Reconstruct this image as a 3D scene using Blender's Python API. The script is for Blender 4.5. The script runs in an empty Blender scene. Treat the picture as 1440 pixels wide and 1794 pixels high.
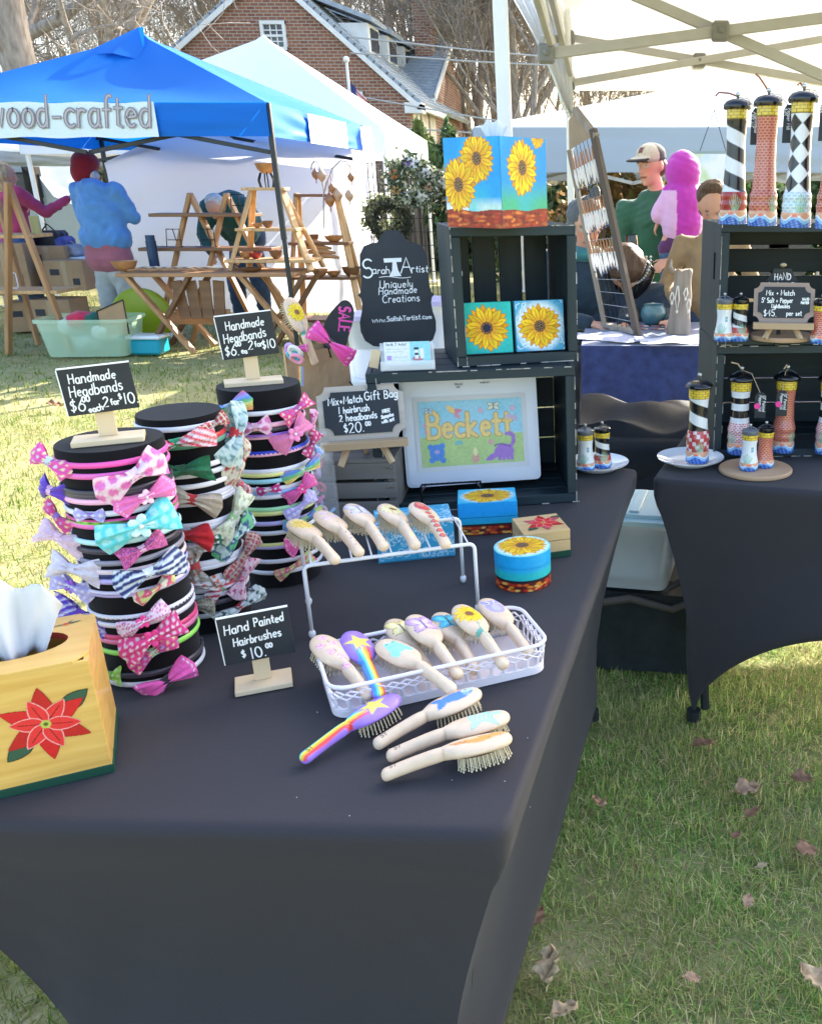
import bpy, math, random
import numpy as np
from mathutils import Vector, Matrix, Euler
R = math.radians; PI = math.pi
random.seed(7); RNG = np.random.RandomState(7)
S = bpy.context.scene
COL = S.collection
# ------------------------------------------------------------------ camera
F, PX, PY, PITCH, CH = 1560.0, 1080.0, 897.0, R(20.14), 1.44
cam = bpy.data.cameras.new('camera'); co = bpy.data.objects.new('camera', cam); COL.objects.link(co)
co.location = (0, 0, CH); co.rotation_euler = (R(90) - PITCH, 0, 0)
cam.sensor_fit = 'HORIZONTAL'; cam.sensor_width = 36; cam.lens = F / 1440 * 36
cam.shift_x = -(PX - 720) / 1440; cam.shift_y = 0.0
cam.clip_start = .05; cam.clip_end = 600
S.camera = co
# ------------------------------------------------------------------ sky, sun, exposure
SUN_AZ, SUN_EL = 32.0, 28.5      # azimuth from +Y (ahead) towards +X (right)
w = bpy.data.worlds.new('World'); S.world = w; w.use_nodes = True
nt = w.node_tree; bg = nt.nodes['Background']; sky = nt.nodes.new('ShaderNodeTexSky')
sky.sky_type = 'NISHITA'; sky.sun_disc = False; sky.sun_elevation = R(SUN_EL); sky.sun_rotation = R(SUN_AZ)
sky.air_density = 1.0; sky.dust_density = 3.0; sky.ozone_density = 1.0
nt.links.new(sky.outputs[0], bg.inputs[0]); bg.inputs[1].default_value = 0.15
sl = bpy.data.lights.new('sun', 'SUN'); sl.energy = 4.2; sl.angle = R(.5); sl.color = (1, .94, .84)
so = bpy.data.objects.new('sun', sl); COL.objects.link(so)
sd = Vector((math.sin(R(SUN_AZ)) * math.cos(R(SUN_EL)), math.cos(R(SUN_AZ)) * math.cos(R(SUN_EL)), math.sin(R(SUN_EL))))
so.rotation_euler = sd.to_track_quat('Z', 'Y').to_euler(); so.location = sd * 30
vs = S.view_settings; vs.view_transform = 'Standard'; vs.look = 'None'; vs.exposure = 2.25; vs.gamma = 1
vs.use_curve_mapping = False
# ------------------------------------------------------------------ where a sight line meets a level or an upright plane
def ray(u, v):
 x = (u - PX) / F; y = (v - PY) / F; c, s = math.cos(PITCH), math.sin(PITCH)
 return Vector((x, c - y * s, -s - y * c))
def W(u, v, z=0.0):
 d = ray(u, v); t = (z - CH) / d.z
 return Vector((d.x * t, d.y * t, z))
def Y(u, v, y):
 d = ray(u, v); t = y / d.y
 return Vector((d.x * t, y, CH + d.z * t))
# ------------------------------------------------------------------ materials
MATS = {}
def _n(nt, t, **k):
 n = nt.nodes.new(t)
 for a, b in k.items(): setattr(n, a, b)
 return n
def mat(name, col=(.5, .5, .5), rough=.6, metal=0.0, var=0.0, scale=8.0, bump=0.0, bscale=None, attr=False,
  trans=0.0, spec=.4, sheen=0.0, stretch=(1, 1, 1), col2=None, alpha=1.0, transmission=0.0, coat=0.0):
 if name in MATS: return MATS[name]
 m = bpy.data.materials.new(name); m.use_nodes = True; nt = m.node_tree
 b = nt.nodes['Principled BSDF']; L = nt.links.new
 b.inputs['Roughness'].default_value = rough; b.inputs['Metallic'].default_value = metal
 b.inputs['Specular IOR Level'].default_value = spec
 b.inputs['Base Color'].default_value = (*col, 1)
 if sheen:
  b.inputs['Sheen Weight'].default_value = sheen; b.inputs['Sheen Roughness'].default_value = .5
 if coat: b.inputs['Coat Weight'].default_value = coat; b.inputs['Coat Roughness'].default_value = .08
 if transmission: b.inputs['Transmission Weight'].default_value = transmission; b.inputs['IOR'].default_value = 1.3
 b.inputs['Alpha'].default_value = alpha
 src = None
 if attr:
  a = _n(nt, 'ShaderNodeVertexColor'); a.layer_name = 'Col'; src = a.outputs[0]; L(src, b.inputs['Base Color'])
 if var or bump:
  tc = _n(nt, 'ShaderNodeTexCoord'); mp = _n(nt, 'ShaderNodeMapping'); mp.inputs['Scale'].default_value = stretch
  L(tc.outputs['Object'], mp.inputs[0])
  nz = _n(nt, 'ShaderNodeTexNoise'); nz.inputs['Scale'].default_value = scale; nz.inputs['Detail'].default_value = 6
  L(mp.outputs[0], nz.inputs[0])
 if var:
  cr = _n(nt, 'ShaderNodeMapRange'); cr.inputs[1].default_value = .3; cr.inputs[2].default_value = .7
  L(nz.outputs[0], cr.inputs[0])
  mx = _n(nt, 'ShaderNodeMix'); mx.data_type = 'RGBA'
  if col2: c1, c2 = col, col2
  else: c1 = tuple(max(0, c * (1 - var)) for c in col); c2 = tuple(min(1, c * (1 + var)) for c in col)
  if attr:
   mx.blend_type = 'MULTIPLY'; mx.inputs[0].default_value = 1; L(src, mx.inputs[6])
   c3 = _n(nt, 'ShaderNodeMapRange'); c3.inputs[3].default_value = 1 - var; c3.inputs[4].default_value = 1 + var
   L(cr.outputs[0], c3.inputs[0]); L(c3.outputs[0], mx.inputs[7])
  else:
   L(cr.outputs[0], mx.inputs[0]); mx.inputs[6].default_value = (*c1, 1); mx.inputs[7].default_value = (*c2, 1)
  L(mx.outputs[2], b.inputs['Base Color']); src = mx.outputs[2]
 if bump:
  n2 = nz
  if bscale:
   n2 = _n(nt, 'ShaderNodeTexNoise'); n2.inputs['Scale'].default_value = bscale; n2.inputs['Detail'].default_value = 5
   L(mp.outputs[0], n2.inputs[0])
  bp = _n(nt, 'ShaderNodeBump'); bp.inputs['Strength'].default_value = min(1, bump); bp.inputs['Distance'].default_value = .004 * max(1, bump)
  L(n2.outputs[0], bp.inputs['Height']); L(bp.outputs[0], b.inputs['Normal'])
 if trans:
  tr = _n(nt, 'ShaderNodeBsdfTranslucent'); tr.inputs[0].default_value = (*col, 1)
  if src: L(src, tr.inputs[0])
  ms = _n(nt, 'ShaderNodeMixShader'); ms.inputs[0].default_value = trans
  L(b.outputs[0], ms.inputs[1]); L(tr.outputs[0], ms.inputs[2]); L(ms.outputs[0], nt.nodes['Material Output'].inputs[0])
 MATS[name] = m
 return m
def wood(name, c1, c2, axis=0, scale=14, rough=.6, bump=.25):
 st = [1, 1, 1]; st[axis] = .07
 return mat(name, c1, rough, var=.3, col2=c2, scale=scale, stretch=tuple(st), bump=bump)
PAINT = mat('painted_colours', attr=True, rough=.45, var=.06, scale=120)
PAINTM = mat('matt_painted_colours', attr=True, rough=.75, var=.08, scale=150, bump=.1)
GLAZE = mat('glossy_painted_colours', attr=True, rough=.22, coat=.4)
CLOTHC = mat('printed_ribbon', attr=True, rough=.7, var=.1, scale=160, trans=.15, sheen=.3, bump=.5)
CHALK = mat('chalk_marker', (.86, .86, .84), .8)
# ------------------------------------------------------------------ objects
def newobj(name, me, parent=None):
 o = bpy.data.objects.new(name, me); COL.objects.link(o)
 if parent is not None: o.parent = parent
 return o
def tag(o, label=None, cat=None, group=None, kind=None):
 if label: o['label'] = label
 if cat: o['category'] = cat
 if group: o['group'] = group
 if kind: o['kind'] = kind
 return o
def thing(name, label, cat, loc=(0, 0, 0), rz=0, group=None, rot=None):
 o = newobj(name, None); o.location = loc; o.rotation_euler = rot if rot else (0, 0, rz); o.empty_display_size = .05
 return tag(o, label, cat, group)
class MB:
 def __init__(s): s.v = []; s.f = []; s.c = None; s.m = []; s.mi = 0; s.T = None
 def add(s, vs, fs):
  k = len(s.v)
  s.v += [tuple(s.T @ Vector(p)) for p in vs] if s.T is not None else [tuple(p) for p in vs]
  s.f += [tuple(i + k for i in f) for f in fs]; s.m += [s.mi] * len(fs); return s
 def box(s, c, d, rot=None, ch=0.0):
  hx, hy, hz = d[0] / 2, d[1] / 2, d[2] / 2
  M = (rot.to_matrix() if isinstance(rot, Euler) else rot) if rot is not None else None
  def tf(p):
   q = Vector(p)
   if M is not None: q = M @ q
   return (q.x + c[0], q.y + c[1], q.z + c[2])
  if ch <= 0:
   vs = [tf((x, y, z)) for x in (-hx, hx) for y in (-hy, hy) for z in (-hz, hz)]
   fs = [(0, 1, 3, 2), (4, 6, 7, 5), (0, 4, 5, 1), (2, 3, 7, 6), (0, 2, 6, 4), (1, 5, 7, 3)]
   return s.add(vs, fs)
  ch = min(ch, hx * .9, hy * .9, hz * .9)
  vs = []; idx = {}
  for sx in (-1, 1):
   for sy in (-1, 1):
    for sz in (-1, 1):
     for a in range(3):
      p = [sx * (hx - ch), sy * (hy - ch), sz * (hz - ch)]
      p[a] += (sx, sy, sz)[a] * ch
      idx[(sx, sy, sz, a)] = len(vs); vs.append(tf(p))
  fs = []
  def I(q, a): return idx[(q[0], q[1], q[2], a)]
  for a in range(3):
   b, c2 = [(1, 2), (2, 0), (0, 1)][a]
   for sg in (-1, 1):
    qs = []
    for (sb, sc) in ((-1, -1), (1, -1), (1, 1), (-1, 1)):
     q = [0, 0, 0]; q[a] = sg; q[b] = sb; q[c2] = sc; qs.append(I(q, a))
    fs.append(tuple(qs) if sg > 0 else tuple(reversed(qs)))
  for a in range(3):       # edges along axis a
   b, c2 = [(1, 2), (2, 0), (0, 1)][a]
   for sb in (-1, 1):
    for sc in (-1, 1):
     q0 = [0, 0, 0]; q0[a] = -1; q0[b] = sb; q0[c2] = sc; q1 = list(q0); q1[a] = 1
     f = (I(q0, b), I(q0, c2), I(q1, c2), I(q1, b))
     fs.append(f if sb * sc < 0 else tuple(reversed(f)))
  for sx in (-1, 1):
   for sy in (-1, 1):
    for sz in (-1, 1):
     f = (I((sx, sy, sz), 0), I((sx, sy, sz), 1), I((sx, sy, sz), 2))
     fs.append(f if sx * sy * sz > 0 else tuple(reversed(f)))
  return s.add(vs, fs)
 def tube(s, pts, r, n=8, closed=False, caps=True, flat=None):
  pts = [Vector(p) for p in pts]; N = len(pts)
  rs = r if isinstance(r, (list, tuple)) else [r] * N
  vs = []; prev = None
  for i, p in enumerate(pts):
   if closed: t = pts[(i + 1) % N] - pts[i - 1]
   else: t = pts[min(i + 1, N - 1)] - pts[max(i - 1, 0)]
   if t.length < 1e-9: t = Vector((0, 0, 1))
   t.normalize()
   if prev is None:
    a = Vector((0, 0, 1)) if abs(t.z) < .9 else Vector((1, 0, 0))
    u = (a - t * a.dot(t)).normalized()
   else:
    u = prev - t * prev.dot(t)
    u = u.normalized() if u.length > 1e-6 else t.orthogonal().normalized()
   prev = u; w_ = t.cross(u)
   fx, fy = flat if flat else (1, 1)
   for k in range(n):
    a = 2 * PI * k / n + PI / n
    vs.append(p + (u * math.cos(a) * fx + w_ * math.sin(a) * fy) * rs[i])
  fs = []
  for i in range(N if closed else N - 1):
   j = (i + 1) % N
   for k in range(n): fs.append((i * n + k, i * n + (k + 1) % n, j * n + (k + 1) % n, j * n + k))
  if caps and not closed: fs += [tuple(range(n))[::-1], tuple((N - 1) * n + k for k in range(n))]
  return s.add(vs, fs)
 def cyl(s, p0, p1, r0, r1=None, n=16, caps=True): return s.tube([p0, p1], [r0, r0 if r1 is None else r1], n, caps=caps)
 def lathe(s, prof, n=24, c=(0, 0, 0), sc=(1, 1)):
  vs = []; fs = []
  for (r, z) in prof:
   for k in range(n):
    a = 2 * PI * k / n; vs.append((c[0] + r * math.cos(a) * sc[0], c[1] + r * math.sin(a) * sc[1], c[2] + z))
  for i in range(len(prof) - 1):
   for k in range(n):
    fs.append((i * n + k, i * n + (k + 1) % n, (i + 1) * n + (k + 1) % n, (i + 1) * n + k))
  if prof[0][0] > 1e-5: fs.append(tuple(range(n))[::-1])
  if prof[-1][0] > 1e-5: fs.append(tuple((len(prof) - 1) * n + k for k in range(n)))
  return s.add(vs, fs)
 def ell(s, c, r, n=12, m=8, rot=None):
  vs = []; fs = []
  M = rot.to_matrix() if isinstance(rot, Euler) else rot
  for i in range(m + 1):
   ph = PI * i / m
   for k in range(n):
    a = 2 * PI * k / n
    q = Vector((r[0] * math.sin(ph) * math.cos(a), r[1] * math.sin(ph) * math.sin(a), -r[2] * math.cos(ph)))
    if M is not None: q = M @ q
    vs.append((q.x + c[0], q.y + c[1], q.z + c[2]))
  for i in range(m):
   for k in range(n): fs.append((i * n + k, i * n + (k + 1) % n, (i + 1) * n + (k + 1) % n, (i + 1) * n + k))
  return s.add(vs, fs)
 def prism(s, poly, h, M=None, z0=0.0):
  n = len(poly); vs = [(x, y, z0) for x, y in poly] + [(x, y, z0 + h) for x, y in poly]
  fs = [tuple(range(n))[::-1], tuple(range(n, 2 * n))] + [(i, (i + 1) % n, n + (i + 1) % n, n + i) for i in range(n)]
  if M is not None: vs = [tuple(M @ Vector(p)) for p in vs]
  return s.add(vs, fs)
 def grid(s, P, wrap=False):                      # P: rows of points
  nr, nc = len(P), len(P[0]); vs = [p for row in P for p in row]; fs = []
  for i in range(nr - 1):
   for j in range(nc if wrap else nc - 1):
    k = (j + 1) % nc; fs.append((i * nc + j, i * nc + k, (i + 1) * nc + k, (i + 1) * nc + j))
  return s.add(vs, fs)
 def build(s, name, mats, parent=None, smooth=False, ang=None):
  me = bpy.data.meshes.new(name); me.from_pydata(s.v, [], s.f)
  if not isinstance(mats, (list, tuple)): mats = [mats]
  for m in mats: me.materials.append(m)
  if len(mats) > 1: me.polygons.foreach_set('material_index', s.m)
  me.validate(); fixn(me)
  if smooth: shade(me, ang)
  return newobj(name, me, parent)
def fixn(me):
 import bmesh
 if len(me.polygons) > 40000: return
 b = bmesh.new(); b.from_mesh(me); bmesh.ops.recalc_face_normals(b, faces=b.faces); b.to_mesh(me); b.free()
def shade(me, ang=None):
 me.polygons.foreach_set('use_smooth', [True] * len(me.polygons))
 if ang: me.set_sharp_from_angle(angle=R(ang))
def npmesh(name, V, Fq, mats, parent=None, smooth=False, colors=None, fix=False):
 me = bpy.data.meshes.new(name); V = np.asarray(V, np.float32).reshape(-1, 3); Fq = np.asarray(Fq, np.int32)
 nf, k = Fq.shape
 me.vertices.add(len(V)); me.vertices.foreach_set('co', V.ravel())
 me.loops.add(nf * k); me.loops.foreach_set('vertex_index', Fq.ravel())
 me.polygons.add(nf); me.polygons.foreach_set('loop_start', np.arange(0, nf * k, k, dtype=np.int32))
 me.polygons.foreach_set('loop_total', np.full(nf, k, np.int32)) if hasattr(me.polygons[0], 'loop_total') and False else None
 me.update(calc_edges=True)
 if colors is not None:
  a = me.color_attributes.new('Col', 'FLOAT_COLOR', 'POINT')
  c = np.ones((len(V), 4), np.float32); c[:, :3] = np.asarray(colors).reshape(-1, 3); a.data.foreach_set('color', c.ravel())
 for m in (mats if isinstance(mats, (list, tuple)) else [mats]): me.materials.append(m)
 if fix: fixn(me)
 if smooth: shade(me, 50)
 return newobj(name, me, parent)
def gridfaces(nr, nc, wrap=False):
 i = np.arange(nr - 1)[:, None]; j = np.arange(nc if wrap else nc - 1)[None, :]; k = (j + 1) % nc
 return np.stack([i * nc + j + 0 * k, i * nc + k, (i + 1) * nc + k, (i + 1) * nc + j + 0 * k], -1).reshape(-1, 4)
def copy_thing(root, loc=None, rz=None, label=None, scale=None, rot=None):
 def rec(o, par):
  c = o.copy(); COL.objects.link(c)
  if par is not None: c.parent = par
  for ch in list(o.children): rec(ch, c)
  return c
 r = rec(root, None)
 if loc is not None: r.location = loc
 if rz is not None: r.rotation_euler = (0, 0, rz)
 if rot is not None: r.rotation_euler = rot
 if scale is not None: r.scale = (scale,) * 3 if not hasattr(scale, '__len__') else scale
 if label: r['label'] = label
 return r
def s2l(*c):                                          # 0-255 sRGB to linear
 return tuple((x / 255 / 12.92 if x / 255 <= .04045 else ((x / 255 + .055) / 1.055) ** 2.4) for x in c)
# ------------------------------------------------------------------ painting on any set of 2-D points
def nz2(X, Yv, sc, seed=0):
 r = np.random.RandomState(seed); o = np.zeros_like(X)
 for k in range(5):
  a = r.uniform(0, 2 * PI); f = sc * (1 + k * .6); o = o + np.sin(f * (X * math.cos(a) + Yv * math.sin(a)) + r.uniform(0, 6)) / (1 + .5 * k)
 return o / 2.2
class Canvas:
 def __init__(s, X, Yv, bg, px):
  s.X = X; s.Y = Yv; s.px = px; s.C = np.zeros(X.shape + (3,)); s.C[...] = bg
 def mix(s, m, c):
  m = np.clip(m, 0, 1)[..., None]; s.C = s.C * (1 - m) + np.asarray(c) * m
 def sd(s, d, c): s.mix(.5 - d / s.px, c)                       # signed distance, negative inside
 def ell(s, x, y, rx, ry, c, soft=0, ang=0):
  ca, sa = math.cos(ang), math.sin(ang); dx = s.X - x; dy = s.Y - y
  q = np.sqrt(((dx * ca + dy * sa) / rx) ** 2 + ((-dx * sa + dy * ca) / ry) ** 2)
  s.mix(.5 + (1 - q) * min(rx, ry) / max(s.px, soft), c)
 def rect(s, x0, y0, x1, y1, c):
  s.sd(np.maximum(np.maximum(x0 - s.X, s.X - x1), np.maximum(y0 - s.Y, s.Y - y1)), c)
 def dist(s, pts):
  d = np.full(s.X.shape, 1e9)
  for (ax, ay), (bx, by) in zip(pts[:-1], pts[1:]):
   vx, vy = bx - ax, by - ay; L = vx * vx + vy * vy + 1e-12
   t = np.clip(((s.X - ax) * vx + (s.Y - ay) * vy) / L, 0, 1)
   d = np.minimum(d, np.hypot(s.X - ax - t * vx, s.Y - ay - t * vy))
  return d
 def line(s, pts, w_, c): s.sd(s.dist(pts) - w_ / 2, c)
 def poly(s, pts, c, edge=None, ew=0):
  ins = np.zeros(s.X.shape, bool); P = list(pts) + [pts[0]]
  for (ax, ay), (bx, by) in zip(P[:-1], P[1:]):
   cnd = ((ay > s.Y) != (by > s.Y)); t = (s.Y - ay) / ((by - ay) if by != ay else 1e-9)
   ins ^= cnd & (s.X < ax + t * (bx - ax))
  d = s.dist(P); d = np.where(ins, -d, d); s.sd(d, c)
  if edge is not None: s.sd(np.abs(d) - ew / 2, edge)
 def petal(s, x, y, ang, L, wd, c, edge=None, ew=0, blunt=.8, inner=None):
  ca, sa = math.cos(ang), math.sin(ang); a = ((s.X - x) * ca + (s.Y - y) * sa) / L; b = -(s.X - x) * sa + (s.Y - y) * ca
  hw = wd / 2 * np.sin(PI * np.clip(a, 0, 1) ** blunt) ** .85
  d = np.abs(b) - hw; d = np.where((a < 0) | (a > 1), np.maximum(d, s.px * 2), d)
  s.sd(d, c)
  if inner is not None: s.mix(np.where((d < 0), np.clip(1 - a * 1.6, 0, 1) * .8, 0), inner)
  if edge is not None: s.sd(np.where((a < 0) | (a > 1), 9, np.abs(d) - ew / 2), edge)
 def text(s, T, w_, c):
  for st in T: s.line(st, w_, c)
YEL, DYEL, ORG, BRN, DBR = (.95, .62, .02), (.9, .42, .01), (.72, .22, .02), (.13, .045, .02), (.03, .015, .01)
def sunflower(c, x, y, r, sq=1.0, n=13, ph=0, tip=ORG, light=YEL, cr=.27):
 for lay in range(2):
  for k in range(n):
   a = 2 * PI * (k + .5 * lay) / n + ph
   L = r * (1 if lay == 0 else .95) * (1 + .06 * math.sin(k * 2.3));
   ca, sa = math.cos(a) , math.sin(a)
   cx, cy = x + sq * ca * r * .16, y + sa * r * .16
   A = math.atan2(sa, sq * ca); LL = L * .86 * math.hypot(ca * sq, sa)
   g_ = .78 + .3 * ((k * 7 + lay * 3) % 5) / 4; c.petal(cx, cy, A + .05 * math.sin(k * 5), LL, r * (.3 + .1 * ((k * 3) % 4) / 3), tuple(min(1, q * g_) for q in (light if lay else DYEL)), edge=(.35, .1, .01), ew=r * .025, blunt=.95, inner=tip)
   c.line([(cx + math.cos(A) * LL * .25, cy + math.sin(A) * LL * .25), (cx + math.cos(A) * LL * .75, cy + math.sin(A) * LL * .75)], r * .03, (.5, .17, .01))
 c.ell(x, y, r * cr * sq, r * cr, BRN); c.ell(x, y, r * cr * .66 * sq, r * cr * .66, DBR)
 for k in range(26):
  a = k * 2.4; q = r * cr * .95 * math.sqrt(k / 26); c.ell(x + sq * q * math.cos(a), y + q * math.sin(a), r * .022, r * .022, (.5, .3, .14))
def poinsettia(c, x, y, r, red=(.62, .012, .015), sqy=1.0):
 dk = (.25, .01, .01)
 for a in (.62, 3.85): c.petal(x + .45 * r * math.cos(a), y + .45 * r * math.sin(a), a, r * .78, r * .42, (.03, .09, .05), edge=(.01, .02, .01), ew=r * .03)
 for k in range(6): c.petal(x, y, R(12 + 60 * k + 78), r, r * .5, red if k % 2 else (.5, .012, .012), edge=dk, ew=r * .02, blunt=.62)
 for k in range(6):
  a = R(40 + 60 * k + 10); c.petal(x, y, a, r * .74, r * .36, (.75, .03, .03), edge=(.85, .35, .33), ew=r * .025, blunt=.75)
  c.line([(x + r * .15 * math.cos(a), y + r * .15 * math.sin(a)), (x + r * .55 * math.cos(a), y + r * .55 * math.sin(a))], r * .025, dk)
 c.ell(x, y, r * .11, r * .11, (.45, .5, .08)); c.ell(x, y, r * .05, r * .05, (.1, .12, .02))
def canvas_sheet(name, parent, w_, h, res, paint, M, mat_=None, bg=(.8, .8, .8)):
 """a flat painted surface w_ x h; paint(canvas) works in metres, origin at lower left; M maps (x, y, 0) to the parent's space"""
 nx = max(2, int(w_ / res) + 1); ny = max(2, int(h / res) + 1)
 X, Yv = np.meshgrid(np.linspace(0, w_, nx), np.linspace(0, h, ny)); c = Canvas(X, Yv, bg, res * 1.2); paint(c)
 P = np.stack([X, Yv, np.zeros_like(X), np.ones_like(X)], -1).reshape(-1, 4) @ np.array(M).T
 return npmesh(name, P[:, :3], gridfaces(ny, nx), mat_ or PAINT, parent, colors=c.C)
def frameM(o, xdir, ydir):
 x = Vector(xdir).normalized(); y = Vector(ydir).normalized(); z = x.cross(y)
 return Matrix(((x.x, y.x, z.x, o[0]), (x.y, y.y, z.y, o[1]), (x.z, y.z, z.z, o[2]), (0, 0, 0, 1)))
# ------------------------------------------------------------------ one-stroke lettering
def arc(cx, cy, rx, ry, a0, a1, n=9): return [(cx + rx * math.cos(R(a0 + (a1 - a0) * i / n)), cy + ry * math.sin(R(a0 + (a1 - a0) * i / n))) for i in range(n + 1)]
G = {
 'A': (.7, [[(0, 0), (.34, 1), (.68, 0)], [(.12, .38), (.56, .38)]]), 'B': (.6, [[(0, 0), (0, 1)], [(0, 1)] + arc(.22, .76, .26, .24, 90, -90) + [(0, .52)], [(0, .52)] + arc(.26, .26, .3, .26, 90, -90) + [(0, 0)]]),
 'C': (.68, [arc(.36, .5, .34, .5, 50, 310, 14)]), 'D': (.66, [[(0, 0), (0, 1)], [(0, 1)] + arc(.2, .5, .42, .5, 90, -90) + [(0, 0)]]),
 'E': (.55, [[(.5, 1), (0, 1), (0, 0), (.52, 0)], [(0, .52), (.42, .52)]]), 'F': (.5, [[(.5, 1), (0, 1), (0, 0)], [(0, .52), (.4, .52)]]),
 'G': (.72, [arc(.36, .5, .35, .5, 50, 340, 14) + [(.7, .46), (.42, .46)]]), 'H': (.66, [[(0, 0), (.02, 1)], [(.58, 0), (.6, 1)], [(0, .5), (.6, .54)]]),
 'I': (.16, [[(.05, 0), (.05, 1)]]), 'K': (.6, [[(0, 0), (0, 1)], [(.52, 1), (0, .42), (.56, 0)]]), 'L': (.5, [[(0, 1), (0, 0), (.48, 0)]]), 'M': (.8, [[(0, 0), (.06, 1), (.38, .3), (.7, 1), (.76, 0)]]),
 'N': (.68, [[(0, 0), (0, 1), (.58, 0), (.6, 1)]]), 'O': (.74, [arc(.36, .5, .36, .5, 90, 450, 16)]), 'P': (.56, [[(0, 0), (0, 1)], [(0, 1)] + arc(.22, .74, .28, .26, 90, -90) + [(0, .48)]]),
 'R': (.6, [[(0, 0), (0, 1)], [(0, 1)] + arc(.22, .74, .26, .26, 90, -90) + [(0, .48), (.52, 0)]]), 'S': (.58, [arc(.3, .74, .25, .26, 40, 250, 9) + arc(.27, .26, .27, .28, 80, -140, 9)]),
 'T': (.64, [[(0, 1), (.62, 1)], [(.31, 1), (.31, 0)]]), 'U': (.64, [[(0, 1)] + arc(.3, .3, .3, .3, 180, 360) + [(.6, 1)]]), 'X': (.6, [[(0, 0), (.55, 1)], [(0, 1), (.56, 0)]]), 'V': (.6, [[(0, 1), (.3, 0), (.6, 1)]]),
 'a': (.5, [arc(.22, .28, .22, .28, 60, 380, 12), [(.43, .56), (.42, .1), (.5, 0)]]), 'b': (.5, [[(0, 1), (0, 0)], arc(.2, .28, .24, .28, 170, -170, 12)]), 'c': (.44, [arc(.25, .28, .25, .28, 50, 310, 10)]),
 'd': (.52, [arc(.22, .28, .22, .28, 60, 380, 12), [(.44, 1), (.43, 0)]]), 'e': (.5, [[(.04, .3), (.44, .34)] + arc(.24, .29, .22, .28, 20, 310, 11)]), 'f': (.36, [arc(.3, .8, .16, .2, 60, 180, 5) + [(.13, 0)], [(0, .55), (.32, .55)]]),
 'g': (.5, [arc(.22, .28, .22, .28, 60, 380, 12), [(.44, .56), (.43, -.1)] + arc(.22, -.12, .2, .18, 0, -150, 6)]), 'h': (.5, [[(0, 1), (0, 0)], [(0, .3)] + arc(.2, .36, .2, .2, 160, 0, 6) + [(.41, 0)]]), 'i': (.16, [[(.05, .56), (.05, 0)], [(.05, .78), (.07, .84)]]),
 'k': (.46, [[(0, 1), (0, 0)], [(.38, .56), (0, .25), (.42, 0)]]), 'l': (.16, [[(.05, 1), (.05, 0)]]), 'm': (.76, [[(0, .56), (0, 0)], [(0, .32)] + arc(.17, .38, .16, .18, 160, 0, 5) + [(.33, 0)], [(.33, .32)] + arc(.5, .38, .16, .18, 160, 0, 5) + [(.67, 0)]]),
 'n': (.5, [[(0, .56), (0, 0)], [(0, .32)] + arc(.2, .36, .2, .2, 160, 0, 6) + [(.41, 0)]]), 'o': (.52, [arc(.24, .28, .24, .28, 90, 450, 12)]), 'p': (.5, [[(0, .56), (0, -.35)], arc(.2, .28, .24, .28, 170, -170, 12)]),
 'q': (.52, [arc(.22, .28, .22, .28, 60, 380, 12), [(.44, .56), (.43, -.35), (.55, -.22)]]), 'r': (.36, [[(0, .56), (0, 0)], [(0, .3)] + arc(.19, .36, .18, .19, 160, 50, 5)]), 's': (.42, [arc(.2, .42, .16, .14, 40, 250, 7) + arc(.18, .14, .18, .15, 80, -140, 7)]),
 't': (.36, [[(.15, .9), (.15, .05), (.32, 0)], [(0, .6), (.34, .6)]]), 'u': (.5, [[(0, .56)] + arc(.2, .2, .2, .2, 180, 350, 7) + [(.41, .56), (.42, 0)]]), 'w': (.7, [[(0, .56), (.16, 0), (.32, .45), (.48, 0), (.64, .56)]]), 'x': (.46, [[(0, .56), (.38, 0)], [(.38, .56), (0, 0)]]),
 'y': (.5, [[(0, .56)] + arc(.2, .22, .2, .2, 180, 350, 6) + [(.42, .56), (.4, -.15)] + arc(.22, -.15, .18, .16, 0, -150, 5)]),
 '0': (.66, [arc(.31, .5, .31, .5, 90, 450, 16)]), '1': (.26, [[(.1, 1), (.08, 0)]]), '2': (.6, [arc(.26, .76, .24, .24, 160, -40, 9) + [(0, 0), (.55, .04)]]), '4': (.6, [[(.4, 0), (.42, 1), (0, .35), (.56, .35)]]),
 '5': (.56, [[(.48, 1), (.08, 1), (.05, .58)] + arc(.24, .32, .28, .3, 110, -150, 10)]), '6': (.56, [[(.4, 1), (.1, .5)] + arc(.27, .27, .25, .27, 160, 520, 14)]), '$': (.52, [arc(.26, .68, .2, .18, 40, 250, 8) + arc(.24, .3, .22, .2, 80, -140, 8), [(.27, 1.02), (.25, -.04)]]),
 '.': (.2, [[(.05, 0), (.08, .03)]]), '+': (.5, [[(.05, .35), (.4, .35)], [(.22, .16), (.22, .54)]]), '-': (.44, [[(.04, .3), (.36, .3)]]), '"': (.26, [[(.04, 1), (.03, .78)], [(.17, 1), (.16, .78)]]), ' ': (.34, [])}
def strokes(txt, x, y, h, slant=0.0, rise=0.0, wob=.05, gap=.16, seed=1, width=1.0):
 """polylines of one line of hand lettering, cap height h, pen starting at x, y"""
 r = random.Random(seed); out = []
 for ch in txt:
  w_, st = G.get(ch, (.4, [])); k = 1 + r.uniform(-wob, wob) * 2; dy = r.uniform(-wob, wob) * h; q = math.tan(slant) + r.uniform(-wob, wob)
  for s_ in st: out.append([(x + (px_ * k + py_ * q) * h * width, y + dy + py_ * h * k) for px_, py_ in s_])
  adv = (w_ * k + gap) * h * width; x += adv; y += rise * adv
 return out
def ttext_width(txt, h, gap=.16, width=1.0): return sum((G.get(c, (.4, []))[0] + gap) for c in txt) * h * width
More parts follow.
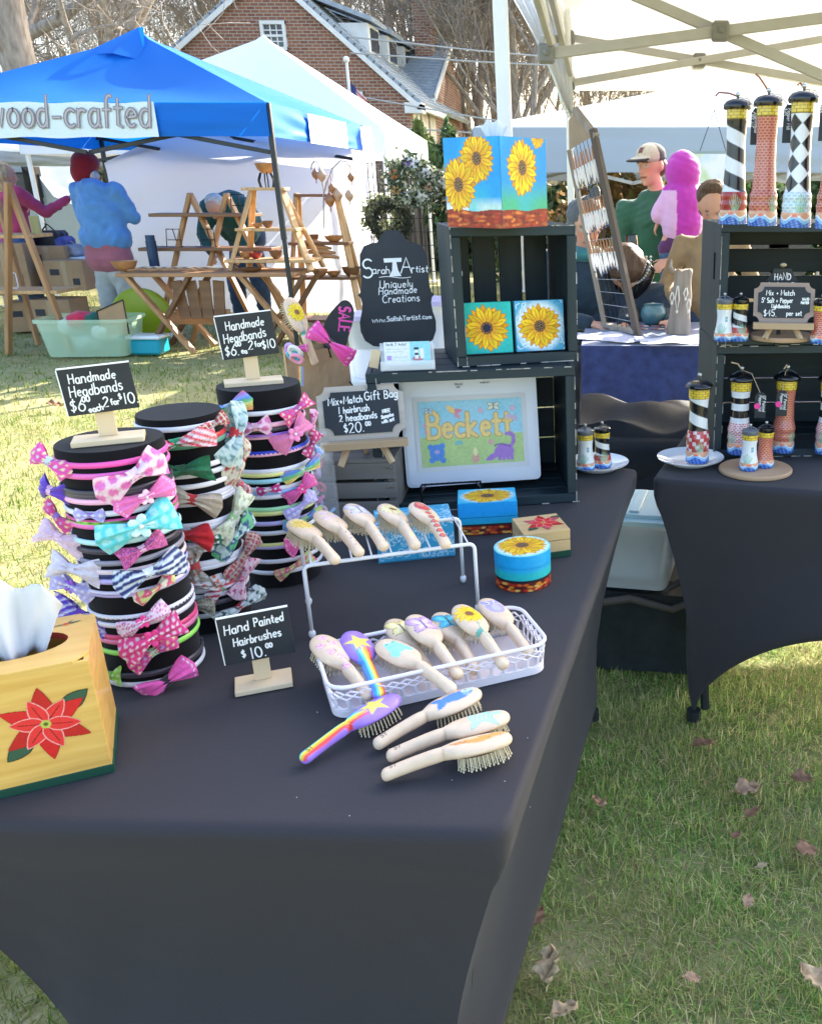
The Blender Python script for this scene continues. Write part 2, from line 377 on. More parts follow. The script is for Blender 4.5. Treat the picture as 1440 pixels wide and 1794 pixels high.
def ribbon(T, w_, M, mb, z=.0006):
 """flat pen strokes as real strips with round ends lying z above the surface"""
 for li, st in enumerate(T):
  pts = [Vector((p[0], p[1], 0)) for p in st]; n = len(pts); L = []; Rr = []
  if n == 1: continue
  for i, p in enumerate(pts):
   t = (pts[min(i + 1, n - 1)] - pts[max(i - 1, 0)]).normalized() if (pts[min(i + 1, n - 1)] - pts[max(i - 1, 0)]).length > 1e-9 else Vector((1, 0, 0))
   nn = Vector((-t.y, t.x, 0)) * w_ / 2
   if i == 0: p = p - t * w_ * .3
   if i == n - 1: p = p + t * w_ * .3
   k = .8 if i in (0, n - 1) else 1
   L.append(p + nn * k); Rr.append(p - nn * k)
  vs = [M @ Vector((q.x, q.y, z + .00002 * (li % 7))) for q in L + Rr]
  mb.add(vs, [(i, i + 1, n + i + 1, n + i) for i in range(n - 1)])
def lettering(parent, M, lines, pen, m=CHALK, name='lettering'):
 """lines: (text, x, y, cap height, rise, slant)"""
 mb = MB()
 for k, l in enumerate(lines):
  t, x, y, h = l[:4]; rise = l[4] if len(l) > 4 else 0; sl_ = l[5] if len(l) > 5 else 0; wd = (l[6] if len(l) > 6 else 1.0) * .84
  if x is None: x = 0
  ribbon(strokes(t, x, y, h, sl_, rise, seed=k + len(t), width=wd), pen, M, mb)
 return mb.build(name, m, parent)
def blob(name, prims, mat_, parent=None, voxel=.012, smooth=4, noise=0, nscale=.1, colorf=None, folds=0.0):
 """one continuous skin grown over capsules and ellipsoids"""
 mb = MB()
 for p in prims:
  if p[0] == 'c':
   a, b = Vector(p[1]), Vector(p[2]); r0, r1 = p[3], p[4]; n = 7
   mb.tube([a.lerp(b, i / n) for i in range(n + 1)], [r0 + (r1 - r0) * i / n for i in range(n + 1)], 14)
   mb.ell(a, (r0 * .99,) * 3, 14, 8); mb.ell(b, (r1 * .99,) * 3, 14, 8)
  elif p[0] == 'e': mb.ell(p[1], p[2], 20, 12, p[3] if len(p) > 3 else None)
  elif p[0] == 'b': mb.box(p[1], p[2], p[3] if len(p) > 3 else None)
 me = bpy.data.meshes.new('t'); me.from_pydata(mb.v, [], mb.f); me.validate(); fixn(me)
 o = newobj('t', me)
 r = o.modifiers.new('r', 'REMESH'); r.mode = 'VOXEL'; r.voxel_size = voxel
 if smooth: s_ = o.modifiers.new('s', 'SMOOTH'); s_.iterations = smooth; s_.factor = .6
 if noise:
  tx = bpy.data.textures.new(name + 'folds', 'CLOUDS'); tx.noise_scale = nscale
  d = o.modifiers.new('d', 'DISPLACE'); d.texture = tx; d.strength = noise; d.mid_level = .5
 dg = bpy.context.evaluated_depsgraph_get(); me2 = bpy.data.meshes.new_from_object(o.evaluated_get(dg)); bpy.data.objects.remove(o)
 me2.name = name; me2.materials.clear(); me2.materials.append(mat_); shade(me2)
 if folds:
  n = len(me2.vertices); P = np.zeros(n * 3); me2.vertices.foreach_get('co', P); P = P.reshape(-1, 3); Nn = np.zeros(n * 3); me2.vertices.foreach_get('normal', Nn); Nn = Nn.reshape(-1, 3); x, y, z = P.T
  h = np.sin(z * 52 + 5 * np.sin(x * 14 + 1) + 3 * np.sin(y * 17)); h = np.sign(h) * np.abs(h) ** .6 * (.5 + .5 * np.sin(x * 23 + z * 11)) + .5 * np.sin(z * 90 + x * 60 + 4 * np.sin(z * 20)); P = P + Nn * (h * folds)[:, None]; me2.vertices.foreach_set('co', P.ravel()); me2.update()
 if colorf:
  n = len(me2.vertices); P = np.zeros(n * 3); me2.vertices.foreach_get('co', P); P = P.reshape(-1, 3)
  a = me2.color_attributes.new('Col', 'FLOAT_COLOR', 'POINT'); c = np.ones((n, 4)); c[:, :3] = colorf(P); a.data.foreach_set('color', c.ravel())
 return newobj(name, me2, parent)
# ================================================================== ground
def st(name, mb, m, **k): o = mb.build(name, m, **k); o['kind'] = 'structure'; return o
gm = mat('lawn_soil', (.24, .25, .09), .95, var=.5, scale=5, col2=(.36, .31, .15), bump=2, bscale=60)
xs = np.concatenate([np.linspace(-300, -20, 12), np.linspace(-18, 18, 60), np.linspace(20, 300, 12)])
ys = np.concatenate([np.linspace(-60, -3, 8), np.linspace(-2, 30, 70), np.linspace(34, 400, 20)])
GX, GY = np.meshgrid(xs, ys)
def gz(x, y): return .012 * np.sin(x * 1.7 + 1) * np.cos(y * 1.3) + .008 * np.sin(x * 4.1 + y * 3.3)
lawn = npmesh('lawn', np.stack([GX, GY, gz(GX, GY) - .02], -1), gridfaces(len(ys), len(xs)), gm, smooth=True); lawn['kind'] = 'structure'
road = MB(); road.box((-30, 21.5, .0), (90, 4.0, .03)); st('road', road, mat('pale_asphalt', (.2, .2, .21), .9, var=.2, scale=2, bump=.3))
def blades(n, x0, x1, y0, y1, h0, h1, wd, cols, seed, skip=None):
 r = np.random.RandomState(seed); x = r.uniform(x0, x1, n); y = r.uniform(y0, y1, n)
 keep = np.ones(n, bool)
 cl = np.sin(x * 9 + 3 * np.sin(y * 7)) * np.sin(y * 11 + 2 * np.sin(x * 5))
 keep &= r.uniform(-1.6, 1, n) < cl + .9
 if skip: keep &= ~skip(x, y)
 x = x[keep]; y = y[keep]; n = len(x); cl = cl[keep]
 a = r.uniform(0, 2 * PI, n); h = r.uniform(h0, h1, n) * (1 + .3 * cl); lean = np.abs(r.normal(1.05, .7, n)); b = a + r.normal(0, .5, n)
 w_ = r.uniform(.6, 1.2, n) * wd; px, py = -np.sin(a) * w_, np.cos(a) * w_
 z0 = gz(x, y) - .018; V = np.zeros((n, 7, 3)); ts = [0, .4, .75, 1]; k = 0
 for i, t in enumerate(ts):
  out = h * lean * t ** 1.6; zz = z0 + h * t / np.sqrt(1 + lean ** 2) * (1 - .25 * t * np.minimum(lean, 1.5)); cx = x + np.cos(b) * out * .8; cy = y + np.sin(b) * out * .8
  if i < 3:
   q = 1 - .25 * i
   V[:, k] = np.stack([cx - px * q, cy - py * q, zz], -1); V[:, k + 1] = np.stack([cx + px * q, cy + py * q, zz], -1); k += 2
  else: V[:, k] = np.stack([cx, cy, zz], -1)
 base = (np.arange(n) * 7)[:, None]
 T = np.array([[0, 1, 3], [0, 3, 2], [2, 3, 5], [2, 5, 4], [4, 5, 6]]); Fc = (base[:, :, None] + T[None]).reshape(-1, 3)
 ci = r.choice(len(cols), n, p=[c[1] for c in cols]); C = np.array([c[0] for c in cols])[ci] * r.uniform(.7, 1.3, (n, 1))
 patch = np.clip(.5 + .8 * np.sin(x * 3.1 + 1.3 * np.sin(y * 2.7)) * np.sin(y * 4.3 + x * 2) + .3 * np.sin(x * 13 + y * 9), 0, 1.4)
 C = C * (1 - .4 * patch[:, None]) + np.array([.34, .27, .13]) * (.4 * patch[:, None])
 return V.reshape(-1, 3), Fc, np.repeat(C, 7, 0)
GC = [((.22, .4, .08), .24), ((.34, .52, .12), .22), ((.52, .58, .17), .18), ((.8, .7, .36), .2), ((.56, .42, .22), .1), ((.1, .24, .07), .06)]  # same lawn, colours lightened to lift the shaded foreground
GC2 = [((.1, .19, .02), .32), ((.16, .24, .03), .32), ((.27, .28, .045), .22), ((.34, .29, .09), .14)]  # same lawn, colours darkened to tame the sunlit part
def skipn(x, y): return (x < .13 * (y - .857) - .32) & (x > -.8 + .19 * (y - .857)) & (y > 1) & (y < 2.3)
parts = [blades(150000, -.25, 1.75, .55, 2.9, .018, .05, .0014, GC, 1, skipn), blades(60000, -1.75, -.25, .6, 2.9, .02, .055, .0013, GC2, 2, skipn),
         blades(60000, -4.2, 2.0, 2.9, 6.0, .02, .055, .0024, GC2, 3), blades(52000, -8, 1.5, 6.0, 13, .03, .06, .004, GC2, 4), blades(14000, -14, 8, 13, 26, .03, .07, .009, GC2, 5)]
V = []; Fc = []; Cc = []; k = 0
for v, f, c in parts: V.append(v); Fc.append(f + k); Cc.append(c); k += len(v)
gmat = mat('grass_blades', attr=True, rough=.6, trans=.35, spec=.25)
grass = npmesh('grass', np.concatenate(V), np.concatenate(Fc), gmat, colors=np.concatenate(Cc)); grass['kind'] = 'stuff'; tag(grass, 'short dry-tipped lawn grass under and around the stalls', 'grass')
lm = [mat('dry_leaf_%s' % a, c, .8, var=.3, scale=60, bump=.4, trans=.15) for a, c in (('tan', (.48, .3, .18)), ('brown', (.34, .18, .1)), ('pale', (.62, .45, .27)))]
def leaf(u, v, size, kind, label, rot, curl=1.0):
 r = random.Random(int(u * 7 + v)); n = 13; P = []
 for i in range(n):
  t = i / (n - 1); hw = size * .34 * math.sin(PI * min(1, t * .97 + .03) ** .8) * (1 + .28 * math.sin(i * 2.1 + r.random() * 2)) + .0008
  row = []
  for j in range(7):
   q = (j - 3) / 3; row.append(((t - .5) * size, q * hw, curl * .7 * size * (.22 * q * q + .16 * math.sin(t * 4 + r.random() * .4) * .6 + .12 * math.sin(q * 4 + i))))
  P.append(row)
 mb = MB(); mb.grid(P); mb.tube([(-size * .5, 0, 0), (-size * .62, .002, size * .06), (-size * .75, 0, size * .1)], .0012, 5)
 o = mb.build('dry_leaf', lm[kind], smooth=True); p = W(u, v, .02); o.location = (p.x, p.y, .028 + size * .08); o.rotation_euler = (r.uniform(-.4, .4), r.uniform(-.4, .4), rot)
 s_ = o.modifiers.new('thickness', 'SOLIDIFY'); s_.thickness = .0006
 tag(o, label, 'leaf', 'dry leaves on the grass')
for a in [(1308, 1392, .066, 0, 'largest curled tan leaf, on the grass right of the black table', .3, 1.2), (1047, 1415, .055, 0, 'pinkish tan curled leaf lying closest to the near table skirt', 1.9, 1), (1232, 1311, .06, 1, 'dark brown leaf by the foot of the right-hand table', .1, .7),
          (1405, 1372, .055, 1, 'long brown leaf at the right edge of the photo, level with the big tan leaf', -.3, .8), (1318, 1432, .045, 1, 'small dark leaf just below the largest tan leaf', .7, .7), (966, 1700, .07, 2, 'pale upright curled leaf beside the lower right of the near table', 1.5, 1.3),
          (1412, 1497, .055, 1, 'flat mauve brown leaf at the right edge halfway down the grass', .1, .5), (943, 1612, .04, 1, 'small dark leaf against the near table skirt', 1.2, .8), (990, 1782, .055, 2, 'pale leaf cut by the bottom edge of the photo', .6, 1), (1425, 1725, .075, 2, 'pale leaf low on the right edge of the photo', 2.2, .8),
          (1335, 1523, .024, 2, 'tiny straw coloured leaf scrap in the middle of the grass', .3, .5), (1290, 1470, .03, 1, 'small brown scrap of leaf among grass under the dark leaf', .9, .6), (1310, 1585, .035, 0, 'small tan leaf nearly hidden in the middle grass', 1.1, .5),
          (1213, 1722, .035, 0, 'thin orange brown leaf low in the grass', .2, .5), (96, 712, .09, 1, 'brown leaf alone on the sunny grass left of the signs', .4, .8)]: leaf(*a)
# ================================================================== trees
bark = mat('grey_bark', (.3, .255, .215), .9, var=.35, scale=14, bump=1.5, stretch=(1, 1, .3))
def tree_mesh(seed, H, r0, spread=.55, levels=5, first=.35, lean=0.0, up=.25, kids=(3, 5), taper=.72, twig=.006):
 r = random.Random(seed); tr = MB(); cr = MB()
 def grow(p, d, L, rad, lv):
  pts = [p]; rs = [rad]; n = 5 if lv < 3 else 3; q = p; dd = d.copy()
  for i in range(n):
   dd = (dd + Vector((r.uniform(-1, 1), r.uniform(-1, 1), r.uniform(-.6, 1) * .8)) * (.12 + .06 * lv) + Vector((0, 0, up * .15))).normalized()
   q = q + dd * L / n; pts.append(q); rs.append(max(twig, rad * (1 - (1 - .45) * (i + 1) / n)))
  (tr if lv == 0 else cr).tube(pts, rs, 10 if lv == 0 else (6 if lv == 1 else (4 if lv < 4 else 3)), caps=False)
  if lv >= levels: return
  m = r.randint(*kids) + (2 if lv == 0 else 0)
  for k in range(m):
   t = (first if lv == 0 else .25) + (1 - (first if lv == 0 else .25)) * (k + r.random() * .7) / m; t = min(t, .98); i = int(t * n); f = t * n - i
   pp = pts[i].lerp(pts[i + 1], f); rr = rs[i] * (1 - f) + rs[i + 1] * f
   ax = (pts[i + 1] - pts[i]).normalized(); o = ax.orthogonal().normalized(); o.rotate(Matrix.Rotation(r.uniform(0, 2 * PI), 3, ax))
   sp = spread * r.uniform(.7, 1.4); nd = (ax * math.cos(sp) + o * math.sin(sp)).normalized()
   grow(pp, nd, L * r.uniform(.5, .78) * (1 - .25 * t if lv == 0 else 1), rr * r.uniform(.5, .75), lv + 1)
  if lv > 0: grow(pts[-1], dd, L * .6, rs[-1], lv + 1)
 grow(Vector((0, 0, -.2)), Vector((lean, 0, 1)).normalized(), H * .62, r0, 0)
 a = bpy.data.meshes.new('trunk'); a.from_pydata(tr.v, [], tr.f); a.materials.append(bark); shade(a)
 b = bpy.data.meshes.new('crown'); b.from_pydata(cr.v, [], cr.f); b.materials.append(bark); shade(b)
 return a, b
TV = [tree_mesh(11, 17, .2, .6, 5, .2, twig=.009), tree_mesh(12, 19, .24, .5, 5, .22, twig=.009), tree_mesh(13, 15, .16, .7, 5, .18, twig=.009), tree_mesh(14, 20, .27, .5, 5, .2, kids=(3, 4), twig=.01)]
def tree(tm, loc, rz, sc, label, name='bare_tree'):
 t = thing(name, label, 'tree', loc, rz, 'bare winter trees behind the stalls'); t.scale = (sc,) * 3
 newobj('trunk', tm[0], t); newobj('crown', tm[1], t)
r = random.Random(5); used = 0
for i in range(30):
 y = 36 + 34 * (i / 30) + r.uniform(-2, 2); uu = (i * 397 + 40) % 1500 - 30 + r.uniform(-25, 25); p = Y(uu, 330, y)
 if 120 < uu < 800 and y < 48: y += 14; p = Y(uu, 330, y)
 side = 'behind the white tent on the left' if uu < 330 else ('above the brick house roof' if uu < 700 else ('between the brick chimney and the white tent pole' if uu < 900 else 'behind the white canopies on the right'))
 tree(TV[i % 4], (p.x, y, -.1), r.uniform(0, 6.3), r.uniform(.75, 1.2), 'bare grey tree in the wood ' + side)
for j, (uu, y, k, sc, rz, lb) in enumerate([(745, 44, 1, .8, 1.0, 'tall bare tree rising just behind the brick chimney'), (800, 40, 0, .8, 2, 'slim bare tree right of the brick chimney'), (888, 36, 3, .82, .6, 'thickest bare trunk left of the white tent pole'), (835, 38, 1, .9, 3, 'second bare trunk right of the chimney, further back'), (935, 33, 2, .9, 1.7, 'bare branching tree seen right of the white tent pole'), (900, 36, 3, .9, 4.2, 'bare tree trunk behind the white tent pole')]):
 p = Y(uu, 330, y); tree(TV[k], (p.x, y, -.1), rz, sc, lb)
big = tree_mesh(31, 12, .42, .8, 5, .42, lean=.12, up=.08, kids=(3, 4), twig=.007)
p = Y(70, 330, 17); tree(big, (p.x, 17, -.1), .6, .92, 'big spreading bare tree with thick limbs above the blue canopy', 'spreading_tree')
p = Y(-60, 330, 21); tree(big, (p.x, 21, -.1), 2.9, .95, 'big bare tree at the left edge with limbs crossing the upper corner', 'spreading_tree')
def leafmass(rad, n, ls, seed, shape=1.0):
 r = np.random.RandomState(seed); d = r.normal(size=(n, 3)); d /= np.linalg.norm(d, axis=1)[:, None]
 lump = 1 + .22 * np.sin(d[:, 0] * 5 + seed) * np.sin(d[:, 1] * 6) + .15 * np.sin(d[:, 2] * 9 + d[:, 0] * 7)
 q = r.uniform(.25, 1, n) ** .35 * lump; P = d * q[:, None] * np.array(rad)
 if shape != 1.0: P[:, :2] *= np.clip(1 - (P[:, 2:3] / rad[2] * .5 + .5) * shape, .06, 1)
 P[:, 2] += rad[2]
 a = r.normal(size=(n, 3)); a /= np.linalg.norm(a, axis=1)[:, None]; b = np.cross(a, r.normal(size=(n, 3))); b /= np.linalg.norm(b, axis=1)[:, None]
 s_ = r.uniform(.6, 1.4, (n, 1)) * ls; V = np.stack([P - a * s_, P + b * s_ * .45, P + a * s_, P - b * s_ * .45], 1)
 return V.reshape(-1, 3), np.arange(n * 4).reshape(-1, 4), r
def shrub(loc, rad, n, ls, cols, label, seed, name='shrub', cat='shrub', shape=1.0, trunk=True):
 V, Fq, r = leafmass(rad, n, ls, seed, shape); ci = r.randint(0, len(cols), n); C = np.array(cols)[ci] * r.uniform(.6, 1.35, (n, 1))
 t = thing(name, label, cat, loc); npmesh('foliage', V, Fq, mat('small_leaves', attr=True, rough=.55, trans=.3), t, colors=np.repeat(C, 4, 0))
 mb = MB(); rr = random.Random(seed)
 mb.tube([(0, 0, -.05), (.02, 0, rad[2] * .8), (0, .02, rad[2] * 1.5)], [rad[0] * .07, rad[0] * .05, .01], 7)
 for k in range(5): a = rr.uniform(0, 6.3); mb.tube([(0, 0, rad[2] * .3), (math.cos(a) * rad[0] * .4, math.sin(a) * rad[1] * .4, rad[2] * .9), (math.cos(a) * rad[0] * .7, math.sin(a) * rad[1] * .7, rad[2] * 1.3)], [rad[0] * .04, rad[0] * .025, .006], 5)
 mb.build('stem', bark, t); return t
gr1 = [(.05, .09, .03), (.07, .12, .04), (.1, .15, .05)]; gold = [(.42, .26, .1), (.36, .24, .12), (.3, .2, .1), (.2, .2, .08)]; mix = [(.22, .22, .1), (.3, .26, .14), (.1, .14, .05)]
p = Y(795, 330, 17); shrub((p.x, 17, 0), (.8, .9, 1.15), 9000, .1, gr1, 'dark evergreen tree beside the wreath stand', 41, 'evergreen_tree', 'tree', .55)
p = Y(745, 330, 24); shrub((p.x, 24, 0), (1.1, 1.1, 1.35), 6000, .12, [(.14, .2, .05), (.2, .24, .08)], 'mid green bushy tree at the corner of the brick house', 42, 'evergreen_tree', 'tree', .4)
for k, (uu, y, rx, rz_, cl, lb) in enumerate([(1100, 13, 1.1, .78, gold, 'golden dry shrub behind the man in the cap'), (1060, 15, 1.4, .85, mix, 'tangled olive shrub behind the white pole'), (965, 15, 1.0, .8, gr1, 'dark green shrub just right of the sunflower tissue box'), (930, 19, 2.0, 1.0, mix, 'brown and green shrub below the white awning'), (1180, 16, 1.6, .8, mix, 'olive shrub behind the toddler'),
                                      (1290, 15, 1.4, .9, gr1, 'dark green shrub behind the tall pepper mills'), (1400, 16, 1.6, .95, mix, 'olive shrub at the right edge under the awning'), (1510, 15, 1.4, .9, gr1, 'dark shrub past the right edge of the photo'), (770, 21, .9, .42, [(.2, .28, .06), (.26, .32, .08)], 'low bright green hedge beside the wreath stand'), (840, 20, 1.2, .4, gr1, 'low dark hedge behind the open black crate'), (-10, 19, 1.6, 1.1, gold, 'golden shrub at the far left edge behind the tents'), (130, 21, 1.8, 1.3, mix, 'olive brush behind the parked van')]):
 p = Y(uu, 330, y); shrub((p.x, y, 0), (rx, rx * .8, rz_), 3600, .055 + .003 * y, cl, lb, 50 + k)
# ================================================================== brick house
bk = bpy.data.materials.new('red_brick'); bk.use_nodes = True; nt = bk.node_tree; bs = nt.nodes['Principled BSDF']; bs.inputs['Roughness'].default_value = .9
tc = nt.nodes.new('ShaderNodeTexCoord'); br = nt.nodes.new('ShaderNodeTexBrick'); mp = nt.nodes.new('ShaderNodeMapping'); mp.inputs['Rotation'].default_value = (R(90), 0, 0)
nt.links.new(tc.outputs['Object'], mp.inputs[0])
gx = nt.nodes.new('ShaderNodeVectorMath'); gx.operation = 'ADD'
sx = nt.nodes.new('ShaderNodeSeparateXYZ'); cb = nt.nodes.new('ShaderNodeCombineXYZ'); ad = nt.nodes.new('ShaderNodeMath'); ad.operation = 'ADD'
nt.links.new(tc.outputs['Object'], sx.inputs[0]); nt.links.new(sx.outputs[0], ad.inputs[0]); nt.links.new(sx.outputs[1], ad.inputs[1]); nt.links.new(ad.outputs[0], cb.inputs[0]); nt.links.new(sx.outputs[2], cb.inputs[1])
nt.links.new(cb.outputs[0], br.inputs[0]); br.inputs['Scale'].default_value = 1
for a, b_ in (('Color1', (.34, .145, .085, 1)), ('Color2', (.22, .09, .06, 1)), ('Mortar', (.42, .36, .3, 1)), ('Mortar Size', .012), ('Brick Width', .23), ('Row Height', .085), ('Bias', -.1)): br.inputs[a].default_value = b_
nt.links.new(br.outputs[0], bs.inputs[0]); bpn = nt.nodes.new('ShaderNodeBump'); bpn.inputs['Distance'].default_value = .02; bpn.invert = True; nt.links.new(br.outputs[1], bpn.inputs['Height']); nt.links.new(bpn.outputs[0], bs.inputs['Normal'])
wt = mat('white_painted_trim', (.78, .78, .76), .5, var=.05, scale=5); glass = mat('dark_window_glass', (.05, .06, .08), .08, spec=.8)
slate = mat('slate_shingle', (.3, .34, .38), .8, var=.3, scale=6, bump=.4, col2=(.4, .44, .48))
cream = mat('cream_siding', (.72, .72, .68), .6, var=.06, scale=4)
hy = 28.0; a = Y(219, 165, hy); b = Y(715, 165, hy); rdg = Y(467, -56, hy)
x0, x1, ez, rz_, rx = a.x, b.x, b.z, rdg.z, rdg.x; D = 9.0
house = thing('brick_house', 'red brick house with grey dormered roof and tall chimney behind the tents', 'house', (rx, hy, 0))
def H(x, y, z): return (x - rx, y - hy, z)
m = MB()
m.add([H(x0, hy, 0), H(x1, hy, 0), H(x1, hy, ez), H(rx, hy, rz_), H(x0, hy, ez), H(x0, hy + D, 0), H(x1, hy + D, 0), H(x1, hy + D, ez), H(rx, hy + D, rz_), H(x0, hy + D, ez)],
      [(0, 1, 2, 3, 4), (9, 8, 7, 6, 5), (1, 6, 7, 2), (5, 0, 4, 9)]); m.build('wall', bk, house)
def slab(name, p0, p1, q0, q1, th, mt, courses=True):
 """roof slope from the eave p0-p1 up to the ridge q0-q1, shingle courses stepped"""
 mb = MB(); p0, p1, q0, q1 = map(Vector, (p0, p1, q0, q1)); n = (p1 - p0).cross(q0 - p0).normalized(); n = n if n.z > 0 else -n
 N = max(3, int((q0 - p0).length / .22)) if courses else 1
 for i in range(N):
  t0, t1 = i / N, min(1, (i + 1.15) / N); a_, b_ = p0.lerp(q0, t0), p1.lerp(q1, t0); c_, d_ = p0.lerp(q0, t1), p1.lerp(q1, t1)
  mb.add([a_ + n * .0, b_ + n * .0, a_ + n * (th + .03), b_ + n * (th + .03), c_, d_, c_ + n * th, d_ + n * th], [(0, 1, 3, 2), (2, 3, 7, 6), (4, 6, 7, 5), (0, 2, 6, 4), (1, 5, 7, 3), (0, 4, 5, 1)])
 return mb.build(name, mt, house)
ov = .3; sl_ = (rz_ - ez) / (x1 - rx)
slab('roof', H(x1 + ov, hy - .12, ez - ov * sl_), H(x1 + ov, hy + D, ez - ov * sl_), H(rx, hy - .12, rz_), H(rx, hy + D, rz_), .1, slate)
slab('roof', H(x0 - ov, hy - .12, ez - ov * sl_), H(x0 - ov, hy + D, ez - ov * sl_), H(rx, hy - .12, rz_), H(rx, hy + D, rz_), .1, slate)
m = MB()
for sx_, xe in ((1, x1 + ov), (-1, x0 - ov)):
 L = Vector((xe - rx, 0, ez - ov * sl_ - rz_)); c = Vector(H((xe + rx) / 2, hy - .17, (ez - ov * sl_ + rz_) / 2)); m.box(c + Vector((0, 0, -.06)), (L.length, .05, .13), Euler((0, -math.atan2(L.z, L.x), 0)))
m.box(H(x1 + .15, hy + .1, ez - .35), (.5, .5, .28)); m.build('rake_board', wt, house)
m = MB(); m.box(H(x1 + .33, hy + 2.0, ez - .33), (.14, 4.3, .14)); m.tube([H(x1 + .2, hy + .3, ez - .4), H(x1 + .12, hy + .3, ez - .8), H(x1 + .1, hy + .3, 0)], .05, 8); m.build('gutter', wt, house)
def window(u0, v0, u1, v1, y, cols=3, rows=4):
 a = Y(u0, v1, y); b = Y(u1, v0, y); wd, hh = b.x - a.x, b.z - a.z; c = ((a.x + b.x) / 2, y, (a.z + b.z) / 2)
 f = MB(); t = .09
 for s_ in (-1, 1): f.box(H(c[0] + s_ * (wd / 2 - t / 2), y - .04, c[2]), (t, .12, hh)); f.box(H(c[0], y - .041, c[2] + s_ * (hh / 2 - t / 2)), (wd, .12, t))
 f.box(H(c[0], y - .03, c[2]), (wd, .08, .06))
 for i in range(1, cols): f.box(H(a.x + t + (wd - 2 * t) * i / cols, y - .02, c[2]), (.028, .05, hh - .1))
 for i in range(1, rows): f.box(H(c[0], y - .021, a.z + t + (hh - 2 * t) * i / rows), (wd - .1, .05, .028))
 fo = f.build('window', wt, house); g = MB(); g.box(H(c[0], y - .005, c[2]), (wd - .12, .02, hh - .12)); g.build('pane', glass, fo)
window(462, 36, 500, 88, hy); window(618, 160, 637, 225, hy)
for k in range(3):
 yy = hy + .9 + k * 2.3; xf = Y(650, 100, hy + 1).x; zt = 5.85; m = MB(); xb = rx + (rz_ - zt - .0) / sl_; zf = rz_ - (xf - rx) * sl_
 m.add([H(xf, yy, zf), H(xf, yy, zt), H(xb, yy, zt), H(xf, yy + 1.3, zf), H(xf, yy + 1.3, zt), H(xb, yy + 1.3, zt)], [(0, 1, 2), (3, 5, 4), (0, 3, 4, 1), (1, 4, 5, 2)])
 d = m.build('dormer', cream, house); rf = MB(); zb = zt + .75; xb2 = rx + (rz_ - zb) / sl_
 rf.add([H(xf + .2, yy - .2, zt), H(xf + .2, yy + 1.5, zt), H(xb2, yy + 1.5, zb), H(xb2, yy - .2, zb), H(xf + .2, yy - .2, zt + .13), H(xf + .2, yy + 1.5, zt + .13), H(xb2, yy + 1.5, zb + .13), H(xb2, yy - .2, zb + .13)],
           [(0, 1, 2, 3), (4, 7, 6, 5), (0, 4, 5, 1), (3, 2, 6, 7), (0, 3, 7, 4), (1, 5, 6, 2)]); rf.build('dormer_roof', slate, d)
 gl = MB(); gl.box(H(xf + .02, yy + .65, (zf + zt) / 2 + .05), (.05, .8, zt - zf - .3)); gl.build('pane', glass, d)
wy = 32.0; a = Y(640, 170, wy); b = Y(757, 168, wy); wz = b.z; wr = Y(700, 77, wy + 3.4).z
m = MB(); m.add([H(a.x, wy, 0), H(b.x, wy, 0), H(b.x, wy, wz), H(a.x, wy, wz), H(b.x, wy + 6.8, 0), H(b.x, wy + 6.8, wz), H(b.x, wy + 3.4, wr)], [(0, 1, 2, 3), (1, 4, 5, 6, 2)]); m.build('wing_wall', bk, house)
slab('wing_roof', H(a.x - 2, wy - .3, wz - .1), H(b.x + .1, wy - .3, wz - .1), H(a.x - 2, wy + 3.4, wr), H(b.x + .1, wy + 3.4, wr), .1, slate)
m = MB(); m.box(H((a.x + b.x) / 2, wy - .3, wz - .17), (b.x - a.x + .3, .1, .16)); L = math.hypot(3.7, wr - wz); m.box(H(b.x + .16, wy + 1.55, (wz + wr) / 2 - .05), (.06, L, .2), Euler((math.atan2(wr - wz, 3.7), 0, 0))); m.build('cornice', wt, house)
m = MB(); cx0 = Y(725, 50, wy + 2.3).x; cx1 = Y(756, 50, wy + 2.3).x; m.box(H((cx0 + cx1) / 2, wy + 2.6, 5.9), (cx1 - cx0, .8, 5.6)); m.box(H((cx0 + cx1) / 2, wy + 2.6, 8.5), (cx1 - cx0 + .16, .96, .2)); ch = m.build('chimney', bk, house)
m = MB(); m.box(H((cx0 + cx1) / 2, wy + 2.6, 8.68), (cx1 - cx0 + .05, .8, .15)); m.build('chimney_cap', mat('grey_mortar', (.35, .33, .3), .9), ch)
m = MB()
for q in range(3): m.box(H(x1 + .015, hy + .75 + q * 1.25, 2.6), (.06, .95, 1.9))
m.build('shutter', mat('cream_shutter', (.55, .5, .4), .6, var=.2, scale=4), house)
fp = Y(607, 108, 24.5); t = thing('flag_pole', 'thin flagpole with a furled striped flag before the brick house', 'flagpole', (fp.x, 24.5, 0))
m = MB(); m.tube([(0, 0, 0), (0, 0, fp.z)], [.05, .035], 10); m.ell((0, 0, fp.z + .06), (.08, .08, .08)); m.build('pole', wt, t)
P = [[(.04 + j * .06, .05 * math.sin(j * 1.3 + i * .5), fp.z - .45 - i * .05 - j * .06 - .02 * i * j * .2) for j in range(7)] for i in range(9)]
Pf = np.array(P).reshape(-1, 3); cc = []
for i in range(9):
 for j in range(7): cc.append((.03, .05, .2) if (i < 5 and j < 3) else ((.55, .03, .05) if i % 2 else (.75, .74, .74)))
npmesh('flag', Pf, gridfaces(9, 7), CLOTHC, t, colors=cc)
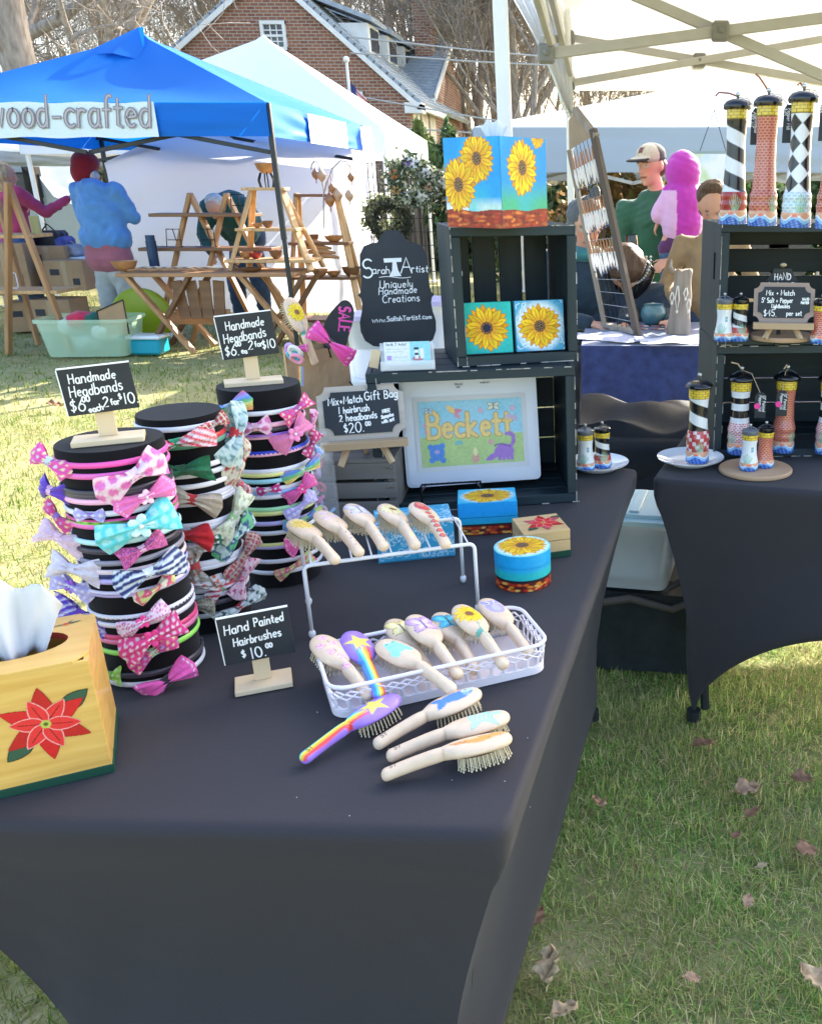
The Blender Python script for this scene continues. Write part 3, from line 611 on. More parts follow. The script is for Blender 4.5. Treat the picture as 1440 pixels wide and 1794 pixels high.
for k, (u0, v0, u1, v1, y) in enumerate([(770, 78, 900, 90, 27), (770, 100, 900, 107, 27), (765, 190, 900, 212, 27), (760, 225, 900, 232, 27)]):
 a = Y(u0, v0, y); b = Y(u1, v1, y); dv = (b - a) * 4; m = MB(); m.tube([a - dv * .3 + Vector((0, 0, .0)), a.lerp(b, .5) + Vector((0, 0, -.05)), b + dv], .022, 5)
 o = m.build('overhead_wire', mat('grey_wire', (.45, .45, .45), .6)); tag(o, ['upper pale wire level with the chimney shoulder', 'second pale wire just below the top one', 'third wire crossing the trees lower down', 'lowest wire above the bushes'][k] + ', right of the house', 'wire', 'wires crossing the trees')
# ================================================================== canopies
def fabric_quad(mb, a, b, c, d, n=14, sag=.03, fold=.008, seed=0):
 a, b, c, d = map(Vector, (a, b, c, d)); nr = (b - a).cross(d - a); nr = nr.normalized() if nr.length > 1e-6 else Vector((0, 0, 1)); r = random.Random(seed); ph = [r.uniform(0, 6) for _ in range(4)]
 P = []
 for i in range(n + 1):
  t = i / n; row = []
  for j in range(n + 1):
   s_ = j / n; p = a.lerp(b, s_).lerp(d.lerp(c, s_), t); q = math.sin(PI * s_) * math.sin(PI * t)
   p = p - Vector((0, 0, 1)) * sag * q + nr * fold * (math.sin(s_ * 17 + ph[0] + 2 * math.sin(t * 5 + ph[1])) + .6 * math.sin(t * 13 + s_ * 9 + ph[2])) * min(1, 4 * min(s_, 1 - s_) + .15) * min(1, 4 * min(t, 1 - t) + .1)
   row.append(tuple(p))
  P.append(row)
 mb.grid(P)
def canopy(t, c, peak, m, val=.27, val_m=None, sag=.05, names=('canopy', 'valence'), apex=.12, vfold=.008):
 """c: four eave corners in order, peak point; all in the thing's space"""
 k = MB(); pk = Vector(peak)
 for i in range(4):
  a, b = Vector(c[i]), Vector(c[(i + 1) % 4]); e1 = pk + (b - pk).normalized() * apex; e0 = pk + (a - pk).normalized() * apex
  fabric_quad(k, a, b, e1, e0, 16, sag, .006, i); k.add([e0, e1, pk + Vector((0, 0, .03))], [(0, 1, 2)])
 o = k.build(names[0], m, t, smooth=True, ang=40); vv = []
 for i in range(4):
  a, b = Vector(c[i]), Vector(c[(i + 1) % 4]); k = MB(); out = Vector((0, 0, 0)); dn = Vector((0, 0, -(val[i] if hasattr(val, '__len__') else val))); mid = (a + b) / 2 - Vector((sum(q[0] for q in c) / 4, sum(q[1] for q in c) / 4, 0)); out = mid.normalized() * .012; out.z = 0
  fabric_quad(k, a + out + dn, b + out + dn, b + out, a + out, 22, .02, vfold, 9 + i); q_ = k.build(names[1], val_m or m, t, smooth=True); vv.append(q_)
 return o, vv
def bars(t, name, segs, w_, m, each=True):
 for s_ in segs:
  mb = MB(); a, b = Vector(s_[0]), Vector(s_[1]); L = (b - a).length; q = (b - a).to_track_quat('X', 'Z'); mb.box((a + b) / 2, (L, w_, w_ * (s_[2] if len(s_) > 2 else 1.6)), q.to_matrix(), ch=w_ * .12); mb.build(name, m, t)
def scissor(a, b, z0, z1, n=2):
 a, b = Vector(a), Vector(b); out = []
 for k in range(n):
  p, q = a.lerp(b, k / n), a.lerp(b, (k + 1) / n); nrm = Vector((-(b - a).y, (b - a).x, 0)).normalized() * .018
  out += [(Vector((p.x, p.y, z0)) + nrm, Vector((q.x, q.y, z1)) + nrm), (Vector((p.x, p.y, z1)) - nrm, Vector((q.x, q.y, z0)) - nrm)]
 return out
def poles(t, pts, ztop, w_, m, foot=True):
 for (x, y) in pts:
  mb = MB(); mb.box((x, y, ztop / 2 + .5), (w_, w_, ztop - 1.0), ch=w_ * .12); mb.box((x, y, .55), (w_ * .78, w_ * .78, 1.1), ch=w_ * .1); p_ = mb.build('pole', m, t)
  if foot: mb = MB(); mb.box((x, y, .012), (.13, .13, .02), ch=.004); mb.build('foot', m, p_)
wf = mat('white_canopy_cloth', (.8, .8, .8), .75, trans=.14, bump=.9, scale=3, bscale=2.5, var=.02); frame = mat('white_tent_tube', (.74, .74, .73), .35, metal=0, spec=.5, var=.04, scale=9)
fgrey = mat('grey_tent_tube', (.34, .34, .33), .45, metal=.3, var=.08, scale=9); brk = mat('grey_plastic_bracket', (.2, .2, .19), .5); darkp = mat('dark_tent_tube', (.03, .035, .04), .4, metal=.4)
# --- own white canopy over the stall
pB = Y(997, 155, 5.7); pA = Y(884, 200, 2.85)
T = thing('white_canopy_tent', 'white pop-up canopy with tan trusses over the lighthouse table at upper right', 'canopy tent', (pA.x, pA.y, 0))
ex = Vector((3.0, -.05, 0)); A0 = Vector((0, 0, 0)); B0 = Vector((pB.x - pA.x, 2.85, 0)); C0 = B0 + ex; D0 = A0 + ex; ev = 2.34; pk = (A0 + C0) / 2 + Vector((0, 0, 3.15))
up = Vector((0, 0, ev))
canopy(T, [A0 + up, D0 + up, C0 + up, B0 + up], pk, wf, val=(.2, .2, .38, .2), sag=.06)
poles(T, [(B0.x, B0.y), (C0.x, C0.y), (D0.x, D0.y)], ev, .04, frame)
mb = MB(); mb.box((0, 0, ev / 2 + .1), (.04, .04, ev - .2), ch=.005); p_ = mb.build('pole', frame, T)
mb = MB(); mb.box((0, 0, .012), (.13, .13, .02), ch=.004); mb.build('foot', frame, p_)
zu = Y(1003, 66, 5.7).z; zl = Y(995, 145, 5.7).z
tan_ = mat('tan_grey_truss', (.42, .41, .4), .45, spec=.4, var=.05, scale=12)
bars(T, 'truss_bar', scissor(B0 + Vector((.03, -.02, 0)), C0, zu, zl, 2), .024, tan_)
bars(T, 'truss_bar', scissor(A0, B0 - Vector((0, .05, 0)), zl + .02, zu, 2), .026, tan_)
bars(T, 'truss_bar', scissor(D0, C0, zl, zu, 2), .026, tan_); bars(T, 'truss_bar', scissor(A0, D0, zl, zu, 2), .026, tan_)
M0 = (A0 + B0) / 2; Mc = (A0 + C0) / 2; q1 = Y(950, 93, pA.y + M0.y).z
bars(T, 'truss_bar', [(M0 + Vector((.02, 0, q1)), Mc + Vector((0, 0, q1 + .17))), (M0 + Vector((.02, .03, q1 + .36)), Mc + Vector((0, .03, q1 - .2)))], .027, tan_)
bars(T, 'truss_bar', [(Mc + Vector((0, .03, q1 - .2)), Mc * 2 - M0 + Vector((0, .03, q1 + .36))), (Mc + Vector((0, 0, q1 + .17)), Mc * 2 - M0 + Vector((0, 0, q1)))], .034, tan_)
for p_ in (B0 + Vector((0, 0, zu)), B0 + Vector((0, 0, zl)), M0 + Vector((0, 0, q1)), M0.lerp(Mc, .495) + Vector((0, -.005, q1 + .083)), B0.lerp(C0, .25) + Vector((0, 0, (zu + zl) / 2))):
 mb = MB(); mb.box(p_, (.07, .07, .075), ch=.008); mb.ell(p_ + Vector((0, -.04, 0)), (.012, .008, .012)); mb.build('bracket', brk, T)
mb = MB(); pc = Y(1001, 590, 5.7) - T.location; mb.box(pc, (.06, .06, .08), ch=.008); mb.tube([pc, pc + Vector((.11, -.02, -.01))], .008, 6); mb.build('leg_clip', brk, T)
P = []
for i in range(15):
 t_ = i / 14; row = []
 for j in range(26):
  s_ = j / 25; wd_ = .1 + .62 * (1 - t_) ** 1.3; x = B0.x + .02 - wd_ * s_ * .55; y = B0.y - .15 - wd_ * s_ * 1.0; row.append((x + .012 * math.sin(s_ * 40), y + .02 * math.cos(s_ * 40 + t_ * 2), 2.5 - .72 * t_ * (1 - .15 * s_)))
 P.append(row)
mb = MB(); mb.grid(P); mb.build('side_curtain', wf, T, smooth=True)
# --- blue canopy
blue = mat('blue_canopy_cloth', (.005, .17, .62), .6, trans=.35, bump=.12, scale=3, spec=.3); white_wall = mat('white_side_wall', (.78, .77, .8), .8, trans=.3, bump=.2, scale=2, bscale=5)
yF, yB = 8.0, 11.0; zE = Y(465, 178, yF).z; xR = Y(466, 178, yF).x; xRb = Y(634, 225, yB).x; xL = xR - 3.1
T = thing('blue_canopy_tent', 'bright blue pop-up canopy with a lettered white banner on its front', 'canopy tent', (xR, yF, 0))
cs = [Vector((xL - xR, 0, zE)), Vector((0, 0, zE)), Vector((xRb - xR, yB - yF, zE)), Vector((xL - xR + .1, yB - yF, zE))]
pk = Y(250, 62, yF + 1.5); pk = Vector((pk.x - xR, 1.5, pk.z))
_, vals = canopy(T, cs, pk, blue, val=.26, sag=.1, vfold=.006)
mb = MB(); q0 = pk + Vector((-.02, -.02, .07)); mb.add([q0, pk + Vector((-.42, -.36, -.2)), pk + Vector((-.1, -.42, -.2)), pk + Vector((.16, -.36, -.26)), q0 + Vector((.06, -.02, 0))], [(0, 1, 2), (0, 2, 3, 4)]); mb.build('vent_flap', blue, T)
poles(T, [(0, .03), (xRb - xR, yB - yF - .03), (xL - xR, .03), (xL - xR + .1, yB - yF - .03)], zE, .042, darkp)
bars(T, 'truss_bar', scissor((xL - xR, .06, 0), (-.03, .06, 0), zE - .38, zE - .1, 2) + scissor((xL - xR, 2.92, 0), (0, 2.92, 0), zE - .38, zE - .12, 2), .022, darkp)
bx0, bx1 = Y(-90, 200, yF).x, Y(276, 200, yF).x; zt, zb = zE - .005, zE - .27
P = [[(bx0 - xR + (bx1 - bx0 - .0) * j / 30 + (0 if i else -.0), -.032 - .004 * math.sin(j * .9), zb + (zt - zb) * i / 6 + .006 * math.sin(j * .7)) for j in range(31)] for i in range(7)]
mb = MB(); mb.grid(P); bn = mb.build('banner', mat('white_banner_vinyl', (.62, .72, .76), .5), T, smooth=True)
Mx = frameM((Y(-10, 225, yF).x - xR, -.042, Y(100, 222, yF).z), (1, 0, 0), (0, 0, 1))
u1 = Y(273, 200, yF).x - xR - Mx[0][3]; hh = .235; wdt = u1 / (ttext_width('wood-crafted', hh, .16))
for pen, mm, zz in ((.034, mat('grey_banner_print', (.2, .18, .2), .6), .0), (.016, mat('light_banner_print', (.42, .38, .42), .6), .0012)):
 mb = MB(); ribbon(strokes('wood-crafted', 0, 0, hh, .18, 0, 0, seed=3, width=wdt), pen, Mx, mb, z=.001 + zz); mb.build('banner_lettering' if zz == 0 else 'lettering_highlight', mm, bn)
a, b = Vector((0, 0, zE)), Vector((xRb - xR, yB - yF, zE));
P = [[tuple(a.lerp(b, .32 + .42 * j / 10) + Vector((.035, 0, -.02 - .25 * i / 4))) for j in range(11)] for i in range(5)]
mb = MB(); mb.grid(P); mb.build('side_banner', mat('white_side_banner', (.8, .8, .78), .6), T)
w0 = Y(176, 250, yB - .12).x; w1 = Y(652, 250, yB - .12).x; P = []
for i in range(28):
 t_ = i / 27; row = []
 for j in range(46):
  s_ = j / 45; z = zE - .02 - .38 * max(0, 1 - s_ * 2.6) ** 1.5 * (1 - t_) - (zE - .02) * t_; row.append((w0 - xR + (w1 - w0) * s_, yB - yF - .12 + .03 * math.sin(s_ * 14 + t_ * 3) * (1 - t_ * .5) + .018 * math.sin(t_ * 20 + s_ * 5) + (.12 * t_ if s_ > .9 else 0), max(.01, z)))
 P.append(row)
mb = MB(); mb.grid(P); mb.build('side_wall', white_wall, T, smooth=True)
P = [[(xRb - xR + .02 * math.sin(i * 2) + .05, yB - yF - .1 - .6 * j / 8 + .02 * math.sin(j * 2), zE - .28 - (zE - .3) * i / 10) for j in range(9)] for i in range(11)]
mb = MB(); mb.grid(P); mb.build('side_wall', white_wall, T, smooth=True)
# --- white peaked tent behind it
T = thing('white_peaked_tent', 'tall peaked white tent between the blue canopy and the brick house', 'canopy tent', (-2.9, 11.6, 0))
fr = Y(672, 222, 11.6); br_ = Y(747, 246, 14.6); pkw = Y(462, 64, 13.1); ez_ = br_.z
cs = [Vector((-4.3, 0, ez_)), Vector((fr.x + 2.9, 0, ez_)), Vector((br_.x + 2.9, 3.0, ez_)), Vector((-4.3, 3.0, ez_))]
canopy(T, cs, Vector((pkw.x + 2.9, 1.5, pkw.z)), mat('thick_white_canopy', (.8, .8, .83), .6, trans=.15, spec=.3), val=.28, sag=.2, vfold=.006)
poles(T, [(br_.x + 2.88, 2.97), (-4.25, .05), (-4.25, 2.95), (fr.x + 2.87, .05)], ez_, .045, frame)
# --- wide white tent at the back right
T = thing('wide_white_tent', 'wide white tent with a long valence behind the man in the cap', 'canopy tent', (-1.4, 9.2, 0))
l0 = Y(829, 238, 9.2); zE2 = Y(900, 222, 9.2).z; zr = Y(1100, 158, 11.2).z
cs = [Vector((l0.x + 1.4, 0, zE2)), Vector((l0.x + 1.4 + 6.1, -.1, zE2)), Vector((l0.x + 1.4 + 6.1, 4.0, zE2)), Vector((l0.x + 1.4, 4.0, zE2))]
wf2 = mat('shade_blue_canopy', (.33, .39, .47), .7, trans=.06, bump=.15, scale=3)  # white cloth; the roof's bluish shade is put into its colour
mb = MB(); r0, r1 = Vector((cs[0].x + 1.9, 2, zr)), Vector((cs[1].x - 1.8, 2, zr))
fabric_quad(mb, cs[0], cs[1], r1, r0, 18, .06, .008, 1); fabric_quad(mb, cs[2], cs[3], r0, r1, 18, .06, .008, 2); fabric_quad(mb, cs[3], cs[0], r0, r0 + Vector((0, 0, .001)), 12, .03, .006, 3); fabric_quad(mb, cs[1], cs[2], r1, r1 + Vector((0, 0, .001)), 12, .03, .006, 4)
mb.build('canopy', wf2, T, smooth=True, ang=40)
vh = zE2 - Y(1000, 303, 9.2).z
for i in range(4):
 a, b = cs[i], cs[(i + 1) % 4]; mb = MB(); dn = Vector((0, 0, -vh * (.98 if i == 0 else 1.12))); o_ = [Vector((0, -.01, 0)), Vector((.01, 0, 0)), Vector((0, .01, 0)), Vector((-.01, 0, 0))][i]
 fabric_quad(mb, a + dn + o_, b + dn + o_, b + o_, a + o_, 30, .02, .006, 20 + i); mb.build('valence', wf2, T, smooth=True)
poles(T, [(cs[0].x + .03, .03), (cs[1].x - .03, -.05), (cs[2].x - .03, 3.95), (cs[3].x + .03, 3.95), ((cs[0].x + cs[1].x) / 2, .02)], zE2, .04, frame)
bars(T, 'truss_bar', scissor((cs[0].x, .05, 0), (cs[1].x, 0, 0), zE2 - .5, zE2 - .15, 4) + scissor((cs[0].x, 3.9, 0), (cs[1].x, 3.9, 0), zE2 - .5, zE2 - .15, 4), .022, fgrey)
# --- white tent peeping in at the far left, its poles and awning behind the woman
T = thing('far_left_white_tent', 'white tent at the left edge behind the blue canopy, over the woman in pink', 'canopy tent', (-8.2, 11.5, 0))
zl_ = Y(20, 250, 11.5).z; cs = [Vector((-2.9, 0, zl_)), Vector((.75, 0, zl_)), Vector((.75, 3, zl_)), Vector((-2.9, 3, zl_))]
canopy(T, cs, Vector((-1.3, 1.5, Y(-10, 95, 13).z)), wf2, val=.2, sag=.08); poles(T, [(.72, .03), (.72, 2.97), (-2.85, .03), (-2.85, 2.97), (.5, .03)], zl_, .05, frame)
mb = MB(); mb.box((.62, -.02, zl_ / 2 + .2), (.09, .02, zl_ - .5)); mb.build('blue_strap', mat('blue_strap', (.03, .08, .35), .7), T)
# ================================================================== stretch-covered tables
spandex = mat('black_stretch_fabric', (.034, .032, .038), .75, sheen=.06, bump=.12, scale=900, var=.12, spec=.22)
ZT = .72
def stretch_cover(name, q, ins, arch, label, top=ZT, n_side=34, rad=.035):
 """q: four top corners (near left, near right, far right, far left); ins: where each foot stands relative to its corner; arch: hem height per side"""
 q = [Vector((a[0], a[1], 0)) for a in q]; cen = sum(q, Vector()) / 4; t = thing(name, label, 'table', (cen.x, cen.y, 0)); loop = []
 for i in range(4):
  a, b, pv, nx = q[i], q[(i + 1) % 4], q[i - 1], q[(i + 2) % 4]
  d0 = (a - pv).normalized(); d1 = (b - a).normalized(); d2 = (nx - b).normalized()
  for k in range(5):                                                   # rounded corner at a
   s_ = k / 4; p = (a - d0 * rad) * (1 - s_) ** 2 + a * 2 * s_ * (1 - s_) + (a + d1 * rad) * s_ ** 2; loop.append((p, i, 0.0))
  for k in range(1, n_side): loop.append((a + d1 * (rad + ((b - a).length - 2 * rad) * k / n_side), i, k / n_side))
 feet = [q[i] + Vector((ins[i][0], ins[i][1], 0)) for i in range(4)]; N = len(loop); rows = []
 for k, rr in ((0, .06), (0, .03), (0, .018), (1, .012), (2, .005), (3, 0), (4, 0), (5, 0)): rows.append([tuple(p - (p - cen).normalized() * rr - cen + Vector((0, 0, top + (-.0005, -.001, -.004, -.011, -.016, -.024)[k]))) for p, i, s_ in loop])
 NT = 26
 for j in range(1, NT + 1):
  t_ = j / NT; row = []
  for p, i, s_ in loop:
   if s_ == 0.0: p = p.lerp(q[i], min(1, t_ / .1))
   foot = feet[i].lerp(feet[(i + 1) % 4], s_); hz = arch[i] * math.sin(PI * s_) ** .62; mid = math.sin(PI * s_) ** .5
   nrm = ((q[(i + 1) % 4] - q[i]).cross(Vector((0, 0, 1)))).normalized()
   e = (1 - (1 - t_) ** 2.0) * min(1, t_ / .1) ** 1.2; xy = p.lerp(foot, e * (1 - .5 * mid)) - nrm * (.03 * mid * math.sin(PI * min(1, t_ * 1.1)))
   wr = .0022 * min(1, 25 * min(s_, 1 - s_)) * math.sin(46 * s_ - 30 * t_) * math.exp(-7 * min(s_, 1 - s_)) * math.sin(PI * t_) + .0018 * math.sin(s_ * 23 + t_ * 9) * math.sin(PI * t_); xy = xy + nrm * wr
   z = (top - .024) * (1 - t_) + hz * t_ + (.004 * math.sin(s_ * 9) if t_ > .1 else 0); row.append((xy.x - cen.x, xy.y - cen.y, max(z, .012)))
  rows.append(row)
 mb = MB(); r0 = rows[0]; mb.grid([[(x * f_, y * f_, top - .0005) for x, y, z in r0] for f_ in (.02, .4, .8)] + rows, wrap=True); mb.f.append(tuple(range(N))); mb.m.append(0)
 o = mb.build('stretch_cover', spandex, t, smooth=True, ang=60); sm = o.modifiers.new('thickness', 'SOLIDIFY'); sm.thickness = .0012; sm.offset = -1
 for f in feet: mb = MB(); c = f - cen; mb.cyl((c.x, c.y, 0), (c.x, c.y, .03), .022, .02, 12); mb.build('foot', darkp, t)
 for i in range(4):
  mb = MB(); a_ = q[i].lerp(cen, .18) - cen; f = feet[i].lerp(cen, .06) - cen; mb.cyl((a_.x, a_.y, top - .05), (f.x, f.y, .03), .014, n=8); mb.build('leg', darkp, t)
 mb = MB(); ins_ = [(c - cen) * .96 for c in q]; mb.prism([(c.x, c.y) for c in ins_], .035, z0=top - .045); mb.build('tabletop', darkp, t)
 return t
NR = W(888, 1462, ZT); FR = W(1118, 818, ZT); NL = Vector((-.935, .882, ZT)); FL = NL + (FR - NR)
main = stretch_cover('display_table', [NL, NR, FR, FL], [(.16, .10), (-.12, .09), (-.13, -.12), (.2, -.12)], [.2, .22, .25, .25], 'near table in a black stretch cover holding headbands, hairbrushes and crates')
RA = W(1141, 838, ZT); rd = (W(1440, 862, ZT) - RA).normalized(); rn = Vector((-rd.y, rd.x, 0)); RB = RA + rd * 1.25
right = stretch_cover('display_table', [RA, RB, RB + rn * .62, RA + rn * .62], [(.13, -.02), (-.13, -.02), (-.12, -.1), (.12, -.1)], [.33, .3, .3, .3], 'right-hand table in a black stretch cover holding the lighthouse mills')
# ================================================================== crates
blackwood = wood('black_painted_wood', (.008, .02, .026), (.02, .036, .044), 0, 30, .55, .35); blackwood_v = wood('black_painted_wood_upright', (.008, .02, .026), (.02, .036, .044), 2, 30, .55, .35)
greyw = wood('weathered_grey_wood', (.13, .12, .11), (.22, .2, .18), 0, 26, .8, .5); wornedge = mat('worn_bare_wood_edge', (.38, .36, .33), .8, var=.3, scale=40)
def chips(mb, a, b, n, r, w_=.0022, L=(.006, .03)):
 a, b = Vector(a), Vector(b); d = (b - a)
 for _ in range(n): t_ = r.random(); l = r.uniform(*L); p = a + d * t_; mb.box(p, (l if abs(d.x) > abs(d.z) else w_, .0012, l if abs(d.z) >= abs(d.x) else w_))
def crate(name, label, loc, yaw, w_, h, d, th=.012, back=4, upright=False, m=None, parentbits=True, side_slats=0, nb_gap=.06, top='slats', seed=1, midshelf=None, front=False):
 """open side towards -y; origin at the front left bottom corner; back boards horizontal, or upright when the crate stands on end"""
 m = m or blackwood; t = thing(name, label, 'crate', loc, yaw); r = random.Random(seed)
 def b(nm, c, s_, mt=None): mb = MB(); mb.box(c, s_, ch=.0016); return mb.build(nm, mt or m, t)
 for i in range(back):
  if upright: pw = (w_ - 2 * th) / back; b('slat', (th + pw * (i + .5), d - th / 2 - r.uniform(0, .001), h / 2), (pw * (1 - nb_gap * 2.2), th * .8, h - .002), blackwood_v)
  else: ph = (h - .002) / back; b('slat', (w_ / 2, d - th / 2, .001 + ph * (i + .5)), (w_ - 2 * th - .002, th * .8, ph * (1 - nb_gap)))
 for s_ in (0, 1):
  x = th / 2 + s_ * (w_ - th)
  if side_slats:
   for k in range(side_slats): pd = d / side_slats; b('slat', (x, pd * (k + .5), h / 2), (th, pd * (1 - nb_gap * 1.6), h - .004), blackwood_v)
  else: b('end_panel', (x, d / 2, h / 2), (th, d - .001, h - .001), blackwood_v)
 for z in (th / 2 + .0005, h - th / 2 - .0005):
  n = 4
  if z > h / 2 and top == 'slats' or z < h / 2:
   for k in range(n): pd = (d - .0) / n; b('slat', (w_ / 2, pd * (k + .5), z), (w_ - 2 * th - .002, pd * (.93 if k else .98), th))
 if midshelf: b('shelf', (w_ / 2, d / 2, midshelf), (w_ - 2 * th - .003, d - th * 2.4, .018))
 mb = MB(); f = .022                                                  # face frame strips round the opening
 for c, s_ in (((w_ / 2, -.004, f / 2), (w_, .008, f)), ((w_ / 2, -.004, h - f / 2), (w_, .008, f))): mb2 = MB(); mb2.box(c, s_, ch=.0015); mb2.build('rim', m, t)
 for x in (f / 2, w_ - f / 2): mb2 = MB(); mb2.box((x, -.0045, h / 2), (f, .009, h - 2 * f - .001), ch=.0015); mb2.build('rim', blackwood_v, t)
 chips(mb, (0, -.0092, .001), (w_, -.0092, .001), 10, r); chips(mb, (0, -.0092, h - .001), (w_, -.0092, h - .001), 14, r)
 chips(mb, (.001, -.0098, 0), (.001, -.0098, h), 14, r); chips(mb, (w_ - .001, -.0098, 0), (w_ - .001, -.0098, h), 12, r); chips(mb, (f, -.0098, 0), (f, -.0098, h), 5, r, .0015)
 mb.build('worn_edge', wornedge, t); return t
cl = W(640, 655, 1.05); crr = W(1010, 878, ZT); cyaw = math.atan2(crr.y - cl.y, crr.x - cl.x); cw = math.hypot(crr.y - cl.y, crr.x - cl.x)
bigc = crate('wooden_crate', 'large black crate lying on its side with the framed name picture inside', (cl.x, cl.y, ZT + .0015), cyaw, cw, .33, .30, nb_gap=.05, seed=3)
ZC = ZT + .332
tc_ = W(801, 643, ZC); topc = crate('wooden_crate', 'smaller black crate standing on end with two sunflower paintings, under the sunflower tissue box', (tc_.x, tc_.y + .0, ZC + .001), cyaw + R(6), .282, .305, .23, back=4, upright=True, nb_gap=.06, seed=4)
lc = W(1248, 801, ZT); ry = R(3)
for k in range(2):
 z0 = ZT + .0015 + k * .3145
 c_ = crate('wooden_crate', ['lower black crate behind the pepper mills on the right-hand table', 'upper black crate holding the chalkboard easel, tall lighthouse mills on top'][k], (lc.x, lc.y, z0), ry, .5, .313, .34, th=.016, back=4, nb_gap=[.05, .14][k], seed=6 + k)
ZL1 = ZT + .0015 + .3145; ZL2 = ZL1 + .3145
mb = MB(); mb.box((.001 - .002, .085, .2), (.004, .012, .07), ch=.001); mb.build('handle_slot', mat('dark_slot', (.004, .006, .008), .9), c_)
gl = W(520, 905, ZT); gr_ = W(700, 906, ZT); GH = .135
gc = thing('wooden_crate', 'small weathered grey crate with open slats under the gift bag sign', 'crate', (gr_.x, gr_.y, ZT), R(4)); gw = .30
for k in range(3):
 mb = MB(); mb.box((-gw / 2, 0, .022 + k * .0455), (gw, .01, .037), ch=.0015); mb.build('slat', greyw, gc)
 mb = MB(); mb.box((-gw / 2, .2, .022 + k * .0455), (gw, .01, .037), ch=.0015); mb.build('slat', greyw, gc)
for x in (-.012, -gw + .012): mb = MB(); mb.box((x, .1, GH / 2), (.018, .186, GH - .002), ch=.001); mb.build('end_panel', greyw, gc)
for k in range(3): mb = MB(); mb.box((-gw / 2, .03 + k * .068, GH + .001), (gw - .002, .063, .009), ch=.0015); mb.build('slat', greyw, gc)
mb = MB()
for x in (-.008, -.018):
 for k in range(3): mb.ell((x, -.0065, .03 + k * .0455), (.0028, .002, .0028), 8, 6)
mb.build('nail', mat('rusty_nail', (.25, .2, .17), .4, metal=.8), gc); ZG = ZT + GH + .006
# ================================================================== chalk signs on wooden stands
slateb = mat('black_chalkboard', (.02, .024, .03), .55, var=.25, scale=14, bump=.1); pale = wood('pale_pine', (.62, .47, .28), (.75, .6, .4), 0, 18, .6, .15); pale_v = wood('pale_pine_upright', (.66, .5, .29), (.78, .62, .42), 2, 18, .6, .15)
def stand_sign(loc, yaw, bw, bh, stem, label, lines, pen=.0028, roll=0.0, base=(.1, .045)):
 t = thing('chalk_sign', label, 'sign', loc, yaw)
 mb = MB(); mb.box((0, 0, .004), (base[0], base[1], .008), ch=.001); mb.build('base', pale, t)
 mb = MB(); mb.box((0, .004, stem / 2 + .008), (.024, .007, stem), ch=.0007); mb.build('stem', pale_v, t)
 Mr = Matrix.Rotation(roll, 4, 'Y'); o = Vector((0, -.003, stem + .006 + bh / 2 - .012)); mb = MB(); mb.box(o, (bw, .004, bh), Mr.to_3x3(), ch=.0005); b_ = mb.build('board', slateb, t)
 mb = MB()
 for a_, s_ in (((0, .0, bh / 2 + .0003), (bw, .0046, .0016)), ((-bw / 2 - .0003, 0, -.0), (.0015, .0046, bh * .96))): mb.box(o + Mr.to_3x3() @ Vector(a_), s_, Mr.to_3x3())
 mb.build('chalky_edge', CHALK, b_)
 M = Matrix.Translation(o) @ Mr @ Matrix(((1, 0, 0, -bw / 2), (0, 0, -1, -.0022), (0, 1, 0, -bh / 2), (0, 0, 0, 1)))
 lettering(b_, M, [(l[0], l[1] * bw, l[2] * bh, l[3] * bh) + tuple(l[4:]) for l in lines], pen); return t
Z1 = 1.094; st1 = Vector((-.736, 1.25)); st2 = Vector((-.712, 1.415)); st3 = Vector((-.655, 1.61))
stand_sign((st1.x + .008, st1.y - .014, Z1 + .001), R(24), .09, .066, .05, 'chalk price sign reading Handmade Headbands $6.00 each, on the front headband drum', [('Handmade', .13, .68, .2, .02, .1, .95), ('Headbands', .1, .4, .22, .03, .06, .9), ('$6.', .05, .08, .26, 0, .1), ('00', .24, .27, .11), ('each', .3, .03, .13, .15), ('2', .5, .1, .2, 0, .2), ('for', .62, .14, .12), ('$', .745, .23, .13), ('10.', .81, .12, .23)], .002, R(-3), (.092, .045))
stand_sign((st3.x - .008, st3.y + .0, Z1 + .006), R(24), .095, .077, .056, 'second Handmade Headbands chalk sign, on the tallest rear drum beside the gift bag', [('Handmade', .16, .66, .2, .04, .1, .9), ('Headbands', .08, .38, .2, .05, .06, .92), ('$6.', .05, .08, .22, 0, .1), ('00', .26, .28, .09), ('ea', .34, .1, .12), ('2', .47, .16, .19, 0, .2), ('for', .6, .22, .12), ('$10', .72, .14, .2, .05)], .0022, R(-4), (.1, .045))
hp = W(463, 1200, ZT); stand_sign((hp.x, hp.y, ZT + .001), R(22), .1, .078, .052, 'chalk sign reading Hand Painted Hairbrushes $10.00, on the table beside the wire basket', [('Hand', .08, .66, .2, .03, .08), ('Painted', .5, .71, .18, .03, .08, .88), ('Hairbrushes', .17, .38, .17, .05, .05, .93), ('$', .25, .12, .17), ('10.', .38, .06, .24, 0, -.05), ('00', .6, .22, .1)], .0024, R(-2), (.082, .05))
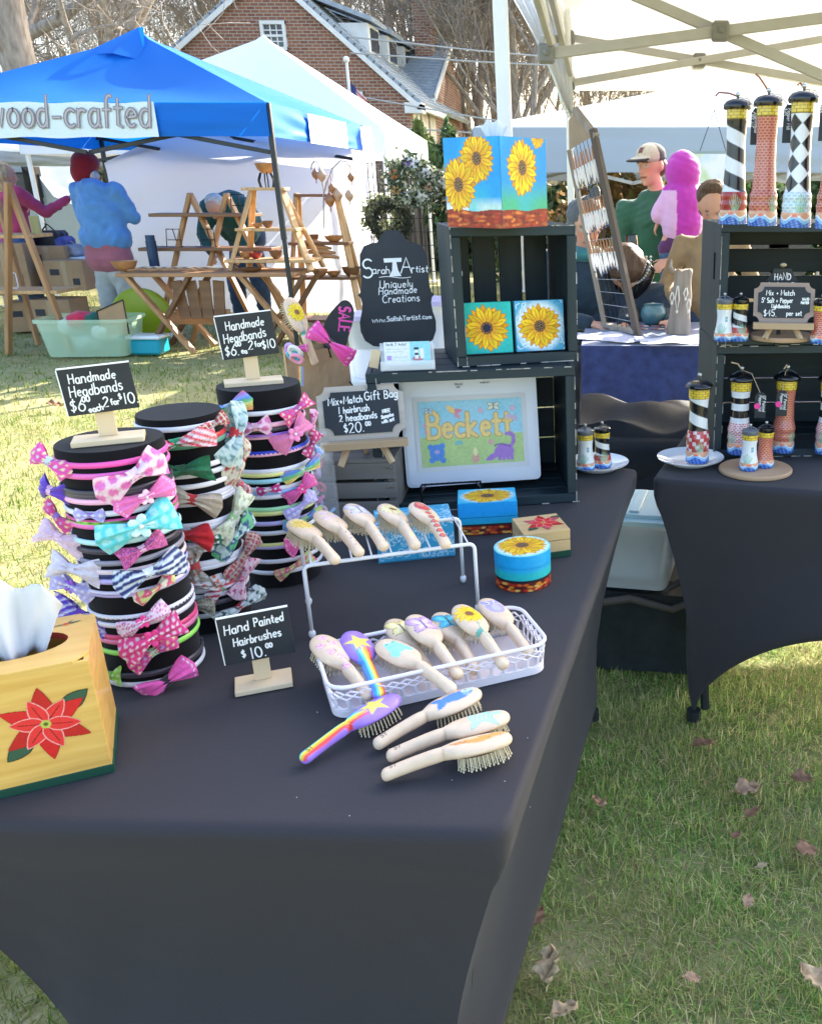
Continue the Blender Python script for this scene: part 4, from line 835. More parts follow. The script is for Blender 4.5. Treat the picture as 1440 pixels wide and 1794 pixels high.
# ================================================================== shaped name board
def scallop(w_, h, k=60):
 P = []
 for i in range(k + 1):
  a = -PI / 2 + 2 * PI * i / k; P.append(a)
 return P
def plaque_outline():
 R_ = [(0, 0), (.20, .0), (.34, .012), (.44, .06), (.485, .14), (.49, .22), (.455, .31), (.44, .38), (.455, .43), (.49, .455), (.455, .475), (.435, .52), (.43, .60), (.435, .7), (.425, .8), (.37, .87), (.27, .895), (.2, .90), (.165, .93), (.13, .97), (.07, 1.0), (0, 1.005)]
 return [(x, y) for x, y in R_] + [(-x, y) for x, y in reversed(R_[1:-1])]
bp_ = W(698, 612, ZC); t = thing('name_board', 'tall scalloped black chalkboard reading Sarah T Artist, on the big crate', 'sign', (bp_.x, bp_.y + .015, ZC + .004), cyaw * .6); BWd, BHt = .192, .283
tilt = Matrix.Rotation(R(-8), 4, 'X') @ Matrix(((1, 0, 0, 0), (0, 0, -1, 0), (0, 1, 0, 0), (0, 0, 0, 1)))
mb = MB(); mb.prism([(x * BWd, y * BHt) for x, y in plaque_outline()], .006, tilt, z0=-.006); bo = mb.build('board', slateb, t)
def SB(txt, x, y, h, rise=0, sl=0, wd=1): return (txt, x * BWd, y * BHt, h * BHt, rise, sl, wd)
mb = MB(); Mt = tilt
for txt, x, y, h, pen in (('S', -.41, .60, .14, .0042), ('arah', -.28, .635, .06, .0024), ('A', .08, .635, .12, .0036), ('rtist', .22, .645, .058, .0026)): ribbon(strokes(txt, x * BWd, y * BHt, h * BHt, .08, .02, seed=2, width=1.05), pen, Mt, mb)
for txt, x, y, h in (('Uniquely', -.2, .51, .062), ('Handmade', -.22, .455, .06), ('Creations', -.18, .385, .062), ('www.', -.33, .215, .045), ('SaRahTartist.com', -.14, .225, .04)): ribbon(strokes(txt, x * BWd, y * BHt, h * BHt, .05, .05, seed=5), .0024, Mt, mb)
ribbon([[(-.2 * BWd + .4 * BWd * i / 8, .605 * BHt + .002 * math.sin(i * .8)) for i in range(9)]], .0016, Mt, mb)
mb.add([Mt @ Vector((x * BWd, y * BHt, .0008)) for x, y in ((-.13, .765), (.1, .77), (.095, .735), (.03, .735), (.045, .665), (.085, .615), (-.075, .61), (-.03, .665), (-.02, .733), (-.125, .73))], [tuple(range(10))]); mb.build('lettering', CHALK, bo)
acr = mat('clear_acrylic', (.85, .88, .9), .05, alpha=.35, spec=.8); bc = W(716, 648, ZC); t = thing('card_holder', 'clear holder of printed business cards in front of the name board', 'card holder', (bc.x, bc.y, ZC + .0035), cyaw)
mb = MB(); mb.box((0, .0, .003), (.118, .05, .006), ch=.001); mb.box((0, -.024, .012), (.118, .003, .02), ch=.001); mb.box((0, .012, .03), (.118, .003, .052), Euler((R(-14), 0, 0)), ch=.001); mb.build('holder', acr, t)
def card(c):
 c.rect(.056, 0, .1, .06, (.3, .65, .72)); c.ell(.072, .014, .012, .006, (.5, .2, .2)); c.rect(.066, .014, .074, .034, (.8, .8, .8)); c.rect(.066, .022, .074, .027, (.05, .05, .05)); c.rect(.078, .014, .086, .036, (.82, .8, .8)); c.rect(.065, .034, .075, .039, (.02, .03, .05))
 c.text(strokes('Sarah T Artist', .004, .044, .0055), .0009, (.1, .1, .15)); c.rect(.004, .036, .05, .0368, (.4, .4, .45)); c.rect(.004, .03, .04, .0308, (.4, .4, .45)); c.rect(.018, .018, .05, .0188, (.4, .4, .45)); c.rect(.005, .012, .015, .022, (.5, .3, .6))
cd = MB(); ti = Matrix.Rotation(R(-14), 4, 'X'); Mc_ = Matrix.Translation((-.05, -.004, .008)) @ ti @ Matrix(((1, 0, 0, 0), (0, 0, -1, 0), (0, 1, 0, 0), (0, 0, 0, 1)))
cd.box(Mc_ @ Vector((.05, .026, -.006)), (.1, .011, .052), ti.to_3x3()); cb_ = cd.build('card_stack', mat('white_card', (.78, .8, .8), .6), t); canvas_sheet('printed_card', cb_, .1, .052, .0008, card, Mc_, PAINTM, (.74, .78, .8))
mb = MB(); mb.box((-.072, .012, .022), (.02, .004, .04), Euler((0, R(14), 0))); o = mb.build('price_tag', pale); o.location = t.location; o.rotation_euler = t.rotation_euler; tag(o, 'small blank wooden tag leaning beside the business cards', 'tag')
# ================================================================== painted canvases
def sun_canvas(name, label, loc, yaw, s_, paint, bg, side, lean=6):
 t = thing(name, label, 'painting', loc, rot=(R(-lean), 0, yaw)); mb = MB(); mb.box((s_ / 2, .013, s_ / 2), (s_, .026, s_), ch=.0012); mb.build('canvas_block', mat(name + side, {'teal': (.02, .4, .38), 'swirl': (.1, .42, .62)}[side], .6), t)
 canvas_sheet('painting', t, s_ - .002, s_ - .002, .0011, paint, frameM((.001, -.0005, .001), (1, 0, 0), (0, 0, 1)), PAINTM, bg); return t
def pA_(c): c.mix(.3 + .3 * nz2(c.X, c.Y, 60, 2), (.03, .6, .5)); sunflower(c, .056, .057, .052, 1, 12, .1, ORG); c.ell(.056, .057, .009, .009, (.02, .02, .05))
def pB_(c):
 for k in range(60):
  r = random.Random(k); x, y = r.uniform(0, .115), r.uniform(0, .115); a = math.atan2(y - .056, x - .056) + 1.57 + r.uniform(-.4, .4); L = .009; c.line([(x, y), (x + L * math.cos(a), y + L * math.sin(a)), (x + L * 1.6 * math.cos(a + .6), y + L * 1.6 * math.sin(a + .6))], .0017, random.Random(k).choice([(.8, .88, .92), (.02, .2, .42), (.3, .7, .8)]))
 c.ell(.056, .056, .054, .054, (.85, .88, .9), soft=.02); sunflower(c, .056, .056, .05, 1, 12, 0, ORG)
tcw = topc.matrix_world if False else None
def tp(x, y, z, th, o): c, s_ = math.cos(th), math.sin(th); return (o[0] + x * c - y * s_, o[1] + x * s_ + y * c, o[2] + z)
ty = cyaw + R(6); to = (tc_.x, tc_.y, ZC)
sun_canvas('sunflower_painting', 'teal sunflower painting, left of the pair inside the standing crate', tp(.019, .02, .0235, ty, to), ty, .116, pA_, (.03, .45, .42), 'teal')
sun_canvas('sunflower_painting', 'sunflower painting with blue and white swirled edges, right of the pair inside the standing crate', tp(.143, .02, .0235, ty, to), ty, .116, pB_, (.1, .42, .62), 'swirl')
bk0 = (cl.x, cl.y, ZT + .013); fw, fh = .325, .262; t = thing('framed_picture', 'white framed cartoon print spelling Beckett inside the big crate', 'picture', tp(.066, .075, .022, cyaw, bk0), rot=(R(-9), 0, cyaw + R(2)))
mb = MB(); rr = .012; out = []
for cx, cz, a0 in ((rr, rr, 180), (fw - rr, rr, 270), (fw - rr, fh - rr, 0), (rr, fh - rr, 90)): out += [(cx + rr * math.cos(R(a0 + 18 * k)), cz + rr * math.sin(R(a0 + 18 * k))) for k in range(6)]
Mz = Matrix(((1, 0, 0, 0), (0, 0, -1, 0), (0, 1, 0, 0), (0, 0, 0, 1))); mb.prism(out, .012, Mz, z0=-.012); mb.prism([(fw / 2 + (x - fw / 2) * .965, fh / 2 + (y - fh / 2) * .955) for x, y in out], .0025, Mz); fo = mb.build('frame', mat('glossy_white_plastic', (.72, .75, .82), .25, coat=.4), t)
iw, ih = .246, .157
def beck(c):
 c.rect(0, .072, iw, ih, (.32, .66, .8)); c.mix((c.Y > .07) * (.5 + .5 * nz2(c.X, c.Y, 50, 4)) * .35, (.6, .82, .88)); c.mix((c.Y <= .072) * (.5 + .5 * nz2(c.X, c.Y, 45, 9)) * .6, (.62, .72, .3))
 x = .02
 for ch_, wd in zip('Beckett', (.035, .03, .029, .032, .03, .026, .026)):
  T_ = strokes(ch_, x, .071, .056 if ch_ != 'B' else .062, 0, 0, .02, seed=4, width=.82); [c.line(s_, .0125, (.5, .27, .08)) for s_ in T_]; [c.line(s_, .0095, (.9, .66, .26)) for s_ in T_]; x += wd
 def fly(x, y, s_, col): [c.petal(x, y, a, s_, s_ * .55, col, (.1, .1, .15), s_ * .06) for a in (.5, 2.6, -.5, 3.6)]; c.line([(x, y - s_ * .4), (x, y + s_ * .4)], s_ * .1, (.1, .1, .12))
 fly(.024, .135, .012, (.55, .7, .8)); fly(.178, .139, .017, (.8, .8, .6)); c.petal(.075, .13, .1, .03, .012, (.75, .3, .4)); c.petal(.085, .128, 2.4, .026, .014, (.9, .65, .25)); c.petal(.085, .128, -.9, .02, .01, (.8, .35, .4))
 for x, y in ((.224, .132), (.227, .108), (.214, .112), (.147, .13)):
  for k in range(6): c.petal(x, y, k * 1.047, .008, .005, (.75, .6, .75), (.5, .25, .4), .0008)
 for x, y in ((.013, .1), (.014, .085)): c.ell(x, y, .004, .005, (.8, .4, .5))
 c.ell(.037, .034, .018, .02, (.12, .3, .7)); c.ell(.022, .048, .007, .007, (.12, .3, .7)); c.ell(.05, .05, .007, .007, (.12, .3, .7)); c.ell(.024, .016, .007, .007, (.12, .3, .7)); c.ell(.05, .015, .007, .007, (.12, .3, .7)); c.ell(.037, .036, .007, .005, (.45, .4, .75))
 c.ell(.09, .055, .01, .006, (.25, .55, .5)); c.ell(.128, .016, .009, .013, (.72, .4, .3)); c.petal(.128, .02, 1.57, .024, .012, (.85, .75, .4)); c.ell(.167, .053, .007, .006, (.75, .4, .4))
 p_ = (.42, .22, .6); c.petal(.152, .008, .45, .05, .014, p_); c.ell(.198, .028, .024, .017, p_); c.line([(.212, .035), (.222, .05), (.222, .065), (.212, .072)], .009, p_); c.line([(.212, .071), (.205, .07)], .008, p_)
 for x in (.186, .196, .207, .216): c.rect(x - .004, .006, x + .004, .02, p_)
 for k in range(9): c.ell(.176 + k * .0045, .043 + .003 * math.sin(k * .5), .0018, .003, (.25, .1, .4))
Mi = frameM((.046, -.0045, .034), (1, 0, 0), (0, 0, 1)); mb = MB(); mb.box((fw / 2, -.0035, fh / 2 - .005), (iw + .022, .0012, ih + .022)); mb.build('mat_board', mat('white_mat_board', (.72, .72, .72), .7), fo)
canvas_sheet('print', fo, iw, ih, .0011, beck, frameM((fw / 2 - iw / 2, -.0048, fh / 2 - .005 - ih / 2), (1, 0, 0), (0, 0, 1)), PAINTM, (.45, .62, .25))
mb = MB(); Mk = frameM((0, -.0032, 0), (1, 0, 0), (0, 0, 1)); ribbon(strokes('FRAME', .13, fh - .022, .005) + strokes('IMAGE SIZE', .19, fh - .02, .0035) + strokes('WHITE', .132, fh - .028, .003), .0009, Mk, mb); mb.build('frame_print', mat('dark_print', (.03, .03, .04), .6), fo)
t2 = thing('plate_stand', 'twisted black wire easel holding up the framed cartoon print', 'display easel', tp(.1, .02, .0, cyaw, bk0), cyaw); mb = MB()
tw = [(0, 0, .03)] + [(.0, -.03, .006), (.0, -.045, .035), (.0, -.045, .052)] + [(.005 + .13 * i / 20, -.045, .056 + .0012 * (i % 2)) for i in range(21)] + [(.14, -.045, .05), (.14, -.045, .035), (.14, -.03, .006), (.14, 0, .03)]
mb.tube([Vector(p) + Vector((0, .0, .004)) for p in tw], .0022, 6)
for i in range(34): f = i / 33; mb.ell((.004 + .132 * f, -.045, .0605), (.003, .0028, .0028), 6, 4)
mb.tube([(.0, 0, .03), (.02, .12, .02), (.07, .2, .2)], .002, 6); mb.tube([(.14, 0, .03), (.12, .12, .02), (.07, .2, .2)], .002, 6); mb.tube([(.1, -.04, .0), (.19, -.04, .0)], .0016, 5); mb.build('wire', mat('black_wire', (.012, .012, .014), .35, metal=.6), t2)
whw = wood('whitewashed_wood', (.36, .31, .26), (.52, .46, .4), 0, 30, .75, .3); oak = wood('oiled_oak', (.42, .28, .16), (.55, .4, .25), 0, 22, .6, .25)
def notch(w_, h, r):
 P = []
 for cx, cy, a0 in ((0, 0, 90), (w_, 0, 180), (w_, h, 270), (0, h, 0)): P += [(cx + r * math.cos(R(a0 - 15 * k)), cy + r * math.sin(R(a0 - 15 * k))) for k in range(7)]
 return [(x, y) for x, y in P]
def easel_sign(loc, yaw, w_, h, label, lines, pen, legs=.05, fm=None, wl=1.0, lean=-14):
 t = thing('easel_sign', label, 'sign', loc, rot=(0, 0, yaw)); fm = fm or whw; tl = Matrix.Translation((0, 0, legs)) @ Matrix.Rotation(R(lean), 4, 'X') @ Matrix(((1, 0, 0, -w_ / 2), (0, 0, -1, 0), (0, 1, 0, 0), (0, 0, 0, 1)))
 mb = MB(); mb.prism(notch(w_, h, w_ * .1), .005, tl, z0=-.006); f = mb.build('frame', fm, t)
 b = w_ * .07; mb = MB(); mb.prism([(x + b, y + b) for x, y in notch(w_ - 2 * b, h - 2 * b, w_ * .095)], .0012, tl); bo = mb.build('board', slateb, t)
 lettering(bo, tl @ Matrix.Translation((0, 0, .0012)), [(l[0], l[1] * w_, l[2] * h, l[3] * h) + tuple(l[4:]) for l in lines], pen)
 mb = MB(); mb.box((0, -.012, legs - .008), (w_ * 1.0 * wl, .022, .016), ch=.001); mb.build('ledge', oak, t)
 for s_ in (-1, 1): mb = MB(); mb.cyl((s_ * w_ * .17, .006, legs - .004), (s_ * w_ * .3, -.02, .0), .008, .007, 4); mb.build('leg', oak, t)
 mb = MB(); mb.cyl((0, .05, legs + h * .5), (-.0, .075, 0), .008, .007, 4); mb.build('leg', oak, t); return t
ep = W(640, 800, ZG); easel_sign((ep.x + .015, ep.y - .045, ZG + .001), R(16), .185, .12, 'rustic framed chalk easel reading Mix + Match Gift Bag $20.00, on the small grey crate', [('Mix+Match', .13, .66, .13, .06, .05, .95), ('Gift Bag', .55, .72, .15, .04, .05), ('1 hairbrush', .24, .5, .12, .04, 0, .9), ('2 headbands', .24, .35, .12, .05, 0, .95), ('$20.', .28, .14, .17, .03), ('00', .53, .25, .08), ('FREE', .74, .46, .06, .2), ('Samples', .72, .36, .06, .2), ('with set', .72, .27, .06, .2)], .0026, .052, lean=-20)
# ================================================================== gift bag with its goods
kraft = mat('kraft_paper', (.45, .29, .16), .75, var=.08, scale=30, bump=.2); bg0 = W(545, 792, ZG); t = thing('gift_bag', 'open brown kraft gift bag filled with a brush, bow and sale sign', 'bag', (bg0.x + .01, bg0.y + .09, ZG - .004), R(24)); bw2, bd2, bh2 = .14, .075, .225
def wl_(a, b, n=8):
 P = []
 for i in range(n + 1):
  z = bh2 * i / n; P.append([(a[0] + (b[0] - a[0]) * j / 8 + .0, a[1] + (b[1] - a[1]) * j / 8 + .003 * math.sin(j * 1.1 + i) * (i / n), z + (.002 * (j % 2) if i == n else 0)) for j in range(9)])
 return P
mb = MB()
for a, b in (((-bw2 / 2, 0), (bw2 / 2, 0)), ((bw2 / 2, 0), (bw2 / 2, bd2)), ((bw2 / 2, bd2), (-bw2 / 2, bd2)), ((-bw2 / 2, bd2), (-bw2 / 2, 0))): mb.grid(wl_(a, b))
mb.box((0, bd2 / 2, .003), (bw2 - .004, bd2 - .004, .004)); mb.build('paper', kraft, t)
mb = MB(); mb.tube([(-.02, .0, bh2 - .02), (-.015, -.01, bh2 + .03), (.02, -.015, bh2 + .035), (.03, 0, bh2 - .02)], .0018, 6); mb.tube([(.066, .0, bh2 - .08), (.078, -.004, bh2 - .1), (.079, -.004, bh2 - .17), (.07, 0, bh2 - .2)], .0018, 6); mb.build('handle', mat('black_cord', (.01, .01, .012), .7), t)
bagM = (t.location.copy(), t.rotation_euler.z)
def bagpt(x, y, z): c, s_ = math.cos(bagM[1]), math.sin(bagM[1]); return Vector((bagM[0].x + x * c - y * s_, bagM[0].y + x * s_ + y * c, bagM[0].z + z))
t = thing('sale_sign', 'dark oval tag lettered SALE in pink, standing in the gift bag', 'sign', bagpt(.028, .02, bh2 - .03), rot=(R(-6), R(22), R(20)))
mb = MB(); ol = [(.03 * math.sin(2 * PI * k / 30) * (1 + .12 * math.sin(6 * PI * k / 30)), .075 + .072 * -math.cos(2 * PI * k / 30)) for k in range(30)]; mb.prism(ol, .003, Mz, z0=-.003); bo = mb.build('board', slateb, t)
lettering(bo, frameM((-.011, -.0005, .128), (.22, 0, -1), (1, 0, .22)), [('SALE', .0, 0, .026, 0, 0, .95)], .005, mat('hot_pink_paint', (.85, .08, .4), .5))
def tissue(loc, s_, label, seed, yaw=0.0, hgt=1.0):
 P = []; r = random.Random(seed)
 for i in range(11):
  t_ = i / 10; row = []
  for j in range(15):
   q = (j - 7) / 7; wd_ = s_ * (.30 + .45 * t_ - .12 * t_ * t_); row.append((q * wd_, s_ * (.10 * math.sin(q * 5 + t_ * 2 + seed) + .06 * math.sin(q * 11 - t_ * 3)) * (1 - .3 * t_) + .12 * s_ * t_, s_ * hgt * (t_ * (.95 - .35 * q * q * t_ + .1 * math.sin(j * 1.3 + seed) * t_))))
  P.append(row)
 mb = MB(); mb.grid(P); o = mb.build('tissue', mat('white_tissue', (.82, .83, .84), .9, trans=.35), smooth=True); o.location = loc; o.rotation_euler = (0, 0, yaw); sm = o.modifiers.new('thickness', 'SOLIDIFY'); sm.thickness = .0006; return tag(o, label, 'tissue')
ZB = ZC + .306; sb = W(881, 401, ZB); s_ = .148; yw = R(-40)
t = thing('tissue_box', 'cube tissue box painted with yellow sunflowers on blue, on top of the standing crate', 'tissue box', (sb.x, sb.y, ZB + .0012), 0); hB = .172
dL = Vector((math.cos(R(180 - 33)), math.sin(R(180 - 33)), 0)); dR = Vector((math.cos(R(180 - 33 - 90)), math.sin(R(180 - 33 - 90)), 0)); P4 = [Vector(), dR * s_, dR * s_ + dL * s_, dL * s_]
mb = MB(); mb.prism([(p.x, p.y) for p in P4], hB); mb.build('box', mat('painted_sky_blue', (.02, .32, .62), .5), t)
def soil(c, w_):
 m = c.Y < .034 + .002 * np.sin(c.X * 60); c.mix(m * 1.0, (.28, .03, .015))
 for k in range(55): r = random.Random(k); c.ell(r.uniform(0, w_), r.uniform(.002, .03), r.uniform(.003, .008), r.uniform(.0015, .003), random.Random(k + 9).choice([(.5, .05, .02), (.15, .015, .01), (.75, .22, .04), (.4, .12, .03)]), soft=.003)
def faceL(c): c.mix(np.clip((c.Y - .04) / .02, 0, 1) * 1, (.01, .3, .72)); c.mix(np.clip((.1 - c.Y) / .06, 0, 1) * (c.X > .06) * (.6 + .4 * nz2(c.X, c.Y, 40, 3)), (.05, .55, .45)); c.mix(np.clip(nz2(c.X, c.Y, 30, 6), 0, 1) * .5, (.03, .5, .85)); soil(c, s_); sunflower(c, .088, .132, .048, .92); sunflower(c, .036, .083, .052, .9)
def faceR(c): c.mix(1, (.01, .3, .72)); c.mix(np.clip((.09 - c.Y) / .04, 0, 1), (.06, .45, .25)); c.mix(np.clip(nz2(c.X, c.Y, 30, 7), 0, 1) * .4, (.02, .45, .75)); soil(c, s_); sunflower(c, .068, .115, .054, .88, light=(1, .78, .02)); sunflower(c, .12, .178, .026, .9)
canvas_sheet('painted_face', t, s_, hB, .0012, faceL, frameM(dL * s_ - Vector((math.sin(R(33)), math.cos(R(33)), 0)) * .0006, -dL, (0, 0, 1)), PAINT); canvas_sheet('painted_face', t, s_, hB, .0012, faceR, frameM(Vector((math.sin(R(57)), -math.cos(R(57)), 0)) * .0006, dR, (0, 0, 1)), PAINT)
cb2 = sb + (dL + dR) * s_ / 2; tissue((cb2.x, cb2.y, ZB + hB), .05, 'white tissue poking from the sunflower tissue box', 2, .3, .75)
pR = W(205, 1352, ZT); pL_ = W(0, 1386, ZT); py_ = R(26); t = thing('tissue_box', 'golden wooden tissue box painted with a red poinsettia, nearest corner of the table', 'tissue box', (pR.x - .004, pR.y, ZT), py_); bwd, bdp, bht = .215, .145, .165
goldw = mat('golden_varnished_wood', (.62, .34, .07), .4, var=.3, col2=(.78, .5, .14), scale=9, stretch=(.6, 3, 9), bump=.1, coat=.3)
mb = MB()
for c, s3 in (((-bwd / 2, .003, bht / 2), (bwd, .006, bht)), ((-bwd / 2, bdp - .003, bht / 2), (bwd, .006, bht)), ((-.003, bdp / 2, bht / 2), (.006, bdp - .012, bht)), ((-bwd + .003, bdp / 2, bht / 2), (.006, bdp - .012, bht))): mb.box(c, s3, ch=.0006)
mb.build('box', goldw, t); n = 28; oc = (-.088, bdp / 2); ov_ = [(oc[0] + .062 * math.cos(2 * PI * k / n), oc[1] + .036 * math.sin(2 * PI * k / n)) for k in range(n)]
def edge_pt(k): a = 2 * PI * k / n; c_, s2 = math.cos(a), math.sin(a); m_ = min((bwd / 2) / max(abs(c_), 1e-6), (bdp / 2) / max(abs(s2), 1e-6)); return (-bwd / 2 + c_ * m_, bdp / 2 + s2 * m_)
eo = [edge_pt(k) for k in range(n)]; mb = MB(); vs_ = [(x, y, bht + .003) for x, y in eo] + [(x, y, bht + .003) for x, y in ov_] + [(x, y, bht - .006) for x, y in ov_] + [(x, y, bht + .0002) for x, y in eo]
mb.add(vs_, [(k, (k + 1) % n, n + (k + 1) % n, n + k) for k in range(n)] + [(3 * n + k, 3 * n + (k + 1) % n, (k + 1) % n, k) for k in range(n)]); mb.build('lid', goldw, t)
mb = MB(); mb.add(vs_, [(n + k, n + (k + 1) % n, 2 * n + (k + 1) % n, 2 * n + k) for k in range(n)]); mb.build('opening_edge', mat('dark_red_paint', (.3, .03, .02), .5), t)
mb = MB(); mb.prism([(-.0012, .0012), (-bwd + .0012, .0012), (-bwd + .0012, bdp - .0012), (-.0012, bdp - .0012)], .002, z0=-.0015); mb.box((-bwd / 2, -.0006, .006), (bwd + .002, .002, .012), ch=.0005); mb.box((.0006, bdp / 2, .006), (.002, bdp, .012), ch=.0005); mb.build('green_base', mat('dark_green_paint', (.008, .06, .035), .5), t)
def tr_canvas(name, parent, w_, h, res, paint, M, m=PAINT, keep=.02):
 """like canvas_sheet, but only the painted faces are kept, so the wood shows round the flower"""
 nx = int(w_ / res) + 1; ny = int(h / res) + 1; X, Yv = np.meshgrid(np.linspace(0, w_, nx), np.linspace(0, h, ny)); c = Canvas(X, Yv, (-9, -9, -9), res * .01); paint(c); ok = c.C[..., 0] > -1
 c2 = Canvas(X, Yv, (0, 0, 0), res * 1.1); c2.C[...] = np.where(ok[..., None], np.maximum(c.C, 0), 0); Fq = gridfaces(ny, nx); Fq = Fq[ok.reshape(-1)[Fq].all(1)]
 P = np.stack([X, Yv, np.zeros_like(X), np.ones_like(X)], -1).reshape(-1, 4) @ np.array(M).T; return npmesh(name, P[:, :3], Fq, m, parent, colors=c2.C)
tr_canvas('painted_poinsettia', t, .12, .12, .0007, lambda c: poinsettia(c, .06, .06, .052), frameM((-bwd / 2 - .06 + .048, -.0008, .03), (1, 0, 0), (0, 0, 1)))
def sprig(c):
 c.petal(.02, .012, .2, .02, .005, (.05, .1, .05)); c.petal(.02, .012, .9, .014, .004, (.05, .1, .05)); c.petal(.02, .012, 3.3, .018, .004, (.05, .1, .05)); c.ell(.02, .012, .004, .004, (.6, .08, .03))
tr_canvas('painted_sprig', t, .045, .024, .0007, sprig, frameM((-.052, bdp - .04, bht + .0036), (1, 0, 0), (0, 1, 0)))
tc3 = Vector((pR.x, pR.y, 0)) + Matrix.Rotation(py_, 3, 'Z') @ Vector((-.092, .07, 0)); tissue((tc3.x, tc3.y, ZT + bht - .012), .105, 'big white tissue pulled up from the poinsettia box', 5, py_ + .2, 1.0)
# ================================================================== small keepsake boxes
def swirl(c, w_, h, seed):
 for k in range(130):
  r = random.Random(seed + k); x, y, q = r.uniform(0, w_), r.uniform(0, h), r.uniform(.004, .012); a0 = r.uniform(0, 6); c.line([(x + q * (1 - i / 12) * math.cos(a0 + i * .6), y + q * (1 - i / 12) * math.sin(a0 + i * .6)) for i in range(10)], .0013, r.choice([(.55, .8, .88), (.75, .88, .92), (.02, .3, .5)]))
def rubble(c, w_, h, y1):
 c.mix(c.Y < y1 + .004, (.02, .012, .012)); c.mix(c.Y < y1, (.1, .01, .01))
 for k in range(int(w_ / .0032)): r = random.Random(k * 3); c.ell(r.uniform(0, w_), r.choice([.2, .5, .8]) * y1 + r.uniform(-.001, .001), r.uniform(.004, .0075), .0026, r.choice([(.8, .25, .02), (.45, .02, .01), (.85, .45, .1), (.5, .05, .02), (.7, .12, .02)]), ang=r.uniform(-.2, .2))
def hinged(label, name, u, v, yaw, w_, d, h, face, top, base, split=.55, mt=None):
 p = W(u, v, ZT); t = thing(name, label, 'box', (p.x, p.y, ZT), yaw)
 for nm, z0, z1 in (('box', 0, h * split - .0006), ('lid', h * split + .0006, h)):
  mb = MB(); mb.box((w_ / 2, d / 2, (z0 + z1) / 2), (w_, d, z1 - z0), ch=.0012); o = mb.build(nm, mt or base, t)
  if face:
   canvas_sheet('painted_face', o, w_ - .002, z1 - z0 - .001, .0012, lambda c: (setattr(c, 'Y', c.Y + z0), face(c)), frameM((.001, -.0005, z0 + .0005), (1, 0, 0), (0, 0, 1)))
   canvas_sheet('painted_face', o, d - .002, z1 - z0 - .001, .0012, lambda c: (setattr(c, 'Y', c.Y + z0), face(c)), frameM((w_ + .0005, .001, z0 + .0005), (0, 1, 0), (0, 0, 1)))
   canvas_sheet('painted_face', o, d - .002, z1 - z0 - .001, .0012, lambda c: (setattr(c, 'Y', c.Y + z0), face(c)), frameM((-.0005, d - .001, z0 + .0005), (0, -1, 0), (0, 0, 1)))
 if top: (canvas_sheet('painted_lid', o, w_ - .002, d - .002, .0011, top[0], frameM((.001, .001, h + .0006), (1, 0, 0), (0, 1, 0)), PAINT, top[1]) if top[1] else tr_canvas('painted_flower', o, w_, d, .0008, top[0], frameM((0, 0, h + .0008), (1, 0, 0), (0, 1, 0))))
 return t
skyb = mat('sky_blue_paint', (.02, .38, .68), .45)
def bface(c): c.C[...] = (.01, .33, .75); c.mix(np.clip((.05 - c.Y) / .03, 0, 1) * .8, (.02, .42, .4)); rubble(c, .14, .08, .022)
def btop(c): c.ell(.064, .045, .058, .045, (.6, .8, .75), soft=.01); sunflower(c, .064, .045, .045, 1.2)
hinged('square sky blue box with a sunflower lid and red pebble border, behind the round one', 'keepsake_box', 805, 940, R(9), .128, .095, .075, bface, (btop, (.03, .5, .75)), skyb)
def stop_(c):
 c.C[...] = (.05, .38, .6); swirl(c, .16, .12, 5)
hinged('square blue tissue box with white swirls, half hidden behind the brush rack', 'tissue_box', 663, 988, R(16), .155, .095, .082, lambda c: (c.C.__setitem__(Ellipsis, (.05, .38, .6)), swirl(c, .16, .09, 60)), (stop_, (.05, .38, .6)), mat('swirl_blue', (.05, .38, .6), .5), .02)
pn = wood('honey_pine', (.58, .37, .16), (.7, .48, .24), 0, 24, .5, .15)
def ptop(c): poinsettia(c, .056, .052, .044, (.55, .08, .1), 1)
nb = hinged('natural pine box with a red flower on the lid, beside the round sunflower box', 'keepsake_box', 919, 985, R(20), .098, .1, .06, None, (ptop, None), pn, .62)
mb = MB(); mb.box((.049, -.0006, .007), (.0985, .002, .014), ch=.0005); mb.box((.0985, .05, .007), (.002, .1, .014), ch=.0005); mb.box((-.0005, .05, .007), (.002, .1, .014), ch=.0005); mb.build('green_base', mat('dark_green_paint'), nb)
rb = W(917, 1018, ZT); t = thing('keepsake_box', 'round sky blue box with a sunflower lid and red pebble border', 'box', (rb.x, rb.y + .0, ZT)); rad = .0535; hh = .073
for nm, z0, z1 in (('box', 0, .047), ('lid', .048, hh)):
 nth, nzz = 170, int((z1 - z0) / .0011); A, Zz = np.meshgrid(np.linspace(0, 2 * PI, nth, endpoint=False), np.linspace(z0, z1, nzz)); rr2 = rad * (1 if nm == 'box' else 1.008)
 c = Canvas(A * rad, Zz, (.01, .36, .72), .0013); c.mix(np.clip((.046 - c.Y) / .012, 0, 1) * .85, (.02, .5, .45));
 if nm == 'box': rubble(c, 2 * PI * rad, hh, .019)
 o = npmesh(nm, np.stack([rr2 * np.cos(A), rr2 * np.sin(A), Zz], -1), gridfaces(nzz, nth, True), PAINT, t, smooth=True, colors=c.C)
mb = MB(); mb.cyl((0, 0, 0), (0, 0, hh - .001), rad * .97, n=48); mb.build('inner_box', skyb, t)
rg = np.linspace(0, 1, 52); A, Q = np.meshgrid(np.linspace(0, 2 * PI, 150, endpoint=False), rg); X = Q * rad * 1.008 * np.cos(A); Yv = Q * rad * 1.008 * np.sin(A); c = Canvas(X, Yv, (.03, .5, .62), .0012); c.ell(0, 0, .051, .051, (.6, .8, .7), soft=.008); sunflower(c, 0, 0, .047, 1, 13, .1)
npmesh('painted_lid', np.stack([X, Yv, hh + .0025 * (1 - Q ** 6)], -1), gridfaces(52, 150, True), PAINT, o, smooth=True, colors=c.C)
